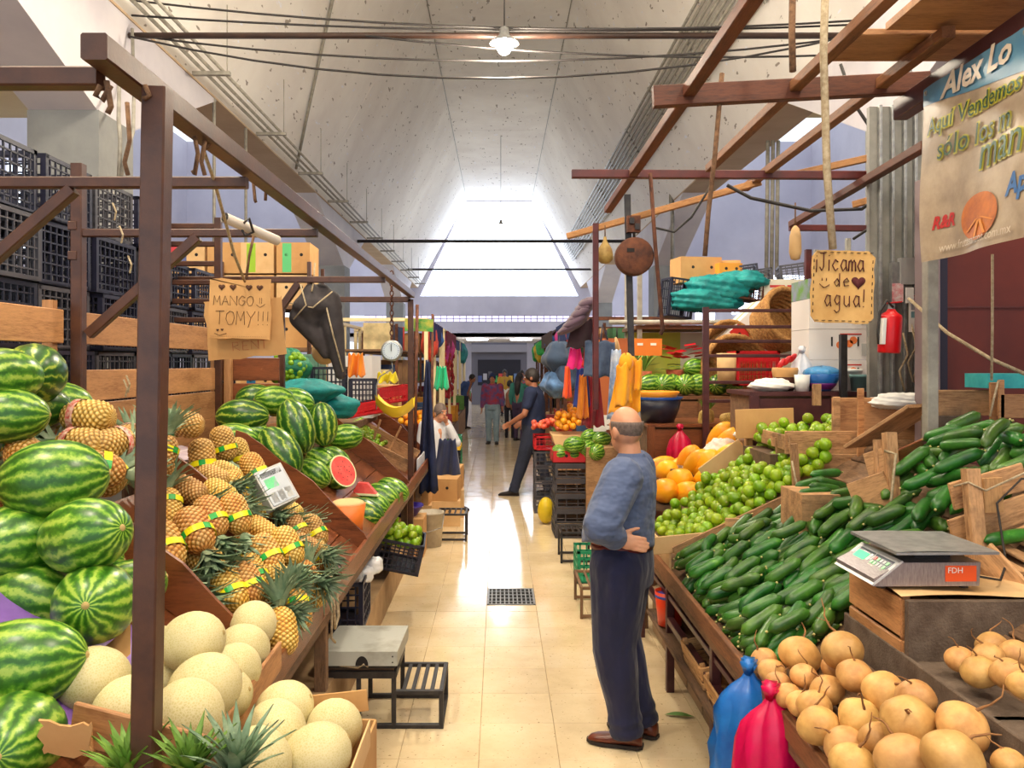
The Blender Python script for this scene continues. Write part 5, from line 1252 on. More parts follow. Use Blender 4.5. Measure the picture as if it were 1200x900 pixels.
MB().bb(tuple(P(1158,455,3.98)), tuple(P(1215,438,3.98)+V((0,.2,0)))).build('printed_box', mat('teal_print', (20,160,170), (60,190,190), rough=.5, sc=12), label='teal printed box behind the twin posts at the photo edge', cat='box')
# ================================================================== second stall beyond the papayas
def shelf_unit(name, lab, x0, x1, y0, y1, z0, z1, m, boards=4, cat='counter'):
    t = thing(name, lab, cat)
    MB().bb((x0,y0,z1-.03),(x1,y1,z1)).build('top', m, t); MB().bb((x0+.03,y0+.05,z0),(x1-.03,y1,z1-.03)).build('carcass', M['oldwood'], t)
    h = (z1-.04-z0)/boards
    for i in range(boards): beam('front_board', (x0,y0+.02,z0+h*(i+.5)), (x1,y0+.02,z0+h*(i+.5)), .018, h-.02, m, t)
    for x in (x0+.03, (x0+x1)/2, x1-.03): beam('upright', (x,y0+.005,z0), (x,y0+.005,z1-.03), .07, .02, m, t)
    return t
shelf_unit('wooden_counter', 'brown slatted counter behind the papayas with a pink bag on its front', 1.28, 2.3, 7.0, 7.7, 0, 1.40, M['varnish'], 5)
shelf_unit('dark_cabinet', 'dark wooden cabinet carrying jars and bowls behind the limes', 1.78, 3.0, 5.75, 6.35, 0, 1.72, M['steelp'], 4, 'cabinet')
shelf_unit('produce_shelf', 'low wooden shelf holding the far row of watermelons', 1.35, 2.6, 7.9, 8.6, 0, 1.6, M['rail2'], 4, 'shelf')
gr = 'watermelons on the far shelf'
for i, (px, py, Y, ax) in enumerate(((762,444,8.1,(1,.3,.1)),(772,437,8.5,(1,.2,0)),(788,440,8.2,(.2,1,0)),(780,447,8.05,(.5,1,0)),(803,441,8.05,(.3,1,0)),(818,444,8.1,(.8,.5,0)),(842,452,8.1,(.6,1,0)),(858,453,8.1,(.2,1,0)),(815,434,8.5,(1,.4,0)))):
    watermelon(V((P(px,py,Y).x, Y, 1.71+(.0 if i != 8 else .16))), ax, .9, 1, ('light striped watermelon at the aisle end of the far shelf','watermelon behind the aisle-end one on the far shelf','third watermelon along the far shelf','watermelon in front of the third one on the far shelf','round watermelon below the red poinsettia','watermelon at the foot of the grey stick','dark watermelon behind the maroon gate','light watermelon behind the maroon gate','watermelon above the row near the grey stick')[i], gr)
gt = thing('gate_frame', 'maroon steel gate frame with seven horizontal bars', 'gate')
for px in (827, 948): beam('post', P(px,360,6.95), P(px,426+950*1.92/6.95,6.95), .05,.045, M['steelp'], gt)
for py in (364,383,400,417,433,448,470): beam('bar', P(827,py,6.95), P(948,py,6.95), .03,.028, M['steelp'], gt)
tm_ = P(955,275,6.9); beam('timber_post', (2.64,6.98,1.5), (2.66,6.98,2.9), .05,.05, M['redsteel'], label='dark red upright post behind the jicama sign', cat='post')
pp_ = thing('poinsettia', 'red poinsettia plant above the far watermelons', 'plant', P(795,430,8.7)); pp_.scale = (1.5,)*3
R1 = random.Random(8); q = MB()
for i in range(26):
    a = R1.uniform(0,6.28); r = R1.uniform(.02,.16); c = V((r*math.cos(a)*1.2, r*math.sin(a)*.8, .05+R1.uniform(0,.1))); dd = V((math.cos(a),math.sin(a),.2))*.13; n_ = dd.cross(V((0,0,1))).normalized()*.05
    q.add([c, c+dd*.5+n_, c+dd, c+dd*.5-n_], [(0,1,2,3)])
q.build('red_bracts', mat('red_bract', (214,20,40), rough=.5), pp_)
q = MB()
for i in range(30):
    a = R1.uniform(0,6.28); r = R1.uniform(.05,.2); c = V((r*math.cos(a)*1.2, r*math.sin(a)*.8, R1.uniform(-.06,.05))); dd = V((math.cos(a),math.sin(a),-.1))*.1; n_ = dd.cross(V((0,0,1))).normalized()*.03
    q.add([c, c+dd*.5+n_, c+dd, c+dd*.5-n_], [(0,1,2,3)])
q.build('leaves', M['leafg'], pp_)
MB().lathe([(.07,-.16),(.09,-.02)], 14).build('pot', mat('terracotta', (170,84,54), rough=.8), pp_, True)
# pineapple crowns standing along the counter
for i, px in enumerate((822,832,850,868,880,893)):
    k = i % 3
    pineapple(V((P(px,0,7.2).x, 7.12+.12*(i % 2), 1.40+.04)), (.1,.05,1) if i not in (2,5) else (1,.2,.1), .75, 'G', None, 2, ('pineapple at the bowl end of the counter','pineapple second along the counter','pineapple lying on the counter by the blue bag','pineapple fourth along the counter with green crown','pineapple fifth along the counter','pineapple lying at the box end of the counter')[i], 'pineapples on the brown counter')
bw_ = thing('basin', 'stack of basins: blue-lined orange one over a black tub', 'basin', (P(776,0,6.95).x, 7.2, 1.40))
MB().lathe([(.15,0),(.19,.1),(.215,.2),(.2,.2),(.14,.02)], 28).build('black_tub', M['crateb'], bw_, True)
MB().lathe([(.20,.19),(.235,.225),(.215,.225),(.16,.16)], 28).build('blue_basin', mat('blue_plastic', (22,80,170), rough=.35), bw_, True)
MB().lathe([(.16,.2),(.205,.27),(.19,.275),(.14,.225),(0,.225)], 28).build('orange_basin', mat('orange_basin', (240,150,30), rough=.35), bw_, True)
MB().lathe([(.14,.228),(.0,.232)], 24).build('blue_lining', mat('blue_liner', (40,140,206), rough=.35), bw_, True)
hanging_bag(P(797,505,6.85), .2, .28, mat('pink_film', (214,12,74), (176,6,52), rough=.3, sc=7), 'crimson plastic bag hanging on the front of the brown counter', 12)
# things on the dark cabinet
def on_cab(px, y=6.0): return V((P(px,0,y).x, y, 1.72))
sack(on_cab(905,5.9)+V((0,0,.04)), (.15,.12,.05), 31, mat('white_cloth', (240,236,228), rough=.9), 'folded white cloth bundle on the dark cabinet', 'cloth_bundle')
pot = thing('clay_pot', 'brown pot with a wrapped rim and red chillies on the dark cabinet', 'pot', on_cab(920))
MB().lathe([(.06,0),(.085,.12),(.09,.14),(.08,.14),(.055,.01)], 20).build('body', mat('brown_clay', (92,50,40), rough=.5), pot, True)
MB().lathe([(.088,.1),(.095,.15),(.09,.17),(.0,.165)], 20).build('paper_rim', M['card'], pot, True)
for i in range(3): MB().ell((-.03+.04*i,-.01,.2+.02*i), (.022,.022,.045), 10, 8, Euler((.3*i,.6,0)).to_matrix()).build('chilli', M['cratered'], pot, True)
kb = MB().bb((-.012,-.02,0),(.012,.02,.5)).build('knife_steel', M['galv'], loc=on_cab(925,6.2), rot=(0,.3,0), label='long metal blade leaning behind the brown pot', cat='blade')
hanging_bag(on_cab(940)+V((0,0,.27)), .17, .255, mat('white_film', (236,238,244), (206,212,226), rough=.3, sc=9), 'white plastic bag standing on the dark cabinet', 33)
cup = MB().lathe([(.045,0),(.055,.12),(.05,.12),(.04,.01)], 18).build('plastic_cup', M['white'], None, True, loc=on_cab(940,5.85), label='white plastic cup in front of the white bag', cat='cup')
bl = thing('bowl', 'blue bowl with a film liner on the dark cabinet', 'bowl', on_cab(963,5.9))
MB().lathe([(.06,0),(.1,.05),(.13,.12),(.12,.125),(.05,.02)], 24).build('body', mat('blue_bowl', (40,110,190), rough=.3), bl, True); MB().lathe([(.062,.004),(.1,.045),(.104,.06)], 24).build('purple_foot', mat('purple_foot', (120,40,130), rough=.4), bl, True)
MB().ell((0,0,.13), (.12,.12,.05), 20, 8, None, lambda p, t, a: p*(1+.12*math.sin(7*a))).build('film_liner', mat('blue_film2', (70,150,210), rough=.3), bl, True)
beam('black_post', P(988,392,5.7), P(988,475,5.7), .045,.045, M['blacksteel'], label='short black square post in front of the citrus cartons', cat='post')
for k, (px, y, r, h, m, lab) in enumerate(((1008,5.85,.07,.1,mat('teal_ware', (110,150,150), rough=.5),'greyish teal bowl near the citrus cartons'),(1047,5.7,.07,.15,mat('blue_tub', (70,110,180), (200,206,220), rough=.4, sc=20),'small blue and white tub under the extinguisher'),(1000,6.0,.06,.14,M['white'],'pale jar beside the black post'))):
    MB().lathe([(r*.85,0),(r,h),(r*1.05,h),(r*1.05,h+.02),(0,h+.022)], 18).build('tub', m, None, True, loc=on_cab(px,y), label=lab, cat='tub')
for k, (px, py, Y, r) in enumerate(((1060,470,4.9,(.2,.1,.05)),(1040,472,4.95,(.12,.08,.04)))):
    sack(P(px,py,Y), r, 50+k, M['white'], ('white plastic heap behind the plywood boards','smaller white plastic heap behind the plywood boards')[k], 'plastic_sheet')
# citrus cartons
cw_ = mat('white_carton', (232,226,222), rough=.6); orp = mat('orange_print', (226,120,60), rough=.6)
def citrus(i, x, y, z, lab, m=cw_):
    t = thing('carton', lab, 'box', (x,y,z), group='citrus cartons')
    MB().bb((-.23,-.18,0),(.23,.18,.225)).build('box_body', m, t)
    for j, (px, pz) in enumerate(((.03,.14),(.07,.12),(.0,.11),(.1,.145))): MB().lathe([(.028,0),(.028,.002)], 14, Matrix.Translation((px,-.181,pz)) @ Matrix.Rotation(PI/2,4,'X')).build('orange_print', orp, t)
    MB().bb((.0,-.183,.185),(.16,-.18,.195)).build('print_line', brd, t); MB().bb((.16,-.183,.03),(.21,-.18,.12)).build('print_panel', mat('print_grey', (190,190,186), rough=.7), t)
    for x_ in (-.06,.135): MB().bb((x_-.006,-.183,.1),(x_+.006,-.18,.17)).build('hand_hole', M['black'], t)
    return t
for i, lab in enumerate(('lowest white citrus carton on the cabinet','middle white citrus carton with orange print','upper white citrus carton partly behind the sign')): citrus(i, 2.53, 6.2, 1.72+.228*i, lab)
MB().bb((2.3,6.02,2.404),(2.76,6.38,2.55)).build('printed_carton', mat('green_landscape_print', (110,160,60), (150,150,190), rough=.6, sc=7), label='carton printed with a green landscape behind the jicama sign', cat='box')
for i, (px, py, Y, d, m, lab) in enumerate(((1040,418,5.6,(.1,.1,.14),mat('orange_bag', (240,150,40), (40,110,190), rough=.4, sc=9),'orange and blue packet under the extinguisher'),(1050,402,5.7,(.1,.1,.2),M['white'],'white packet hanging below the extinguisher'))):
    MB().box(P(px,py,Y), d, (0,0,.2)).build('packet', m, label=lab, cat='packet')

# ------------------------------------------------------------------ clutter on the high racks behind the gate
hr = thing('high_rack', 'grey pole rack loaded with baskets nets and crates above the gate', 'rack')
MB().bb((1.5,8.9,2.3),(3.9,9.9,2.34)).build('shelf', M['oldwood'], hr)
for x in (1.55,3.85):
    for y in (8.95,9.85): beam('pole', (x,y,0),(x,y,3.3), .05,.05, M['pipe'], hr)
rope('front_pole', [(1.2,8.85,2.37),(3.9,8.85,2.37)], .03, M['pipe'], hr)
for k, (px, py, r, lab) in enumerate(((825,352,(.42,.3,.14),'heap of teal netting at the foot of the high rack'),(840,338,(.36,.3,.16),'upper fold of teal netting on the high rack'),(870,330,(.3,.25,.12),'strip of teal netting beneath the crates'))):
    sack(P(px,py,9.3), r, 60+k, M['teal'], lab, 'netting')
wk = mat('wicker', (190,142,82), (140,96,50), rough=.85, sc=50, bump=.8, bsc=90)
def basket(p, r, h, lab, rot=(0,0,0)):
    t = thing('wicker_basket', lab, 'basket', p, rot)
    q = MB()
    for i in range(7): q.tube([(r*(.8+.2*i/6)*math.cos(2*PI*j/20), r*(.8+.2*i/6)*math.sin(2*PI*j/20), h*i/6+.006*(-1)**(i+j)) for j in range(20)], h/9, 6, closed=True)
    q.build('weave', wk, t, True); MB().lathe([(0,.005),(r*.8,.0)], 20).build('base', wk, t); return t
basket(P(905,385,8.2), .3, .3, 'large wicker basket tipped on its side behind the gate top', (1.2,.2,.3)); basket(P(850,440,8.6), .36, .28, 'round wicker basket leaning behind the gate bars', (1.35,0,.2)); basket(P(850,408,8.9), .26, .2, 'woven tray hung behind the gate', (1.4,0,0))
carton(P(880,395,8.9), (.6,.3,.25), cw_, 'white fruit carton tipped on the high rack', (0,-.75,.1), stripe=brd)
for i, (px, py, Y, d, m, lab) in enumerate(((815,318,9.6,(.5,.35,.3),'card','brown carton at the aisle end of the high rack'),(845,322,9.7,(.4,.35,.3),'card','taller brown carton on the high rack'),(850,318,9.5,(.28,.3,.16),'orangebox','orange crate on the high rack cartons'),(872,322,9.5,(.32,.3,.2),'crateb','dark crate above the teal netting'),(870,340,9.3,(.36,.3,.24),'rust','brown crate above the teal netting'),(886,328,9.6,(.38,.3,.22),'crateg','grey crate leaning on the risers'),(790,350,9.4,(.3,.3,.45),'crateb','dark crate at the aisle end under the carton'),(935,325,9.6,(.4,.35,.3),'crateg','grey mesh crate beside the hanging loofah'))):
    if m == 'orangebox': M['orangebox'] = mat('orange_box', (226,150,50), rough=.6)
    (pcrate(P(px,py,Y)+V((0,0,-d[2]/2)), d, M[m], lab, (0,.12*(-1)**i,.2*(-1)**i), n=(6,5,4)) if m.startswith('crate') or m == 'rust' else carton(P(px,py,Y)+V((0,0,-d[2]/2)), d, M[m], lab, (0,0,.15*(-1)**i)))
sg = thing('shop_board', 'pale board with big red letters behind the loofah', 'sign', P(930,345,9.2))
MB().box((0,0,0), (.75,.02,.34)).build('board', mat('pale_board', (214,208,190), rough=.7), sg); me = text_me('TER', .3); me.materials.append(brd); ob('lettering', me, sg, (-.28,-.012,-.1), (PI/2,0,0))
MB().bb((1.5,9.4,.0),(2.1,9.5,2.28)).build('shop_wall', mat('lime_green_wall', (196,206,74), (206,210,100), rough=.8, sc=2), label='lime green partition under the high rack', cat='partition')
MB().bb((2.1,9.42,.0),(3.9,9.5,2.28)).build('shop_wall', mat('cream_shop_wall', (226,222,200), rough=.8), label='cream partition behind the gate', cat='partition')
pcrate(P(882,452,8.0)+V((0,0,0)), (.42,.36,.34), M['cratered'], 'red plastic crate behind the gate bars', n=(10,7,6), solid=.3)
MB().lathe([(.09,0),(.1,.3)], 16).build('stacked_cups', M['cardl'], None, True, loc=P(852,450,7.9), label='stack of cream tubs beside the red crate', cat='tubs')
mr = thing('drawer_box', 'orange painted box with white marks hanging left of the lime wall', 'box', P(757,407,8.6))
MB().box((0,0,0), (.3,.2,.18)).build('box_body', mat('bright_orange_wood', (226,120,30), rough=.6), mr)
for x in (-.08,.06): MB().box((x,-.102,.03), (.06,.004,.025)).build('mark', M['white'], mr)
MB().bb((1.1,9.0,1.3),(1.55,9.3,2.2)).build('wooden_chest', mat('orange_brown_wood', (180,96,48), rough=.6), label='orange-brown wooden chest behind the yellow aprons', cat='chest')
wp = thing('potted_plant', 'green leafy plant in a terracotta pot behind the yellow aprons', 'plant', P(755,435,8.2))
q = MB(); R1 = random.Random(3)
for i in range(16):
    a = R1.uniform(0,6.28); L = R1.uniform(.15,.25); dd = V((math.cos(a),math.sin(a)*.6,0)); n_ = V((-dd.y,dd.x,0))*.025
    q.grid(lambda u, v: dd*L*u+V((0,0,.16*math.sin(2.2*u)))+n_*(v-.5)*2*math.sin(PI*min(.98,u+.05)), 5, 2)
q.build('leaves', M['leafg'], wp, True); MB().lathe([(.06,-.12),(.08,0),(.07,0)], 14).build('pot', mat('terracotta2', (180,96,64), rough=.8), wp, True)

# hanging clothes, rags and bags by the red post
def cloth(name, pts, m, lab, fold=.02, n=9, parent=None, cat='cloth'):
    "pts: left-top, right-top, right-bottom, left-bottom"
    a, b, c, d = [V(p) for p in pts]
    fn = lambda u, v: (a.lerp(b, u)).lerp(d.lerp(c, u), v)+V((0, fold*math.sin(u*n+v*2)*(.3+.7*v), .3*fold*math.sin(u*n*1.7)))
    mb = MB().grid(fn, 20, 14); 
    return mb.build(name, m, parent, True, **({} if parent else dict(label=lab, cat=cat)))
def solidify(o, t=.006):
    md = o.modifiers.new('t', 'SOLIDIFY'); md.thickness = t; return o
Y = 6.2
cm = lambda n_, c, c2: mat(n_, c, c2, rough=.85, sc=6, sheen=.2)
def hung(x0, y0, x1, y1, m, lab, Y=6.2, fold=.025, n=9, nm='rag', top=.6):
    xm = (x0+x1)/2; hw = (x1-x0)/2
    return solidify(cloth(nm, (P(xm-hw*top,y0,Y), P(xm+hw*top,y0,Y), P(x1,y1,Y), P(x0,y1,Y)), m, lab, fold, n))
hung(664,374,702,408, cm('dark_brown_cloth', (70,44,52), (52,32,40)), 'dark brown skirt of the quilted jacket hanging by the red post', 6.0, .03, nm='cloth')
jk = thing('quilted_jacket', 'mauve brown quilted jacket draped over the rail by the red post', 'jacket', P(682,370,5.95))
for i in range(6): MB().ell((-.07+.022*i,-.015*(i % 2),-.075+.034*i), (.125-.012*i,.09,.034), 18, 10, Euler((0,-.5,.1*i)).to_matrix(), lambda p, t, a: p*(1+.07*math.sin(5*a+i))).build('quilted_band', cm('mauve_quilt', (104,82,98), (84,64,82)), jk, True)
hung(664,408,684,432, cm('magenta_rag', (240,30,140), (220,20,110)), 'magenta rag hanging under the jacket', 6.1); hung(682,408,698,430, cm('red_rag', (226,50,40), (200,30,30)), 'red rag beside the magenta one', 6.05); hung(694,400,706,424, cm('yellow_rag', (240,180,30), (226,160,20)), 'short yellow rag beside the red one', 6.05)
hung(660,430,670,466, cm('orange_rag', (250,96,30), (240,80,20)), 'bright orange rag hanging lowest at the aisle side', 6.1); hung(672,432,692,478, cm('blue_rag', (30,60,150), (20,44,120)), 'blue rag knotted behind the mesh bag', 6.3); hung(676,440,690,490, cm('amber_rag', (230,140,30), (214,120,20)), 'amber rag hanging beside the blue one', 6.25)
hung(682,440,708,500, cm('crimson_rag', (150,20,40), (120,14,30)), 'long crimson cloth under the mesh bag', 6.3, .04)
mb_ = hung(684,400,722,442, mat('blue_mesh', (84,104,134), (60,78,110), rough=.7, sc=18, alpha=.93), 'blue-grey mesh shopping bag hanging in the aisle', 5.9, .03, 7, 'mesh_bag', .92); mb_['category'] = 'bag'
for dx in (0,10): rope('handle', [P(700+dx-6,401,5.9),P(700+dx-4,380,5.88),P(702+dx,398,5.9)], .008, cm('blue_strap%d' % dx, (84,90,120), (70,76,104)), mb_)
pan = thing('hat', 'round straw-coloured hat hanging from the pale rod', 'hat', P(723,410,6.3))
MB().lathe([(.0,-.02),(.05,-.02),(.055,.0),(.1,.005),(.1,.012),(.0,.02)], 24, Matrix.Rotation(PI/2-.2, 4, 'Y')).build('brim', M['cardl'], pan, True); rope('hook', [(0,0,.09),(0,0,.17)], .006, M['cable'], pan)
yel = cm('yellow_apron', (246,176,20), (236,150,14))
ap = thing('yellow_aprons', 'bundle of yellow aprons tied to the black hanging bar', 'aprons', (0,0,0))
solidify(cloth('apron', (P(726,420,5.4),P(752,420,5.4),P(750,484,5.4),P(714,486,5.4)), yel, '', .05, 8, ap)); solidify(cloth('apron', (P(722,430,5.35),P(738,425,5.35),P(742,470,5.35),P(722,478,5.35)), yel, '', .04, 7, ap))
MB().ell(P(734,425,5.38), (.05,.05,.06), 16, 10, None, lambda p, t, a: p*(1+.15*math.sin(4*a))).build('knot', yel, ap, True); solidify(cloth('sleeve', (P(744,422,5.36),P(752,422,5.36),P(752,455,5.36),P(744,458,5.36)), yel, '', .02, 6, ap))
hung(712,410,732,492, cm('white_blue_cloth', (226,232,240), (60,120,190)), 'white and blue striped cloth hanging behind the yellow aprons', 5.9, .02)
sack(P(743,486,5.6), (.05,.05,.11), 77, mat('clear_film', (150,146,150), (190,186,190), rough=.2, sc=10), 'greyish clear plastic bag under the yellow aprons', 'plastic_bag')
pcr = thing('net_sacks', 'dark blue net sacks slung behind the polo-shirted man', 'sacks')
for k, (px, py, r) in enumerate(((655,420,(.22,.2,.2)),(652,450,(.2,.18,.16)),(664,440,(.18,.2,.2)))): sack(P(px,py,10), r, 90+k, cm('sackblue%d' % k, ((44,64,90),(90,130,180),(60,84,120))[k], (36,52,76)), 'x').parent = pcr
for o in kids(pcr): del o['label']; del o['category']; o.name = 'sack'
# ================================================================== people
def remesh(mb, name, m, vox, smooth=4):
    me = mb.mesh(name+'_raw', m, True); o = bpy.data.objects.new('tmp', me); CO.objects.link(o)
    r = o.modifiers.new('r', 'REMESH'); r.mode = 'VOXEL'; r.voxel_size = vox; r.use_smooth_shade = True
    s = o.modifiers.new('s', 'SMOOTH'); s.factor = .5; s.iterations = smooth
    out = bpy.data.meshes.new_from_object(o.evaluated_get(bpy.context.evaluated_depsgraph_get()))
    bpy.data.objects.remove(o); out.name = name; out.materials.clear(); out.materials.append(m)
    out.polygons.foreach_set('use_smooth', [True]*len(out.polygons)); return out
def limb(mb, pts, rs, n=12):
    "tapering limb with round ends through the joints"
    P_, R_ = [], []
    for i in range(len(pts)-1):
        a, b = V(pts[i]), V(pts[i+1])
        for k in range(4): P_.append(a.lerp(b, k/4)); R_.append(rs[i]+(rs[i+1]-rs[i])*k/4)
    P_.append(V(pts[-1])); R_.append(rs[-1]); mb.tube(P_, R_, n)
    for p, r in zip(pts, rs): mb.ell(p, (r,r,r), n, 8)
def hand(mb, w, d, nrm, s=1.0, curl=.5, thumb=1):
    d = V(d).normalized(); nrm = V(nrm); nrm = (nrm-d*nrm.dot(d)).normalized(); sd = d.cross(nrm)
    w = V(w); c = w+d*.05*s
    mb.ell(c, (.052*s,.042*s,.017*s), 12, 8, Matrix((d, sd, nrm)).transposed())
    for i, L in enumerate((.062,.072,.068,.052)):
        p = w+d*.088*s+sd*(.030-.02*i)*s; pts = [p-d*.012*s, p]; q = d.copy()
        for k in range(3):
            q = (Quaternion(sd, -curl*.55) @ q); p = p+q*L*s*(.42,.33,.25)[k]; pts.append(p)
        mb.tube(pts, [.0095*s,.0095*s,.009*s,.0082*s,.0066*s], 8)
    p = w+d*.03*s+sd*.036*s*thumb; q = (d*.7+sd*.7*thumb-nrm*.2).normalized(); pts = [p]
    for k in range(3): q = (q+d*.25).normalized(); p = p+q*.026*s; pts.append(p)
    mb.tube(pts, [.013*s,.0115*s,.010*s,.008*s], 8)
def rings(mb, rr_, n=28, fold=0.0, ph=0.0, hem=None):
    vs = []
    for i, (cx, cy, z, rx, ry) in enumerate(rr_):
        for j in range(n):
            a = 2*PI*j/n; f = 1+fold*math.sin(7*a+z*30+ph)+fold*.6*math.sin(11*a-z*23)
            zz = z+(hem(a) if hem and i == 0 else 0)
            vs.append((cx+rx*f*math.cos(a), cy+ry*f*math.sin(a), zz))
    k = len(rr_); fs = [(i*n+j, i*n+(j+1) % n, (i+1)*n+(j+1) % n, (i+1)*n+j) for i in range(k-1) for j in range(n)]
    fs += [tuple(reversed(range(n))), tuple(range((k-1)*n, k*n))]
    mb.add(vs, fs)
M['skin'] = mat('skin', (206,150,118), (192,132,100), rough=.5, sc=9, sss=.05); M['skin2'] = mat('skin_brown', (170,112,82), (152,96,70), rough=.5, sc=9)
M['shoe'] = mat('brown_leather', (112,52,32), (84,36,24), rough=.3, sc=12); M['sole'] = mat('dark_sole', (36,26,24), rough=.7)
M['hairb'] = mat('black_hair', (28,22,22), (44,36,34), rough=.6, sc=40); M['hairg'] = mat('grey_brown_hair', (92,76,70), (120,104,96), rough=.7, sc=60)
M['eye'] = mat('eye_white', (226,222,216), rough=.2); M['iris'] = mat('dark_iris', (36,22,16), rough=.2); M['lip'] = mat('lip', (168,96,84), rough=.5)
JD = dict(hd=(.025,0,1.60), nk=(0,0,1.47), ch=(0,0,1.30), pe=(0,0,.97), shL=(0,.185,1.40), shR=(0,-.185,1.40), elL=(-.02,.24,1.13), elR=(-.02,-.24,1.13), wrL=(.06,.25,.90), wrR=(.06,-.25,.90),
          hiL=(0,.09,.92), hiR=(0,-.09,.92), knL=(.02,.095,.50), knR=(.02,-.095,.50), anL=(-.02,.095,.09), anR=(-.02,-.095,.09))
def person(label, loc, rz, top, bottom, hair='short', skin='skin2', J={}, s=1.0, sleeve='long', vox=.013, bw=1.0, hairm='hairb', shoe='sole', head_rz=0.0, hands=None, tors=None, leg_r=(.105,.078,.062), tm=None, group=None, footdir=None, hem=None):
    j = {**JD, **J}; j = {k: V(v) for k, v in j.items()}
    t = thing('person', label, 'person', loc, (0,0,rz), group); t.scale = (s,)*3
    # body: one continuous surface of head, neck, trunk, arms and hands
    b = MB(); Hm = Matrix.Rotation(head_rz, 3, 'Z'); hd = j['hd']; hp = lambda x, y, z: hd+Hm @ V((x, y, z))
    b.ell(hd+V((0,0,.02)), (.096,.077,.105), 20, 14, Hm); b.ell(hp(.02,0,-.055), (.072,.06,.062), 16, 10, Hm)
    b.ell(hp(.06,0,-.085), (.03,.03,.022), 10, 8, Hm); b.ell(hp(.088,0,.028), (.018,.05,.014), 10, 8, Hm)
    b.tube([hp(.09,0,.02), hp(.112,0,-.025), hp(.088,0,-.035)], [.010,.016,.012], 8)
    for sg in (-1, 1): b.ell(hp(-.012,sg*.078,-.008), (.022,.012,.034), 10, 8, Hm)
    limb(b, [j['nk']-V((0,0,.05)), hd+V((-.015,0,-.06))], [.062,.056])
    limb(b, [j['pe'], j['ch'], j['nk']-V((0,0,.06))], [.13,.13,.09])
    for S_ in 'LR':
        limb(b, [j['sh'+S_], j['el'+S_], j['wr'+S_]], [.052,.042,.029])
        h_ = (hands or {}).get(S_); d_ = V(h_[0]) if h_ else (j['wr'+S_]-j['el'+S_])
        hand(b, j['wr'+S_], d_, h_[1] if h_ else V((0, 1 if S_ == 'R' else -1, .1)), 1.0, h_[2] if h_ else .6, (1 if S_ == 'L' else -1)*(h_[3] if h_ and len(h_) > 3 else 1))
    ob('body', remesh(b, 'body', M[skin], vox*.8, 3), t)
    fc = MB()
    for sg in (-1, 1): fc.ell(hp(.086,sg*.032,.006), (.010,.014,.009), 10, 6, Hm)
    fc.cur = 1
    for sg in (-1, 1): fc.ell(hp(.0935,sg*.032,.006), (.005,.006,.006), 8, 6, Hm)
    fc.cur = 2; fc.ell(hp(.089,0,-.062), (.008,.024,.008), 10, 6, Hm)
    fc.cur = 3
    for sg in (-1, 1): fc.ell(hp(.094,sg*.032,.026), (.007,.022,.005), 8, 6, Hm)
    fc.build('face', [M['eye'], M['iris'], M['lip'], M[hairm]], t, True)
    hb = MB()
    if hair == 'ring':
        def hf(u, v):
            a = PI*.42+u*PI*1.16; z = -.055+v*.085*(1-.25*math.sin(PI*u)*0); zz = z-.02
            k = math.sqrt(max(.05, 1-(zz/.108)**2)); return hp(.1005*k*math.cos(a)-.004, .0815*k*math.sin(a), z+.02*1.0)
        hb.grid(hf, 26, 6); 
    else:
        def hf(u, v):
            a = 2*PI*u; lim = .52+.42*(.5-.5*math.cos(a)) if hair != 'long' else .50+.5*(.5-.5*math.cos(a)); th = v*PI*lim
            return hp(.104*math.sin(th)*math.cos(a)-.005, .086*math.sin(th)*math.sin(a), .024+.115*math.cos(th))
        hb.grid(hf, 28, 10)
        if hair == 'long': hb.tube([hp(-.07,0,.02), hp(-.12,0,-.15), hp(-.13,0,-.35), hp(-.11,0,-.48)], [.075,.085,.075,.03], 14)
        if hair == 'cap':
            hb.tube([hp(.06,0,.07), hp(.15,0,.05)], [.07,.05], 12, flat=.15)
    ho = hb.build('hair' if hair != 'cap' else 'cap', M[hairm], t, True); solidify(ho, .006 if hair == 'ring' else .008)
    # shirt
    sm = MB(); pz = j['pe']; cz = j['ch']
    if tors: rings(sm, tors, 36, .012, 1.0, hem)
    else:
        L_ = []
        for f, rx, ry in ((-.06,.135,.17),(.0,.135,.17),(.35,.13,.165),(.7,.13,.175),(1.0,.125,.18)):
            p = pz.lerp(cz, f); L_.append((p.x,p.y,p.z,rx*bw,ry*bw))
        p = cz+(j['nk']-cz)*.55; L_.append((p.x,p.y,p.z,.105*bw,.165*bw)); p = cz+(j['nk']-cz)*.85; L_.append((p.x,p.y,p.z,.08,.10)); L_.append((j['nk'].x,j['nk'].y,j['nk'].z+.01,.066,.066))
        rings(sm, L_, 28, .012)
    for S_ in 'LR':
        sh, el, wr = j['sh'+S_], j['el'+S_], j['wr'+S_]
        if sleeve == 'long': limb(sm, [sh, el, el.lerp(wr, .82)], [.078*bw,.062,.048])
        elif sleeve == '34': limb(sm, [sh, el, el.lerp(wr, .8)], [.105,.092,.066])
        else: limb(sm, [sh, sh.lerp(el, .62)], [.078*bw,.07])
    ob('shirt', remesh(sm, 'shirt', top, vox, 3), t)
    # trousers
    q = MB(); pe = j['pe']; rings(q, [(pe.x+.0,0,pe.z-.14,.125*bw,.165*bw),(pe.x,0,pe.z-.05,.135*bw,.175*bw),(pe.x,0,pe.z+.04,.13*bw,.165*bw)] if not tm else tm, 28)
    for S_ in 'LR':
        kn, an_ = j['kn'+S_], j['an'+S_]-V((0,0,.035)); limb(q, [j['hi'+S_], kn], leg_r[:2])
        q.tube([kn.lerp(an_, f) for f in (0,.3,.6,.75,.82,.88,.94,1)], [leg_r[1], leg_r[1]*.93, leg_r[2]*1.04, leg_r[2]*1.0, leg_r[2]*1.1, leg_r[2]*.98, leg_r[2]*1.08, leg_r[2]], 16)
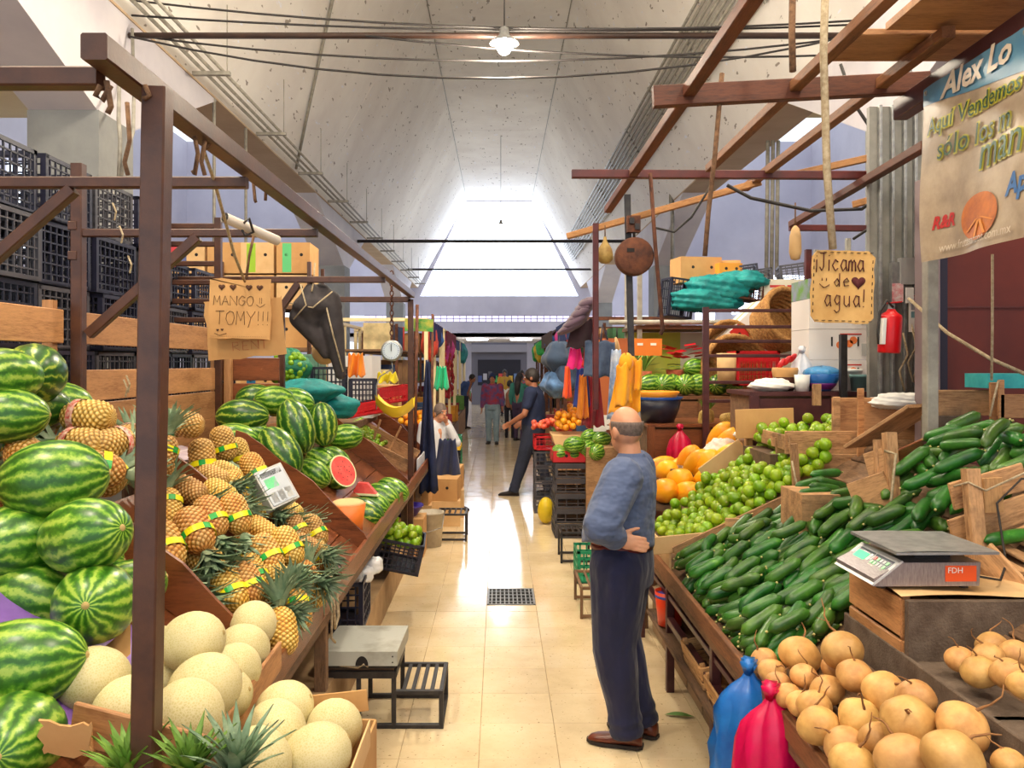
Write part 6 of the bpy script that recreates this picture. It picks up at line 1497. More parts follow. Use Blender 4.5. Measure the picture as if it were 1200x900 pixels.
    ob('trousers', remesh(q, 'trousers', bottom, vox, 3), t)
    for S_ in 'LR':
        a = j['an'+S_]; fd = V((1,.12 if S_ == 'L' else -.12,0)) if not footdir else V(footdir[S_]); fd.normalize()
        up = V((0,0,1)); fx = Matrix((fd, up.cross(fd).normalized(), up)).transposed()
        sh_ = thing('x','x','x') if False else None
        k = MB()
        pr = [(-.075,.02,.03),(-.07,.034,.075),(-.03,.04,.09),(.03,.042,.075),(.09,.046,.052),(.15,.044,.042),(.185,.034,.03),(.2,.012,.016)]
        vs = []; n = 14
        for x, hw, hh in pr:
            for i in range(n):
                an = 2*PI*i/n; zz = max(-.0, hh*.5+hh*.5*math.sin(an)); vs.append(a+fx @ V((x, hw*math.cos(an), zz-a.z*0-.085)))
        k.add(vs, [(u*n+w, u*n+(w+1) % n, (u+1)*n+(w+1) % n, (u+1)*n+w) for u in range(len(pr)-1) for w in range(n)]+[tuple(reversed(range(n))), tuple(range((len(pr)-1)*n, len(pr)*n))])
        so = k.build('shoe', M[shoe], t, True)
        k2 = MB(); vs = [a+fx @ V((x, sg*hw*1.03, z-.089)) for z in (0,.016) for x, hw in ((-.08,.02),(-.06,.038),(.05,.043),(.12,.048),(.18,.036),(.205,.01)) for sg in (-1, 1)]
        m_ = 12; loop = [0,2,4,6,8,10,11,9,7,5,3,1]; k2.add(vs, [tuple(reversed(loop)), tuple(i+12 for i in loop)]+[(loop[i], loop[(i+1) % 12], loop[(i+1) % 12]+12, loop[i]+12) for i in range(12)]); k2.build('sole', M['sole'], so)
    return t
# the man with a hand on his lower back
def clothm(name, c, c2, st=(1,1,1), amt=.8, sc=9):
    t = NT(name); v = t.objc(st)
    t.set(t.b, 'Base Color', t.ramp(t.noise(v, 5, 3), [(.3, lin(c2)), (.7, lin(c))])); t.b.inputs['Roughness'].default_value = .9; t.b.inputs['Sheen Weight'].default_value = .15
    t.bump(t.noise(v, sc, 2, .4), amt, .05); return t.m
gb_ = clothm('slate_blue_knit', (86,100,134), (74,88,122), (1,1,1.6)); navy = clothm('navy_trouser_cloth', (24,28,66), (17,21,50), (1.4,1.4,.7), .5)
mm = person('bald man in slate blue sweater and navy trousers, hand on his back, in the aisle', (.63,4.16,0), math.radians(160), gb_, navy, 'ring', 'skin',
  dict(hd=(-.02,.0,1.575), nk=(-.05,0,1.43), ch=(-.04,0,1.26), pe=(.0,0,.95), shL=(-.04,.185,1.36), shR=(-.04,-.185,1.36), elL=(.03,.34,1.15), wrL=(-.03,.265,1.075), elR=(-.04,-.27,1.12), wrR=(.06,-.24,.94),
       hiL=(.0,.09,.90), hiR=(.0,-.09,.90), knL=(.02,.1,.5), knR=(.03,-.075,.5), anL=(-.045,.09,.095), anR=(-.10,-.06,.095)),
  vox=.008, sleeve='34', hairm='hairg', shoe='shoe', head_rz=-.75, bw=1.12, hands={'L': ((-1,-.12,-.18),(0,1,.1),.25,-1)},
  tors=[(.02,0,.99,.185,.215),(.02,0,1.04,.185,.218),(.015,0,1.1,.18,.215),(.0,0,1.2,.168,.208),(-.02,0,1.28,.155,.205),(-.035,0,1.35,.135,.195),(-.045,0,1.41,.10,.14),(-.05,0,1.45,.072,.075),(-.05,0,1.465,.066,.066)],
  leg_r=(.15,.112,.082), tm=[(-.01,0,.80,.15,.185),(-.005,0,.90,.158,.192),(0,0,.985,.156,.19)], hem=lambda a: .055*max(0, math.sin(a))**1.5, footdir={'L':(1,.05,0),'R':(1,-.25,0)})
q = MB(); rings(q, [(0,0,.985,.160,.194),(0,0,1.02,.160,.194)], 40); q.build('belt', mat('oxblood_belt', (96,26,30), rough=.4), mm, True)
q = MB(); rings(q, [(.005,0,1.015,.158,.19),(.01,0,1.07,.168,.202)], 40); q.build('undershirt', mat('bright_blue_cotton', (20,76,170), rough=.85), mm, True)
q = MB(); q.grid(lambda u, v: V((.005+(.1675)*math.cos(.25+u*.95), .2005*math.sin(.25+u*.95), 1.018+.055*v)), 10, 5); q.build('bare_waist', M['skin'], mm, True)
# market folk further along the aisle
polo = mat('dark_navy_polo', (30,42,76), (24,34,62), rough=.85, sc=6); jean = mat('dark_jeans', (44,50,72), (34,40,58), rough=.9, sc=8); ljean = mat('pale_jeans', (130,150,160), (110,130,144), rough=.9, sc=8); blk = mat('black_leggings', (30,28,40), rough=.8)
person('stout man in a dark navy polo shirt stepping beside the fruit crates', (.50,11.8,0), math.radians(165), polo, jean, 'short', 'skin2',
  dict(elR=(.03,-.3,1.12), wrR=(.22,-.26,.98), elL=(.06,.28,1.12), wrL=(.26,.22,1.0), knL=(.12,.1,.5), anL=(.26,.1,.09), knR=(-.06,-.1,.5), anR=(-.2,-.1,.1)), 1.07, 'short', .012, 1.22, leg_r=(.125,.09,.068), hairm='hairb')
person('man in a red printed sweater and pale jeans walking toward the camera', (-.16,19.4,0), math.radians(-95), mat('red_sweater', (150,40,50), (60,70,120), rough=.9, sc=9), ljean, 'cap', 'skin2', dict(wrR=(.02,-.26,.86), knL=(.08,.1,.5), anL=(.04,.1,.09)), .98, 'long', .016, 1.1, hairm='lapis')
person('slim youth in a white top and black trousers seen from behind', (.27,21.0,0), math.radians(80), mat('white_top', (226,224,218), rough=.9), blk, 'short', 'skin2', {}, .86, 'short', .016, .8, leg_r=(.085,.062,.05))
person('woman with long dark hair in a teal top seen from behind', (.50,20.2,0), math.radians(60), mat('teal_top', (60,130,116), (50,110,100), rough=.9), mat('plum_leggings', (60,44,70), rough=.85), 'long', 'skin2', dict(elR=(.12,-.24,1.2), wrR=(.3,-.18,1.32)), .98, 'long', .016, .95, leg_r=(.12,.08,.055))
person('man in a blue shirt bending over the far stall', (-1.05,24,0), math.radians(-30), mat('mid_blue_shirt', (60,84,140), rough=.9), jean, 'short', 'skin2', dict(hd=(.3,0,1.48), nk=(.2,0,1.4), ch=(.12,0,1.27), shL=(.14,.18,1.34), shR=(.14,-.18,1.34)), 1.0, 'short', .02)
person('distant shopper in a grey top beyond the woman with long hair', (.75,27,0), math.radians(-80), mat('grey_top', (120,120,130), rough=.9), jean, 'short', 'skin2', {}, .98, 'long', .02)
person('distant shopper in a pink top near the far stall', (.95,25,0), math.radians(-120), mat('pink_top', (206,90,130), rough=.9), blk, 'short', 'skin2', {}, .93, 'long', .02)
person('distant shopper in a yellow top deep in the aisle', (.2,30,0), math.radians(-90), mat('mustard_top', (190,150,60), rough=.9), jean, 'short', 'skin2', {}, .98, 'long', .02)
person('vendor in a white shirt sitting with his cheek on his hand', (-.86,10.9,-.28), math.radians(-50), mat('pale_grey_shirt', (206,208,214), rough=.9), jean, 'short', 'skin', dict(knL=(.38,.12,.80), knR=(.38,-.12,.80), anL=(.36,.12,.37), anR=(.36,-.12,.37), hd=(.08,.03,1.57), elL=(.2,.22,1.16), wrL=(.13,.10,1.42), hiL=(.02,.1,.86), hiR=(.02,-.1,.86)), .98, 'long', .014, hairm='hairg')
bc = thing('stool', 'low wooden stool under the seated vendor', 'stool', (-.86,10.9,0))
MB().bb((-.2,-.2,.48),(.2,.2,.52)).build('seat', M['crate'], bc)
for x in (-.17,.17):
    for y in (-.17,.17): beam('leg', (x,y,0),(x,y,.48), .04,.04, M['crate'], bc)
# ================================================================== floor things along the aisle
def stool(name, lab, x0, x1, y0, y1, h, m='blacksteel', n=5, r=.022):
    t = thing(name, lab, 'stool')
    for x in (x0, x1):
        for y in (y0, y1): beam('leg', (x,y,.0), (x,y,h), r,r, M[m], t)
    for y in (y0, y1): beam('rail', (x0,y,h-r/2), (x1,y,h-r/2), r,r, M[m], t); beam('foot_rail', (x0,y,.02), (x1,y,.02), r,r, M[m], t)
    for x in (x0, x1): beam('rail', (x,y0,h-r/2), (x,y1,h-r/2), r,r, M[m], t)
    for i in range(1, n): x = x0+(x1-x0)*i/n; beam('slat', (x,y0,h-.006), (x,y1,h-.006), .02,.012, M[m], t)
    return t
ss = thing('step_stool', 'two-level black steel step stool on the floor by the stall', 'stool')
def sl_(a, b, w=.024, h=None, nm='rail'): return beam(nm, a, b, w, h or w, M['blacksteel'], ss, .003)
X0, X1, X2, Y0, Y1 = -.90, -.555, -.305, 4.27, 4.66
for x in (X0+.16, X1, X2):
    for y in (Y0, Y1): sl_((x,y,0), (x,y,.2 if x == X2 else .3), nm='leg')
for y in (Y0, Y1): sl_((X0+.16,y,.012), (X2,y,.012), nm='foot_rail'); sl_((X1,y,.19), (X2,y,.19)); sl_((X0,y,.285), (X1,y,.285), .03,.04)
for x in (X0, X1): sl_((x,Y0,.285), (x,Y1,.285), .03,.04)
sl_((X2,Y0,.19), (X2,Y1,.19)); sl_((X2,Y0,.012), (X2,Y1,.012), nm='foot_rail')
for i in range(4): sl_((X1+.05*(i+1),Y0,.194), (X1+.05*(i+1),Y1,.194), .022,.01,'slat')
MB().bb((X0,Y0+.0,.30),(X1,Y1,.325)).build('plate', M['oldwood'], ss)
gx = thing('platform_scale', 'scuffed pale grey metal scale platform lying on the step stool', 'scale', (-.735,4.44,.325))
gm = mat('scuffed_grey_paint', (178,180,172), (130,124,112), rough=.5, sc=5, lo=.5, hi=.78)
MB().prism([(-.205,-.22),(.205,-.22),(.215,.2),(-.18,.2)], .075, 'z', .058).build('cover', gm, gx); MB().bb((-.19,-.2,0),(.19,.18,.022)).build('tray', M['blacksteel'], gx)
q = MB(); q.add([(.02+.034*math.cos(PI*i/10), -.2215, .022+.05*math.sin(PI*i/10)) for i in range(11)], [tuple(range(11))]); q.build('cable_notch', M['black'], gx)
for x in (-.19,.18):
    for z in (.04,.07): MB().lathe([(.004,0),(.004,.003)], 8, Matrix.Translation((x,-.221,z)) @ Matrix.Rotation(PI/2,4,'X')).build('screw', M['black'], gx)
rope('lead', [(-.1,-.2,.015),(0,-.215,.01),(.03,-.22,.03),(.05,-.21,.012)], .005, M['twine'], gx)
# crate of limes hooked on the lip, crate of bags below
pcrate((-.80,6.3,.36), (.36,.34,.24), M['crateb'], 'navy crate of limes tilted against the lip of the fruit stall', (.12,.22,.08), n=(10,9,5))
Rb = random.Random(2); q = np.array([(-.80+Rb.uniform(-.15,.15), 6.3+Rb.uniform(-.14,.14), .52+Rb.uniform(0,.2)) for _ in range(58)])
def bK(p): p[:, 0] = np.clip(p[:, 0], -.96, -.64); p[:, 1] = np.clip(p[:, 1], 6.15, 6.46); return p
for p in settle(q, np.tile((1,0,0), (58,1)), 0, .036, lambda x, y: .53-.2*(x+.8)+0*y, (0,0,1), bK): ob('lime', lime_me, None, p, (R0.uniform(0,6),R0.uniform(0,6),0), 1.04, 'yellow-green lime in the navy crate at the lip', 'lime', 'limes in the navy crate at the lip')
pcrate((-.96,5.15,.28), (.24,.42,.3), M['crateb'], 'navy crate stuffed with clear bags under the lip', (0,0,.05), n=(5,6,4))
for k in range(4): sack(V((-.98+.05*k,5.02+.09*k,.57+.03*(k % 2))), (.07,.08,.06), 100+k, mat('milky_film%d' % k, (210,214,220), (236,236,240), rough=.25, sc=12), ('clear bag at the near end of the crate under the lip','second clear bag in the crate under the lip','third clear bag in the crate under the lip','clear bag at the far end of the crate under the lip')[k], 'plastic_bag')
bk = thing('bucket', 'white plastic bucket standing in front of the brown cartons', 'bucket', (-.73,8.55,0))
MB().lathe([(.12,0),(.145,.34),(.15,.34),(.15,.36),(.138,.36),(.11,.01)], 24).build('body', mat('grubby_white', (206,196,178), (180,168,148), rough=.6, sc=9), bk, True); rope('handle', [(-.15,0,.33),(-.14,-.14,.22),(0,-.19,.18),(.14,-.14,.22),(.15,0,.33)], .005, M['galv'], bk)
bo = MB().lathe([(.1,0),(.17,.1),(.175,.1),(.175,.115),(.16,.112),(.09,.01)], 24).build('basin', mat('purple_plastic', (60,40,150), rough=.35), None, True, loc=(-.94,8.2,.38), label='purple basin on the carton beside the white bucket', cat='basin')
carton((-.95,8.2,.0), (.4,.36,.38), M['card'], 'brown carton under the purple basin'); stool('bench', 'low black steel bench behind the white bucket', -.66,-.36,8.75,9.1,.3)
gcc = 'brown cartons by the blue cloth'
for i, (x, y, z, d) in enumerate(((-.72,9.75,0,(.5,.45,.3)),(-.72,9.75,.3,(.48,.43,.26)),(-.70,10.3,0,(.5,.45,.34)),(-.72,10.3,.34,(.5,.45,.28)),(-.98,9.4,0,(.4,.35,.3)),(-.98,9.4,.3,(.36,.3,.2)))):
    carton((x,y,z), d, M['card'] if i % 2 else M['cardl'], ('brown carton at floor level under the blue cloth','carton second in the pile under the blue cloth','floor carton farther along the aisle','upper carton farther along the aisle','carton against the stall beside the purple basin','small printed carton on top beside the blue cloth')[i], (0,0,.06*(-1)**i), gcc)
stool('bench', 'slatted black steel stool by the crate tower', .60,.90,7.8,8.15,.3); stool('bench', 'low slatted wooden-topped stool behind the man', .62,.9,6.1,6.6,.24,'oldwood',4)
pcrate((.86,7.25,0), (.36,.36,.28), M['crategreen'], 'green plastic crate on the floor behind the man', n=(6,6,4), bar=.014)
# crate tower and fruit on the vegetable side
gT = 'dark crates in the tower'
for k in range(5): pcrate((.86,9.15,.165*k), (.5,.5,.16), M['crateg'], ('bottom dark crate of the tower by the aisle','second dark crate of the tower','third dark crate of the tower','fourth dark crate of the tower','top dark crate of the tower under the red carton')[k], (0,0,.02*(-1)**k), gT, (4,5,3), solid=.35)
rc = carton((.84,9.15,.825), (.5,.44,.13), mat('red_carton', (206,40,46), (190,30,40), rough=.6, sc=4), 'red carton of green melons on the crate tower', flaps=1)
for i in range(7): watermelon((.68+.16*(i % 3), 8.99+.16*(i//3), .92), (1,.2*i,.1), .6, 1, 'small pale green watermelon in the red carton', 'small watermelons in the red carton')
for i, (px, py, Y) in enumerate(((673,521,8.9),(692,512,9.3),(705,515,9.2),(688,525,9.0),(700,530,8.9))): watermelon(P(px,py,Y), (1,.4*i,.1), .78, 1, ('yellowish round watermelon on the red carton','striped watermelon at the back beside the balding man','striped watermelon near the price cards','pale watermelon in front of the striped pair','watermelon nearest the balding man')[i], 'watermelons beside the crate tower')
MB().bb((.95,8.85,0),(1.5,9.45,1.0)).build('crate_base', M['crate'], label='wooden base box under the watermelons beside the tower', cat='box')
for k in range(5): pcrate((.66,10.6,.2*k), (.42,.42,.19), M['crateg'] if k < 4 else M['cratered'], ('bottom dark crate under the tomatoes','second dark crate under the tomatoes','third dark crate under the tomatoes','fourth dark crate under the tomatoes','red crate under the tomatoes')[k], group='dark crates under the tomatoes', n=(6,6,3))
yb = MB().ell((0,0,.13), (.1,.1,.16), 16, 10).build('yellow_melon', mat('yellow_melon_skin', (226,196,30), (206,180,40), rough=.45, sc=6), None, True, loc=(.56,9.72,.03), label='big yellow melon standing on the floor by the crates', cat='melon')
def heap(n, c, rx, ry, h, r, me, nm, lab, grp, seed, sc=1.0):
    Rh = random.Random(seed); q = np.array([(c[0]+Rh.uniform(-rx,rx), c[1]+Rh.uniform(-ry,ry), c[2]+Rh.uniform(0,h)) for _ in range(n)])
    def bb_(p): p[:, 0] = np.clip(p[:, 0], c[0]-rx, c[0]+rx); p[:, 1] = np.clip(p[:, 1], c[1]-ry, c[1]+ry); return p
    for p in settle(q, np.tile((1,0,0), (n,1)), 0, r, lambda x, y: c[2]+h*.45*np.exp(-((x-c[0])**2/rx**2+(y-c[1])**2/ry**2)*1.2), (0,0,1), bb_, .006, 40): ob(nm, me, None, p, (Rh.uniform(0,6),Rh.uniform(0,6),0), sc, lab, nm, grp)
heap(26, (.66,10.6,1.02), .2,.2,.26,.04, tomato_me, 'tomato', 'pale red tomato heaped on the crates by the polo-shirted man', 'tomatoes on the crates', 1, 1.1)
heap(60, (.98,10.1,1.06), .26,.26,.5,.042, orange_me, 'orange', 'orange in the heap on the wooden tray beside the tomatoes', 'oranges on the wooden tray', 2)
MB().prism([(-.3,0),(.3,0),(.34,.12),(-.34,.12)], .6, 'y').build('fruit_tray', M['cardl'], loc=(.98,10.1,.93), label='pale wooden tray under the heap of oranges', cat='tray')
MB().bb((.72,9.85,0),(1.3,10.4,.93)).build('crate_base', M['crate'], label='wooden base box under the orange tray', cat='box')
for i, (px, py) in enumerate(((715,495),(703,497))): MB().box(P(px,py,8.83), (.14,.006,.16), (.1,0,.1*i)).build('price_card', M['white'], label=('white price card hanging near the balding man','second white price card behind the first')[i], cat='card')
# ------------------------------------------------------------------ bay of small limes, pole with blue cloth, dial scale
lb = thing('lime_box', 'wooden compartment box with small limes and a white price board', 'box')
beam('board', (-.86,8.0,.86),(-.86,8.75,.88), .012,.2, M['varnish'], lb); beam('board', (-.83,8.2,.82),(-.83,9.2,.82), .01,.26, mat('blue_white_board', (196,206,226), (226,230,236), rough=.5, sc=7), lb); beam('board', (-1.5,8.35,1.3),(-.85,8.35,.95), .012,.16, M['crate'], lb); beam('board', (-1.5,7.6,1.28),(-.85,7.6,.95), .012,.12, M['crate'], lb)
Rb = random.Random(6); ql = np.array([(Rb.uniform(-1.4,-.92), Rb.uniform(7.65,8.3), 1.4) for _ in range(70)])
def bM(p): p[:, 0] = np.clip(p[:, 0], -1.4, -.9); p[:, 1] = np.clip(p[:, 1], 7.65, 8.3); return p
for p in settle(ql, np.tile((1,0,0), (70,1)), 0, .028, lambda x, y: .82+.7*(-.82-x)+.03+0*y, V((.57,0,.82)), bM, .012): ob('lime', lime_me, None, p, (R0.uniform(0,6),R0.uniform(0,6),0), .78, 'small green lime in the compartment box on the far bay', 'lime', 'small limes in the compartment box')
for k, (a, b) in enumerate((((438,505),(446,492)),((455,520),(470,500)))): beam('stick', P(a[0],a[1]+10,7.9), P(b[0],b[1],7.9), .035,.02, M['crate'], lb)
rope('pole', [P(489,357,9.1), P(487,480,9.1), P(486,560,9.1)], .02, M['rust'], label='rusty pole beside the blue cloth', cat='pole'); rope('pole', [P(507,368,10), P(506,500,10), P(505,600,10)], .018, M['rust'], label='thin pole behind the hanging teal bag', cat='pole')
def drape(px0, py0, px1, py1, Y, m, lab, top=.15, fold=.05, n=12): return hung(px0, py0, px1, py1, m, lab, Y, fold, n, 'hanging_cloth', top)
drape(488,423,513,577,9.0, M['lapis'], 'long navy cloth hanging from the rusty pole'); drape(508,515,540,562,9.9, cm('navy_jacket', (34,44,84), (26,34,66)), 'navy jacket draped over the cartons by the seated vendor', .6)
dsx = thing('dial_scale', 'hanging dial scale with a white face on a chain', 'scale', P(459,411,6.9))
MB().lathe([(.0,.03),(.085,.03),(.09,.02),(.09,-.03),(.082,-.034)], 32, Matrix.Rotation(PI/2,4,'X')).build('case', M['galv'], dsx, True)
MB().lathe([(.0,.032),(.074,.032)], 32, Matrix.Rotation(PI/2,4,'X')).build('dial_face', mat('pale_blue_dial', (206,220,232), rough=.4), dsx)
q = MB()
for i in range(24): a = 2*PI*i/24; q.box((.062*math.sin(a),-.034,.062*math.cos(a)), (.004,.003,.014 if i % 6 == 0 else .008), (0,a,0))
q.build('dial_marks', mat('blue_marks', (50,80,150), rough=.5), dsx); MB().box((0,-.037,.025), (.005,.003,.06)).build('pointer', M['black'], dsx)
q = MB()
for i in range(14): q.tube([(.014*math.cos(2*PI*k/8)*(1 if i % 2 else .3), .014*math.cos(2*PI*k/8)*(.3 if i % 2 else 1), .11+.042*i+.026*math.sin(2*PI*k/8)) for k in range(8)], .0055, 5, closed=True)
q.build('chain', M['rust'], dsx, True)
rope('bail', [(0,0,-.09),(.01,0,-.15),(-.10,0,-.22),(-.13,0,-.3),(-.13,0,-.5)], .006, M['galv'], dsx)
MB().grid(lambda u, v: V((-.13+.32*u, -.09+.18*v, -.5+.10*(2*u-1)**2-.02*u+.09*(2*v-1)**2-.06)), 12, 8).build('pan', mat('yellow_enamel', (236,200,50), rough=.35), dsx, True)
# ------------------------------------------------------------------ storage behind the fruit stall
rk = thing('carton_rack', 'steel shelf rack stacked with banana cartons behind the stall', 'rack')
for z in (1.5,2.05,2.5): MB().bb((-3.9,8.6,z),(-2.0,9.3,z+.04)).build('shelf', M['oldwood'], rk)
for x in (-3.88,-2.95,-2.02):
    for y in (8.62,9.28): beam('post', (x,y,0),(x,y,3.0), .04,.04, M['steel'], rk)
cols_ = [None, mat('lime_print', (150,190,40), rough=.6), mat('green_print', (90,190,120), rough=.6), mat('red_print', (206,50,50), rough=.6), mat('blue_print', (30,100,140), rough=.6), mat('violet_print', (90,100,150), rough=.6)]
nms = ['at the post end','second from the post','third from the post','fourth from the post','fifth along','sixth along','seventh along','at the aisle end']
for lv, z in enumerate((1.54,2.09,2.54,2.89)):
    for i in range(5):
        s_ = cols_[(i+1+lv) % 6] if lv == 3 or i % 3 == 0 else None
        carton((-3.7+.37*i, 8.95, z), (.355,.5,.33), M['card'] if (i+lv) % 2 else M['cardl'], 'fruit carton %s, %s of the carton rack' % (nms[i] if i < 4 else nms[7], ('lowest shelf','middle shelf','upper shelf','top layer')[lv]), (0,0,.03*(-1)**i), 'fruit cartons on the rack', stripe=s_)
tp = thing('tarpaulin', 'dark checked tarpaulin bundle tied and hanging from the steel rail', 'tarpaulin', P(372,375,5.95))
q = MB(); q.ell((-.02,0,.1), (.17,.12,.15), 22, 14, None, lambda p, t, a: p*(1+.12*math.sin(3*a+1)+.1*math.sin(5*t))); limb(q, [(-.12,0,.02),(.0,0,-.14),(.06,0,-.26)], [.09,.06,.03]); limb(q, [(.1,0,.15),(.12,0,-.1),(.17,0,-.4)], [.07,.08,.04])
ob('cloth', remesh(q, 'cloth', mat('charcoal_tarp', (62,56,58), (44,40,44), rough=.8, sc=10), .014, 2), tp)
for pts in (((-.1,-.1,.25),(-.05,-.14,.1),(-.15,-.1,0)),((-.19,-.06,.12),(0,-.15,.08),(.13,-.1,.2)),((.08,-.08,.1),(.13,-.09,-.1),(.2,-.06,-.38)),((-.02,0,.42),(-.02,-.02,.3),(-.02,-.1,.2))): rope('binding', pts, .006, M['twine'], tp)
hatp = thing('straw_roll', 'cream and orange round hat hanging under the tarpaulin', 'hat', P(381,412,6.2)); MB().lathe([(.09,0),(.1,.02),(.07,.06),(.0,.07)], 20, Matrix.Rotation(PI/2,4,'X')).build('brim', M['cardl'], hatp, True)
for i, (px, py, Y, d, m, lab) in enumerate(((360,432,7.4,(.28,.3,.26),'crategreen2','translucent green bin behind the net of limes'),(386,452,7.3,(.3,.3,.34),'crateb','navy crate standing by the green bin'),(425,460,7.6,(.26,.3,.26),'crateb','navy crate nearer the dial scale'),(462,462,8.2,(.3,.26,.16),'cratered','red crate tilted under the dial scale'),(430,478,7.4,(.4,.2,.12),'cratered','red crate lid leaning by the navy crate'))):
    if m == 'crategreen2': M[m] = mat('pale_green_bin', (110,150,130), (96,136,118), rough=.4, sc=5)
    pcrate(P(px,py,Y)-V((0,0,d[2]/2)), d, M[m], lab, (0,-.15 if i > 2 else 0,.1*i), n=(8,7,5), solid=1.0 if m == 'crategreen2' else .0 if m == 'crateb' else .6)
bsh = thing('back_shelf', 'long wooden ledge carrying crates behind the far bay', 'shelf')
MB().bb((-2.4,5.9,1.30),(-1.35,9.0,1.36)).build('board', M['oldwood'], bsh)
for x in (-2.35,-1.45):
    for y in (6.0,8.9): beam('leg', (x,y,0),(x,y,1.3), .05,.05, M['oldwood'], bsh)
carton(P(452,462,8.6)-V((0,0,.2)), (.3,.3,.3), M['card'], 'orange-brown wooden box behind the red crate'); carton(P(400,440,8.5)-V((0,0,.2)), (.3,.3,.3), M['cardl'], 'pale box behind the navy crates')
fz = MB().bb((-1.75,8.3,1.36),(-1.3,8.9,2.0)).build('white_cooler', mat('white_cooler', (214,216,216), rough=.4), label='white cooler box behind the orange gloves', cat='cooler')
drape(406,415,427,441,7.9, cm('orange_glove', (250,150,30), (240,130,20)), 'orange rubber gloves hanging on the cream rail', .8); drape(440,437,466,448,8.0, cm('yellow_cloth', (240,220,30), (226,206,20)), 'small yellow cloth on the brown box', .8); drape(508,430,526,456,10.2, cm('teal_plastic', (20,190,130), (10,170,120)), 'teal green plastic bag hanging on the thin pole', .6)
MB().box(P(491,381,9.16), (.32,.02,.14), (0,.03,0)).build('green_sign', mat('green_yellow_print', (70,150,60), (200,180,70), rough=.6, sc=9), label='green and yellow printed sign on the rusty pole', cat='sign')
# ------------------------------------------------------------------ further stalls down the hall
M['creamsteel'] = mat('cream_painted_steel', (226,206,160), rough=.5)
def far_stall(sg, y0, y1, lab, x_in, x_out, seed, post='creamsteel', h=2.55):
    R = random.Random(seed); t = thing('market_stall', lab, 'stall')
    MB().bb((sg*x_in,y0,.0),(sg*x_out,y1,.62)).build('counter', M['crate' if seed % 2 else 'varnish'], t)
    MB().bb((sg*x_in,y0,.62),(sg*(x_in+.5),y1,.66)).build('lip', M['oldwood'], t); MB().bb((sg*(x_in+.5),y0,.62),(sg*x_out,y1,.95)).build('step', M['varnish'], t)
    for y in (y0+.05, (y0+y1)/2, y1-.05):
        for x in (x_in+.1, x_out-.1): beam('post', (sg*x,y,0),(sg*x,y,h), .055,.055, M[post], t)
    for x in (x_in+.1, x_out-.1): beam('top_rail', (sg*x,y0,h),(sg*x,y1,h), .05,.05, M[post], t)
    for y in (y0+.05, y1-.05): beam('cross_rail', (sg*(x_in+.1),y,h),(sg*(x_out-.1),y,h), .05,.05, M[post], t)
    return t
st_ = [(-1,11.6,14.6,'cream-framed fruit stall past the seated vendor',.95,2.6,1),(-1,15.2,19,'cream-framed stall hung with red garlands',.95,2.8,2),(-1,20,25,'distant stall on the melon side before the end',1.0,2.8,3),(1,11.3,14.5,'stall behind the polo-shirted man',.95,2.6,4),(1,15.2,19.4,'fourth stall on the vegetable side',1.0,2.7,5),(1,20.2,26,'distant stall on the vegetable side before the end',1.1,2.8,6),(-1,26.5,33,'last stall on the melon side before the end wall',1.3,3,7),(1,27,33,'last stall on the vegetable side before the end wall',1.5,3,8)]
for a in st_: far_stall(a[0], a[1], a[2], a[3], a[4], a[5], a[6], 'creamsteel' if a[0] < 0 else 'rust')
heap(34, (-1.2,12.0,.98), .22,.3,.35,.05, orange_me, 'orange', 'orange heaped at the front of the cream-framed stall', 'oranges on the cream-framed stall', 21, 1.2)
heap(20, (-1.2,12.75,.98), .2,.25,.3,.045, sphere_me('lemon', mat('lemon_skin', (240,200,40), rough=.4), .042), 'lemon', 'yellow fruit heaped behind the oranges on the cream-framed stall', 'yellow fruit on the cream-framed stall', 22, 1.1)
heap(14, (-.86,12.2,.86), .1,.4,.12,.06, melon_me, 'melon', 'small pale melon on the lip of the cream-framed stall', 'pale melons on the cream-framed stall', 23, .72)
for k in range(4): pcrate((-.74,12.3,.21*k), (.34,.44,.2), M['crategreen'], ('bottom green crate by the cream-framed stall','second green crate by the cream-framed stall','third green crate by the cream-framed stall','top green crate by the cream-framed stall')[k], group='green crates by the cream-framed stall', n=(6,6,4), bar=.012)
for k in range(3): pcrate((-.72,11.75,.23*k), (.3,.36,.22), M['crateb'], ('bottom navy crate beside the seated vendor','middle navy crate beside the seated vendor','top navy crate beside the seated vendor')[k], group='navy crates beside the vendor', n=(6,6,4))
MB().bb((-.95,11.5,.69),(-.55,12.0,.75)).build('yellow_board', mat('yellow_board', (236,190,50), rough=.6), label='yellow board on the navy crates by the seated vendor', cat='board')
for side, y0, n_, sd in ((-1,13.3,14,31),(-1,16,16,32),(1,12.3,16,33),(1,16.4,16,34),(-1,21,12,35),(1,22,14,36),(-1,28,10,37),(1,29,10,38)):
    R = random.Random(sd)
    for i in range(n_):
        x = side*R.uniform(1.1,2.3); y = y0+R.uniform(0,2.4); z = .95 if abs(x) > 1.5 else .66
        c = R.choice(((200,60,40),(220,150,40),(90,140,60),(190,150,100),(150,40,50),(60,90,130)))
        w_, d_, h_ = R.uniform(.25,.4), R.uniform(.25,.4), R.uniform(.14,.4)
        wh = {-1:'melon',1:'vegetable'}[side]
        carton((x,y,z), (w_,d_,h_), mat('stall_goods%d_%d' % (sd, i), c, tuple(int(v*.8) for v in c), rough=.7, sc=8), 'coloured goods box on a distant stall of the %s side' % wh, (0,0,R.uniform(-.3,.3)), 'goods boxes on the distant %s side stalls' % wh, holes=False)
redc = mat('dried_chilli_red', (170,30,40), (120,20,30), rough=.5, sc=30)
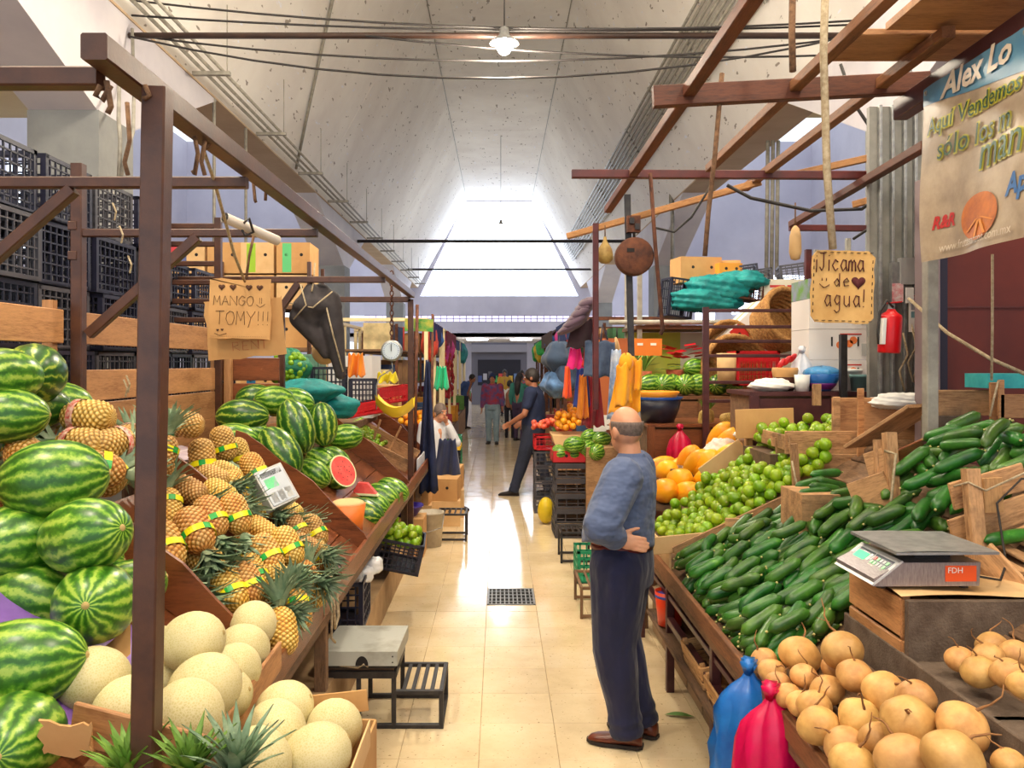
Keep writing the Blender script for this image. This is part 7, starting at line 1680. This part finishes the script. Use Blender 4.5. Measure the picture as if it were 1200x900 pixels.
for i in range(9):
    x = -1.05-.02*(i % 3); y = 15.3+.42*i; q = MB(); R = random.Random(i)
    for k in range(16): q.ell((R.uniform(-.05,.05),R.uniform(-.05,.05),-.07*k), (.03,.03,.06), 7, 5)
    q.build('chilli_garland', redc, None, True, loc=(x,y,2.3), label='string of red dried chillies hanging on the cream-framed stall', cat='garland', group='red garlands on the cream-framed stall')
R = random.Random(77)
for i in range(16):
    side = 1 if i % 3 else -1; y = R.choice([R.uniform(11.8,14.3), R.uniform(15.5,18.8), R.uniform(20.6,24.6)]); x = side*1.1
    c = R.choice(((60,190,90),(230,80,60),(60,110,190),(240,200,60),(200,60,140),(60,160,160),(120,110,130)))
    sack(V((x,y,R.uniform(1.75,2.35))), (R.uniform(.1,.18),R.uniform(.08,.14),R.uniform(.16,.3)), 200+i, mat('hung_goods%d' % i, c, tuple(int(v*.75) for v in c), rough=.6, sc=6), 'coloured bundle hanging from the frames of the distant stalls', 'hanging_bundle')['group'] = 'bundles hanging in the distance'
for o in bpy.data.objects:
    if o.name.startswith('hanging_bundle'):
        o.location.x = math.copysign(1.1, o.location.x); o.location.z = 2.53-max(v.co.z for v in o.data.vertices)
kk_ = thing('kiosk', 'dark kiosk hung with goods closing the far end of the aisle', 'kiosk', (-.1,38,0))
MB().bb((-1.2,0,0),(1.4,2,2.9)).build('shell', mat('kiosk_grey', (110,110,124), rough=.7), kk_); MB().bb((-.9,-.05,.9),(1.1,0,2.1)).build('counter_opening', mat('kiosk_dark', (40,40,52), rough=.8), kk_); MB().bb((-1.2,-.4,2.45),(1.4,0,2.8)).build('awning', mat('kiosk_awning', (150,150,164), rough=.6), kk_)
for i in range(8): MB().box((-.8+.24*i,-.08,1.2+.1*(i % 3)), (.18,.06,.3)).build('hung_goods', mat('kiosk_goods%d' % i, ((60,80,140),(180,180,190),(90,90,100),(60,160,90),(200,70,60),(70,70,90),(220,180,70),(100,130,180))[i], rough=.6), kk_)
for i, x in enumerate((-3.5,-1.2,1.2,3.5)):
    tl = thing('tube_light', 'fluorescent tube glowing under the low ceiling beyond the end wall', 'lamp', (x,44.5,3.22), group='tube lights beyond the end wall')
    MB().bb((-.6,-.06,.02),(.6,.06,.08)).build('fitting', M['white'], tl); rope('tube', [(-.58,0,0),(.58,0,0)], .03, mat('tube_glow%d' % i, (250,250,255), emit=((240,246,255), 12)), tl)
    L = bpy.data.lights.new('tube_light_glow', 'POINT'); L.energy = 90; L.color = (.92,.96,1); L.shadow_soft_size = .3
    lo_ = bpy.data.objects.new('tube_light_glow', L); CO.objects.link(lo_); lo_.parent = tl; lo_.location = (0,-.3,-.2)
bl_ = thing('bulb', 'bare warm bulb glowing above the polo-shirted man', 'lamp', P(625,463,14)); MB().ell((0,0,0), (.035,.035,.045), 12, 8).build('glass', M['bulbw'], bl_, True); rope('flex', [(0,0,.04),(1.05-bl_.location.x,0,2.53-bl_.location.z)], .006, M['cable'], bl_)
# ------------------------------------------------------------------ goods on high shelves of the distant stalls
for k, (sg, y0, y1, xi, xo) in enumerate(((-1,11.8,14.4,1.5,2.4),(-1,15.4,18.8,1.5,2.6),(1,11.5,14.3,1.5,2.4),(1,15.4,19.2,1.5,2.5),(-1,20.2,24.8,1.6,2.6),(1,20.4,25.8,1.6,2.6))):
    wh = {-1:'melon',1:'vegetable'}[sg]; od = ('first','second','first','second','third','third')[k]
    t = thing('high_shelf', 'loaded high shelf of the %s far stall on the %s side' % (od, wh), 'shelf')
    for z in (1.55, 2.1): MB().bb((sg*xi,y0,z),(sg*xo,y1,z+.03)).build('board', M['oldwood'], t)
    for y in (y0+.05, y1-.05): beam('upright', (sg*xi,y,.95),(sg*xi,y,2.5), .04,.04, M['rust'], t); beam('upright', (sg*xo,y,.95),(sg*xo,y,2.5), .04,.04, M['rust'], t)
    R = random.Random(300+k)
    for z in (1.58, 2.13):
        y = y0+.25
        while y < y1-.2:
            c = R.choice(((206,160,104),(196,150,100),(60,80,120),(190,60,50),(70,120,80),(220,200,150),(50,50,70),(150,90,60)))
            d = R.uniform(.3,.5); carton((sg*(xi+.3), y, z), (.4, d, R.uniform(.25,.42)), mat('shelf_goods%d' % R.randint(0,10**6), c, tuple(int(v*.8) for v in c), rough=.75, sc=6), 'box on the high shelf of the %s far stall, %s side' % (od, wh), (0,0,R.uniform(-.15,.15)), 'boxes on high shelves in the distance', holes=False)
            y += d+R.uniform(.05,.25)
    aw = MB().grid(lambda u, v: V((sg*(xi-.5+.02*math.sin(u*40)), y0+(y1-y0)*u, 2.55-.28*v)), 40, 3).build('valance', mat('valance%d' % k, ((34,40,90),(120,30,50),(40,60,110),(90,70,60),(40,50,96),(60,90,80))[k], rough=.8), t)
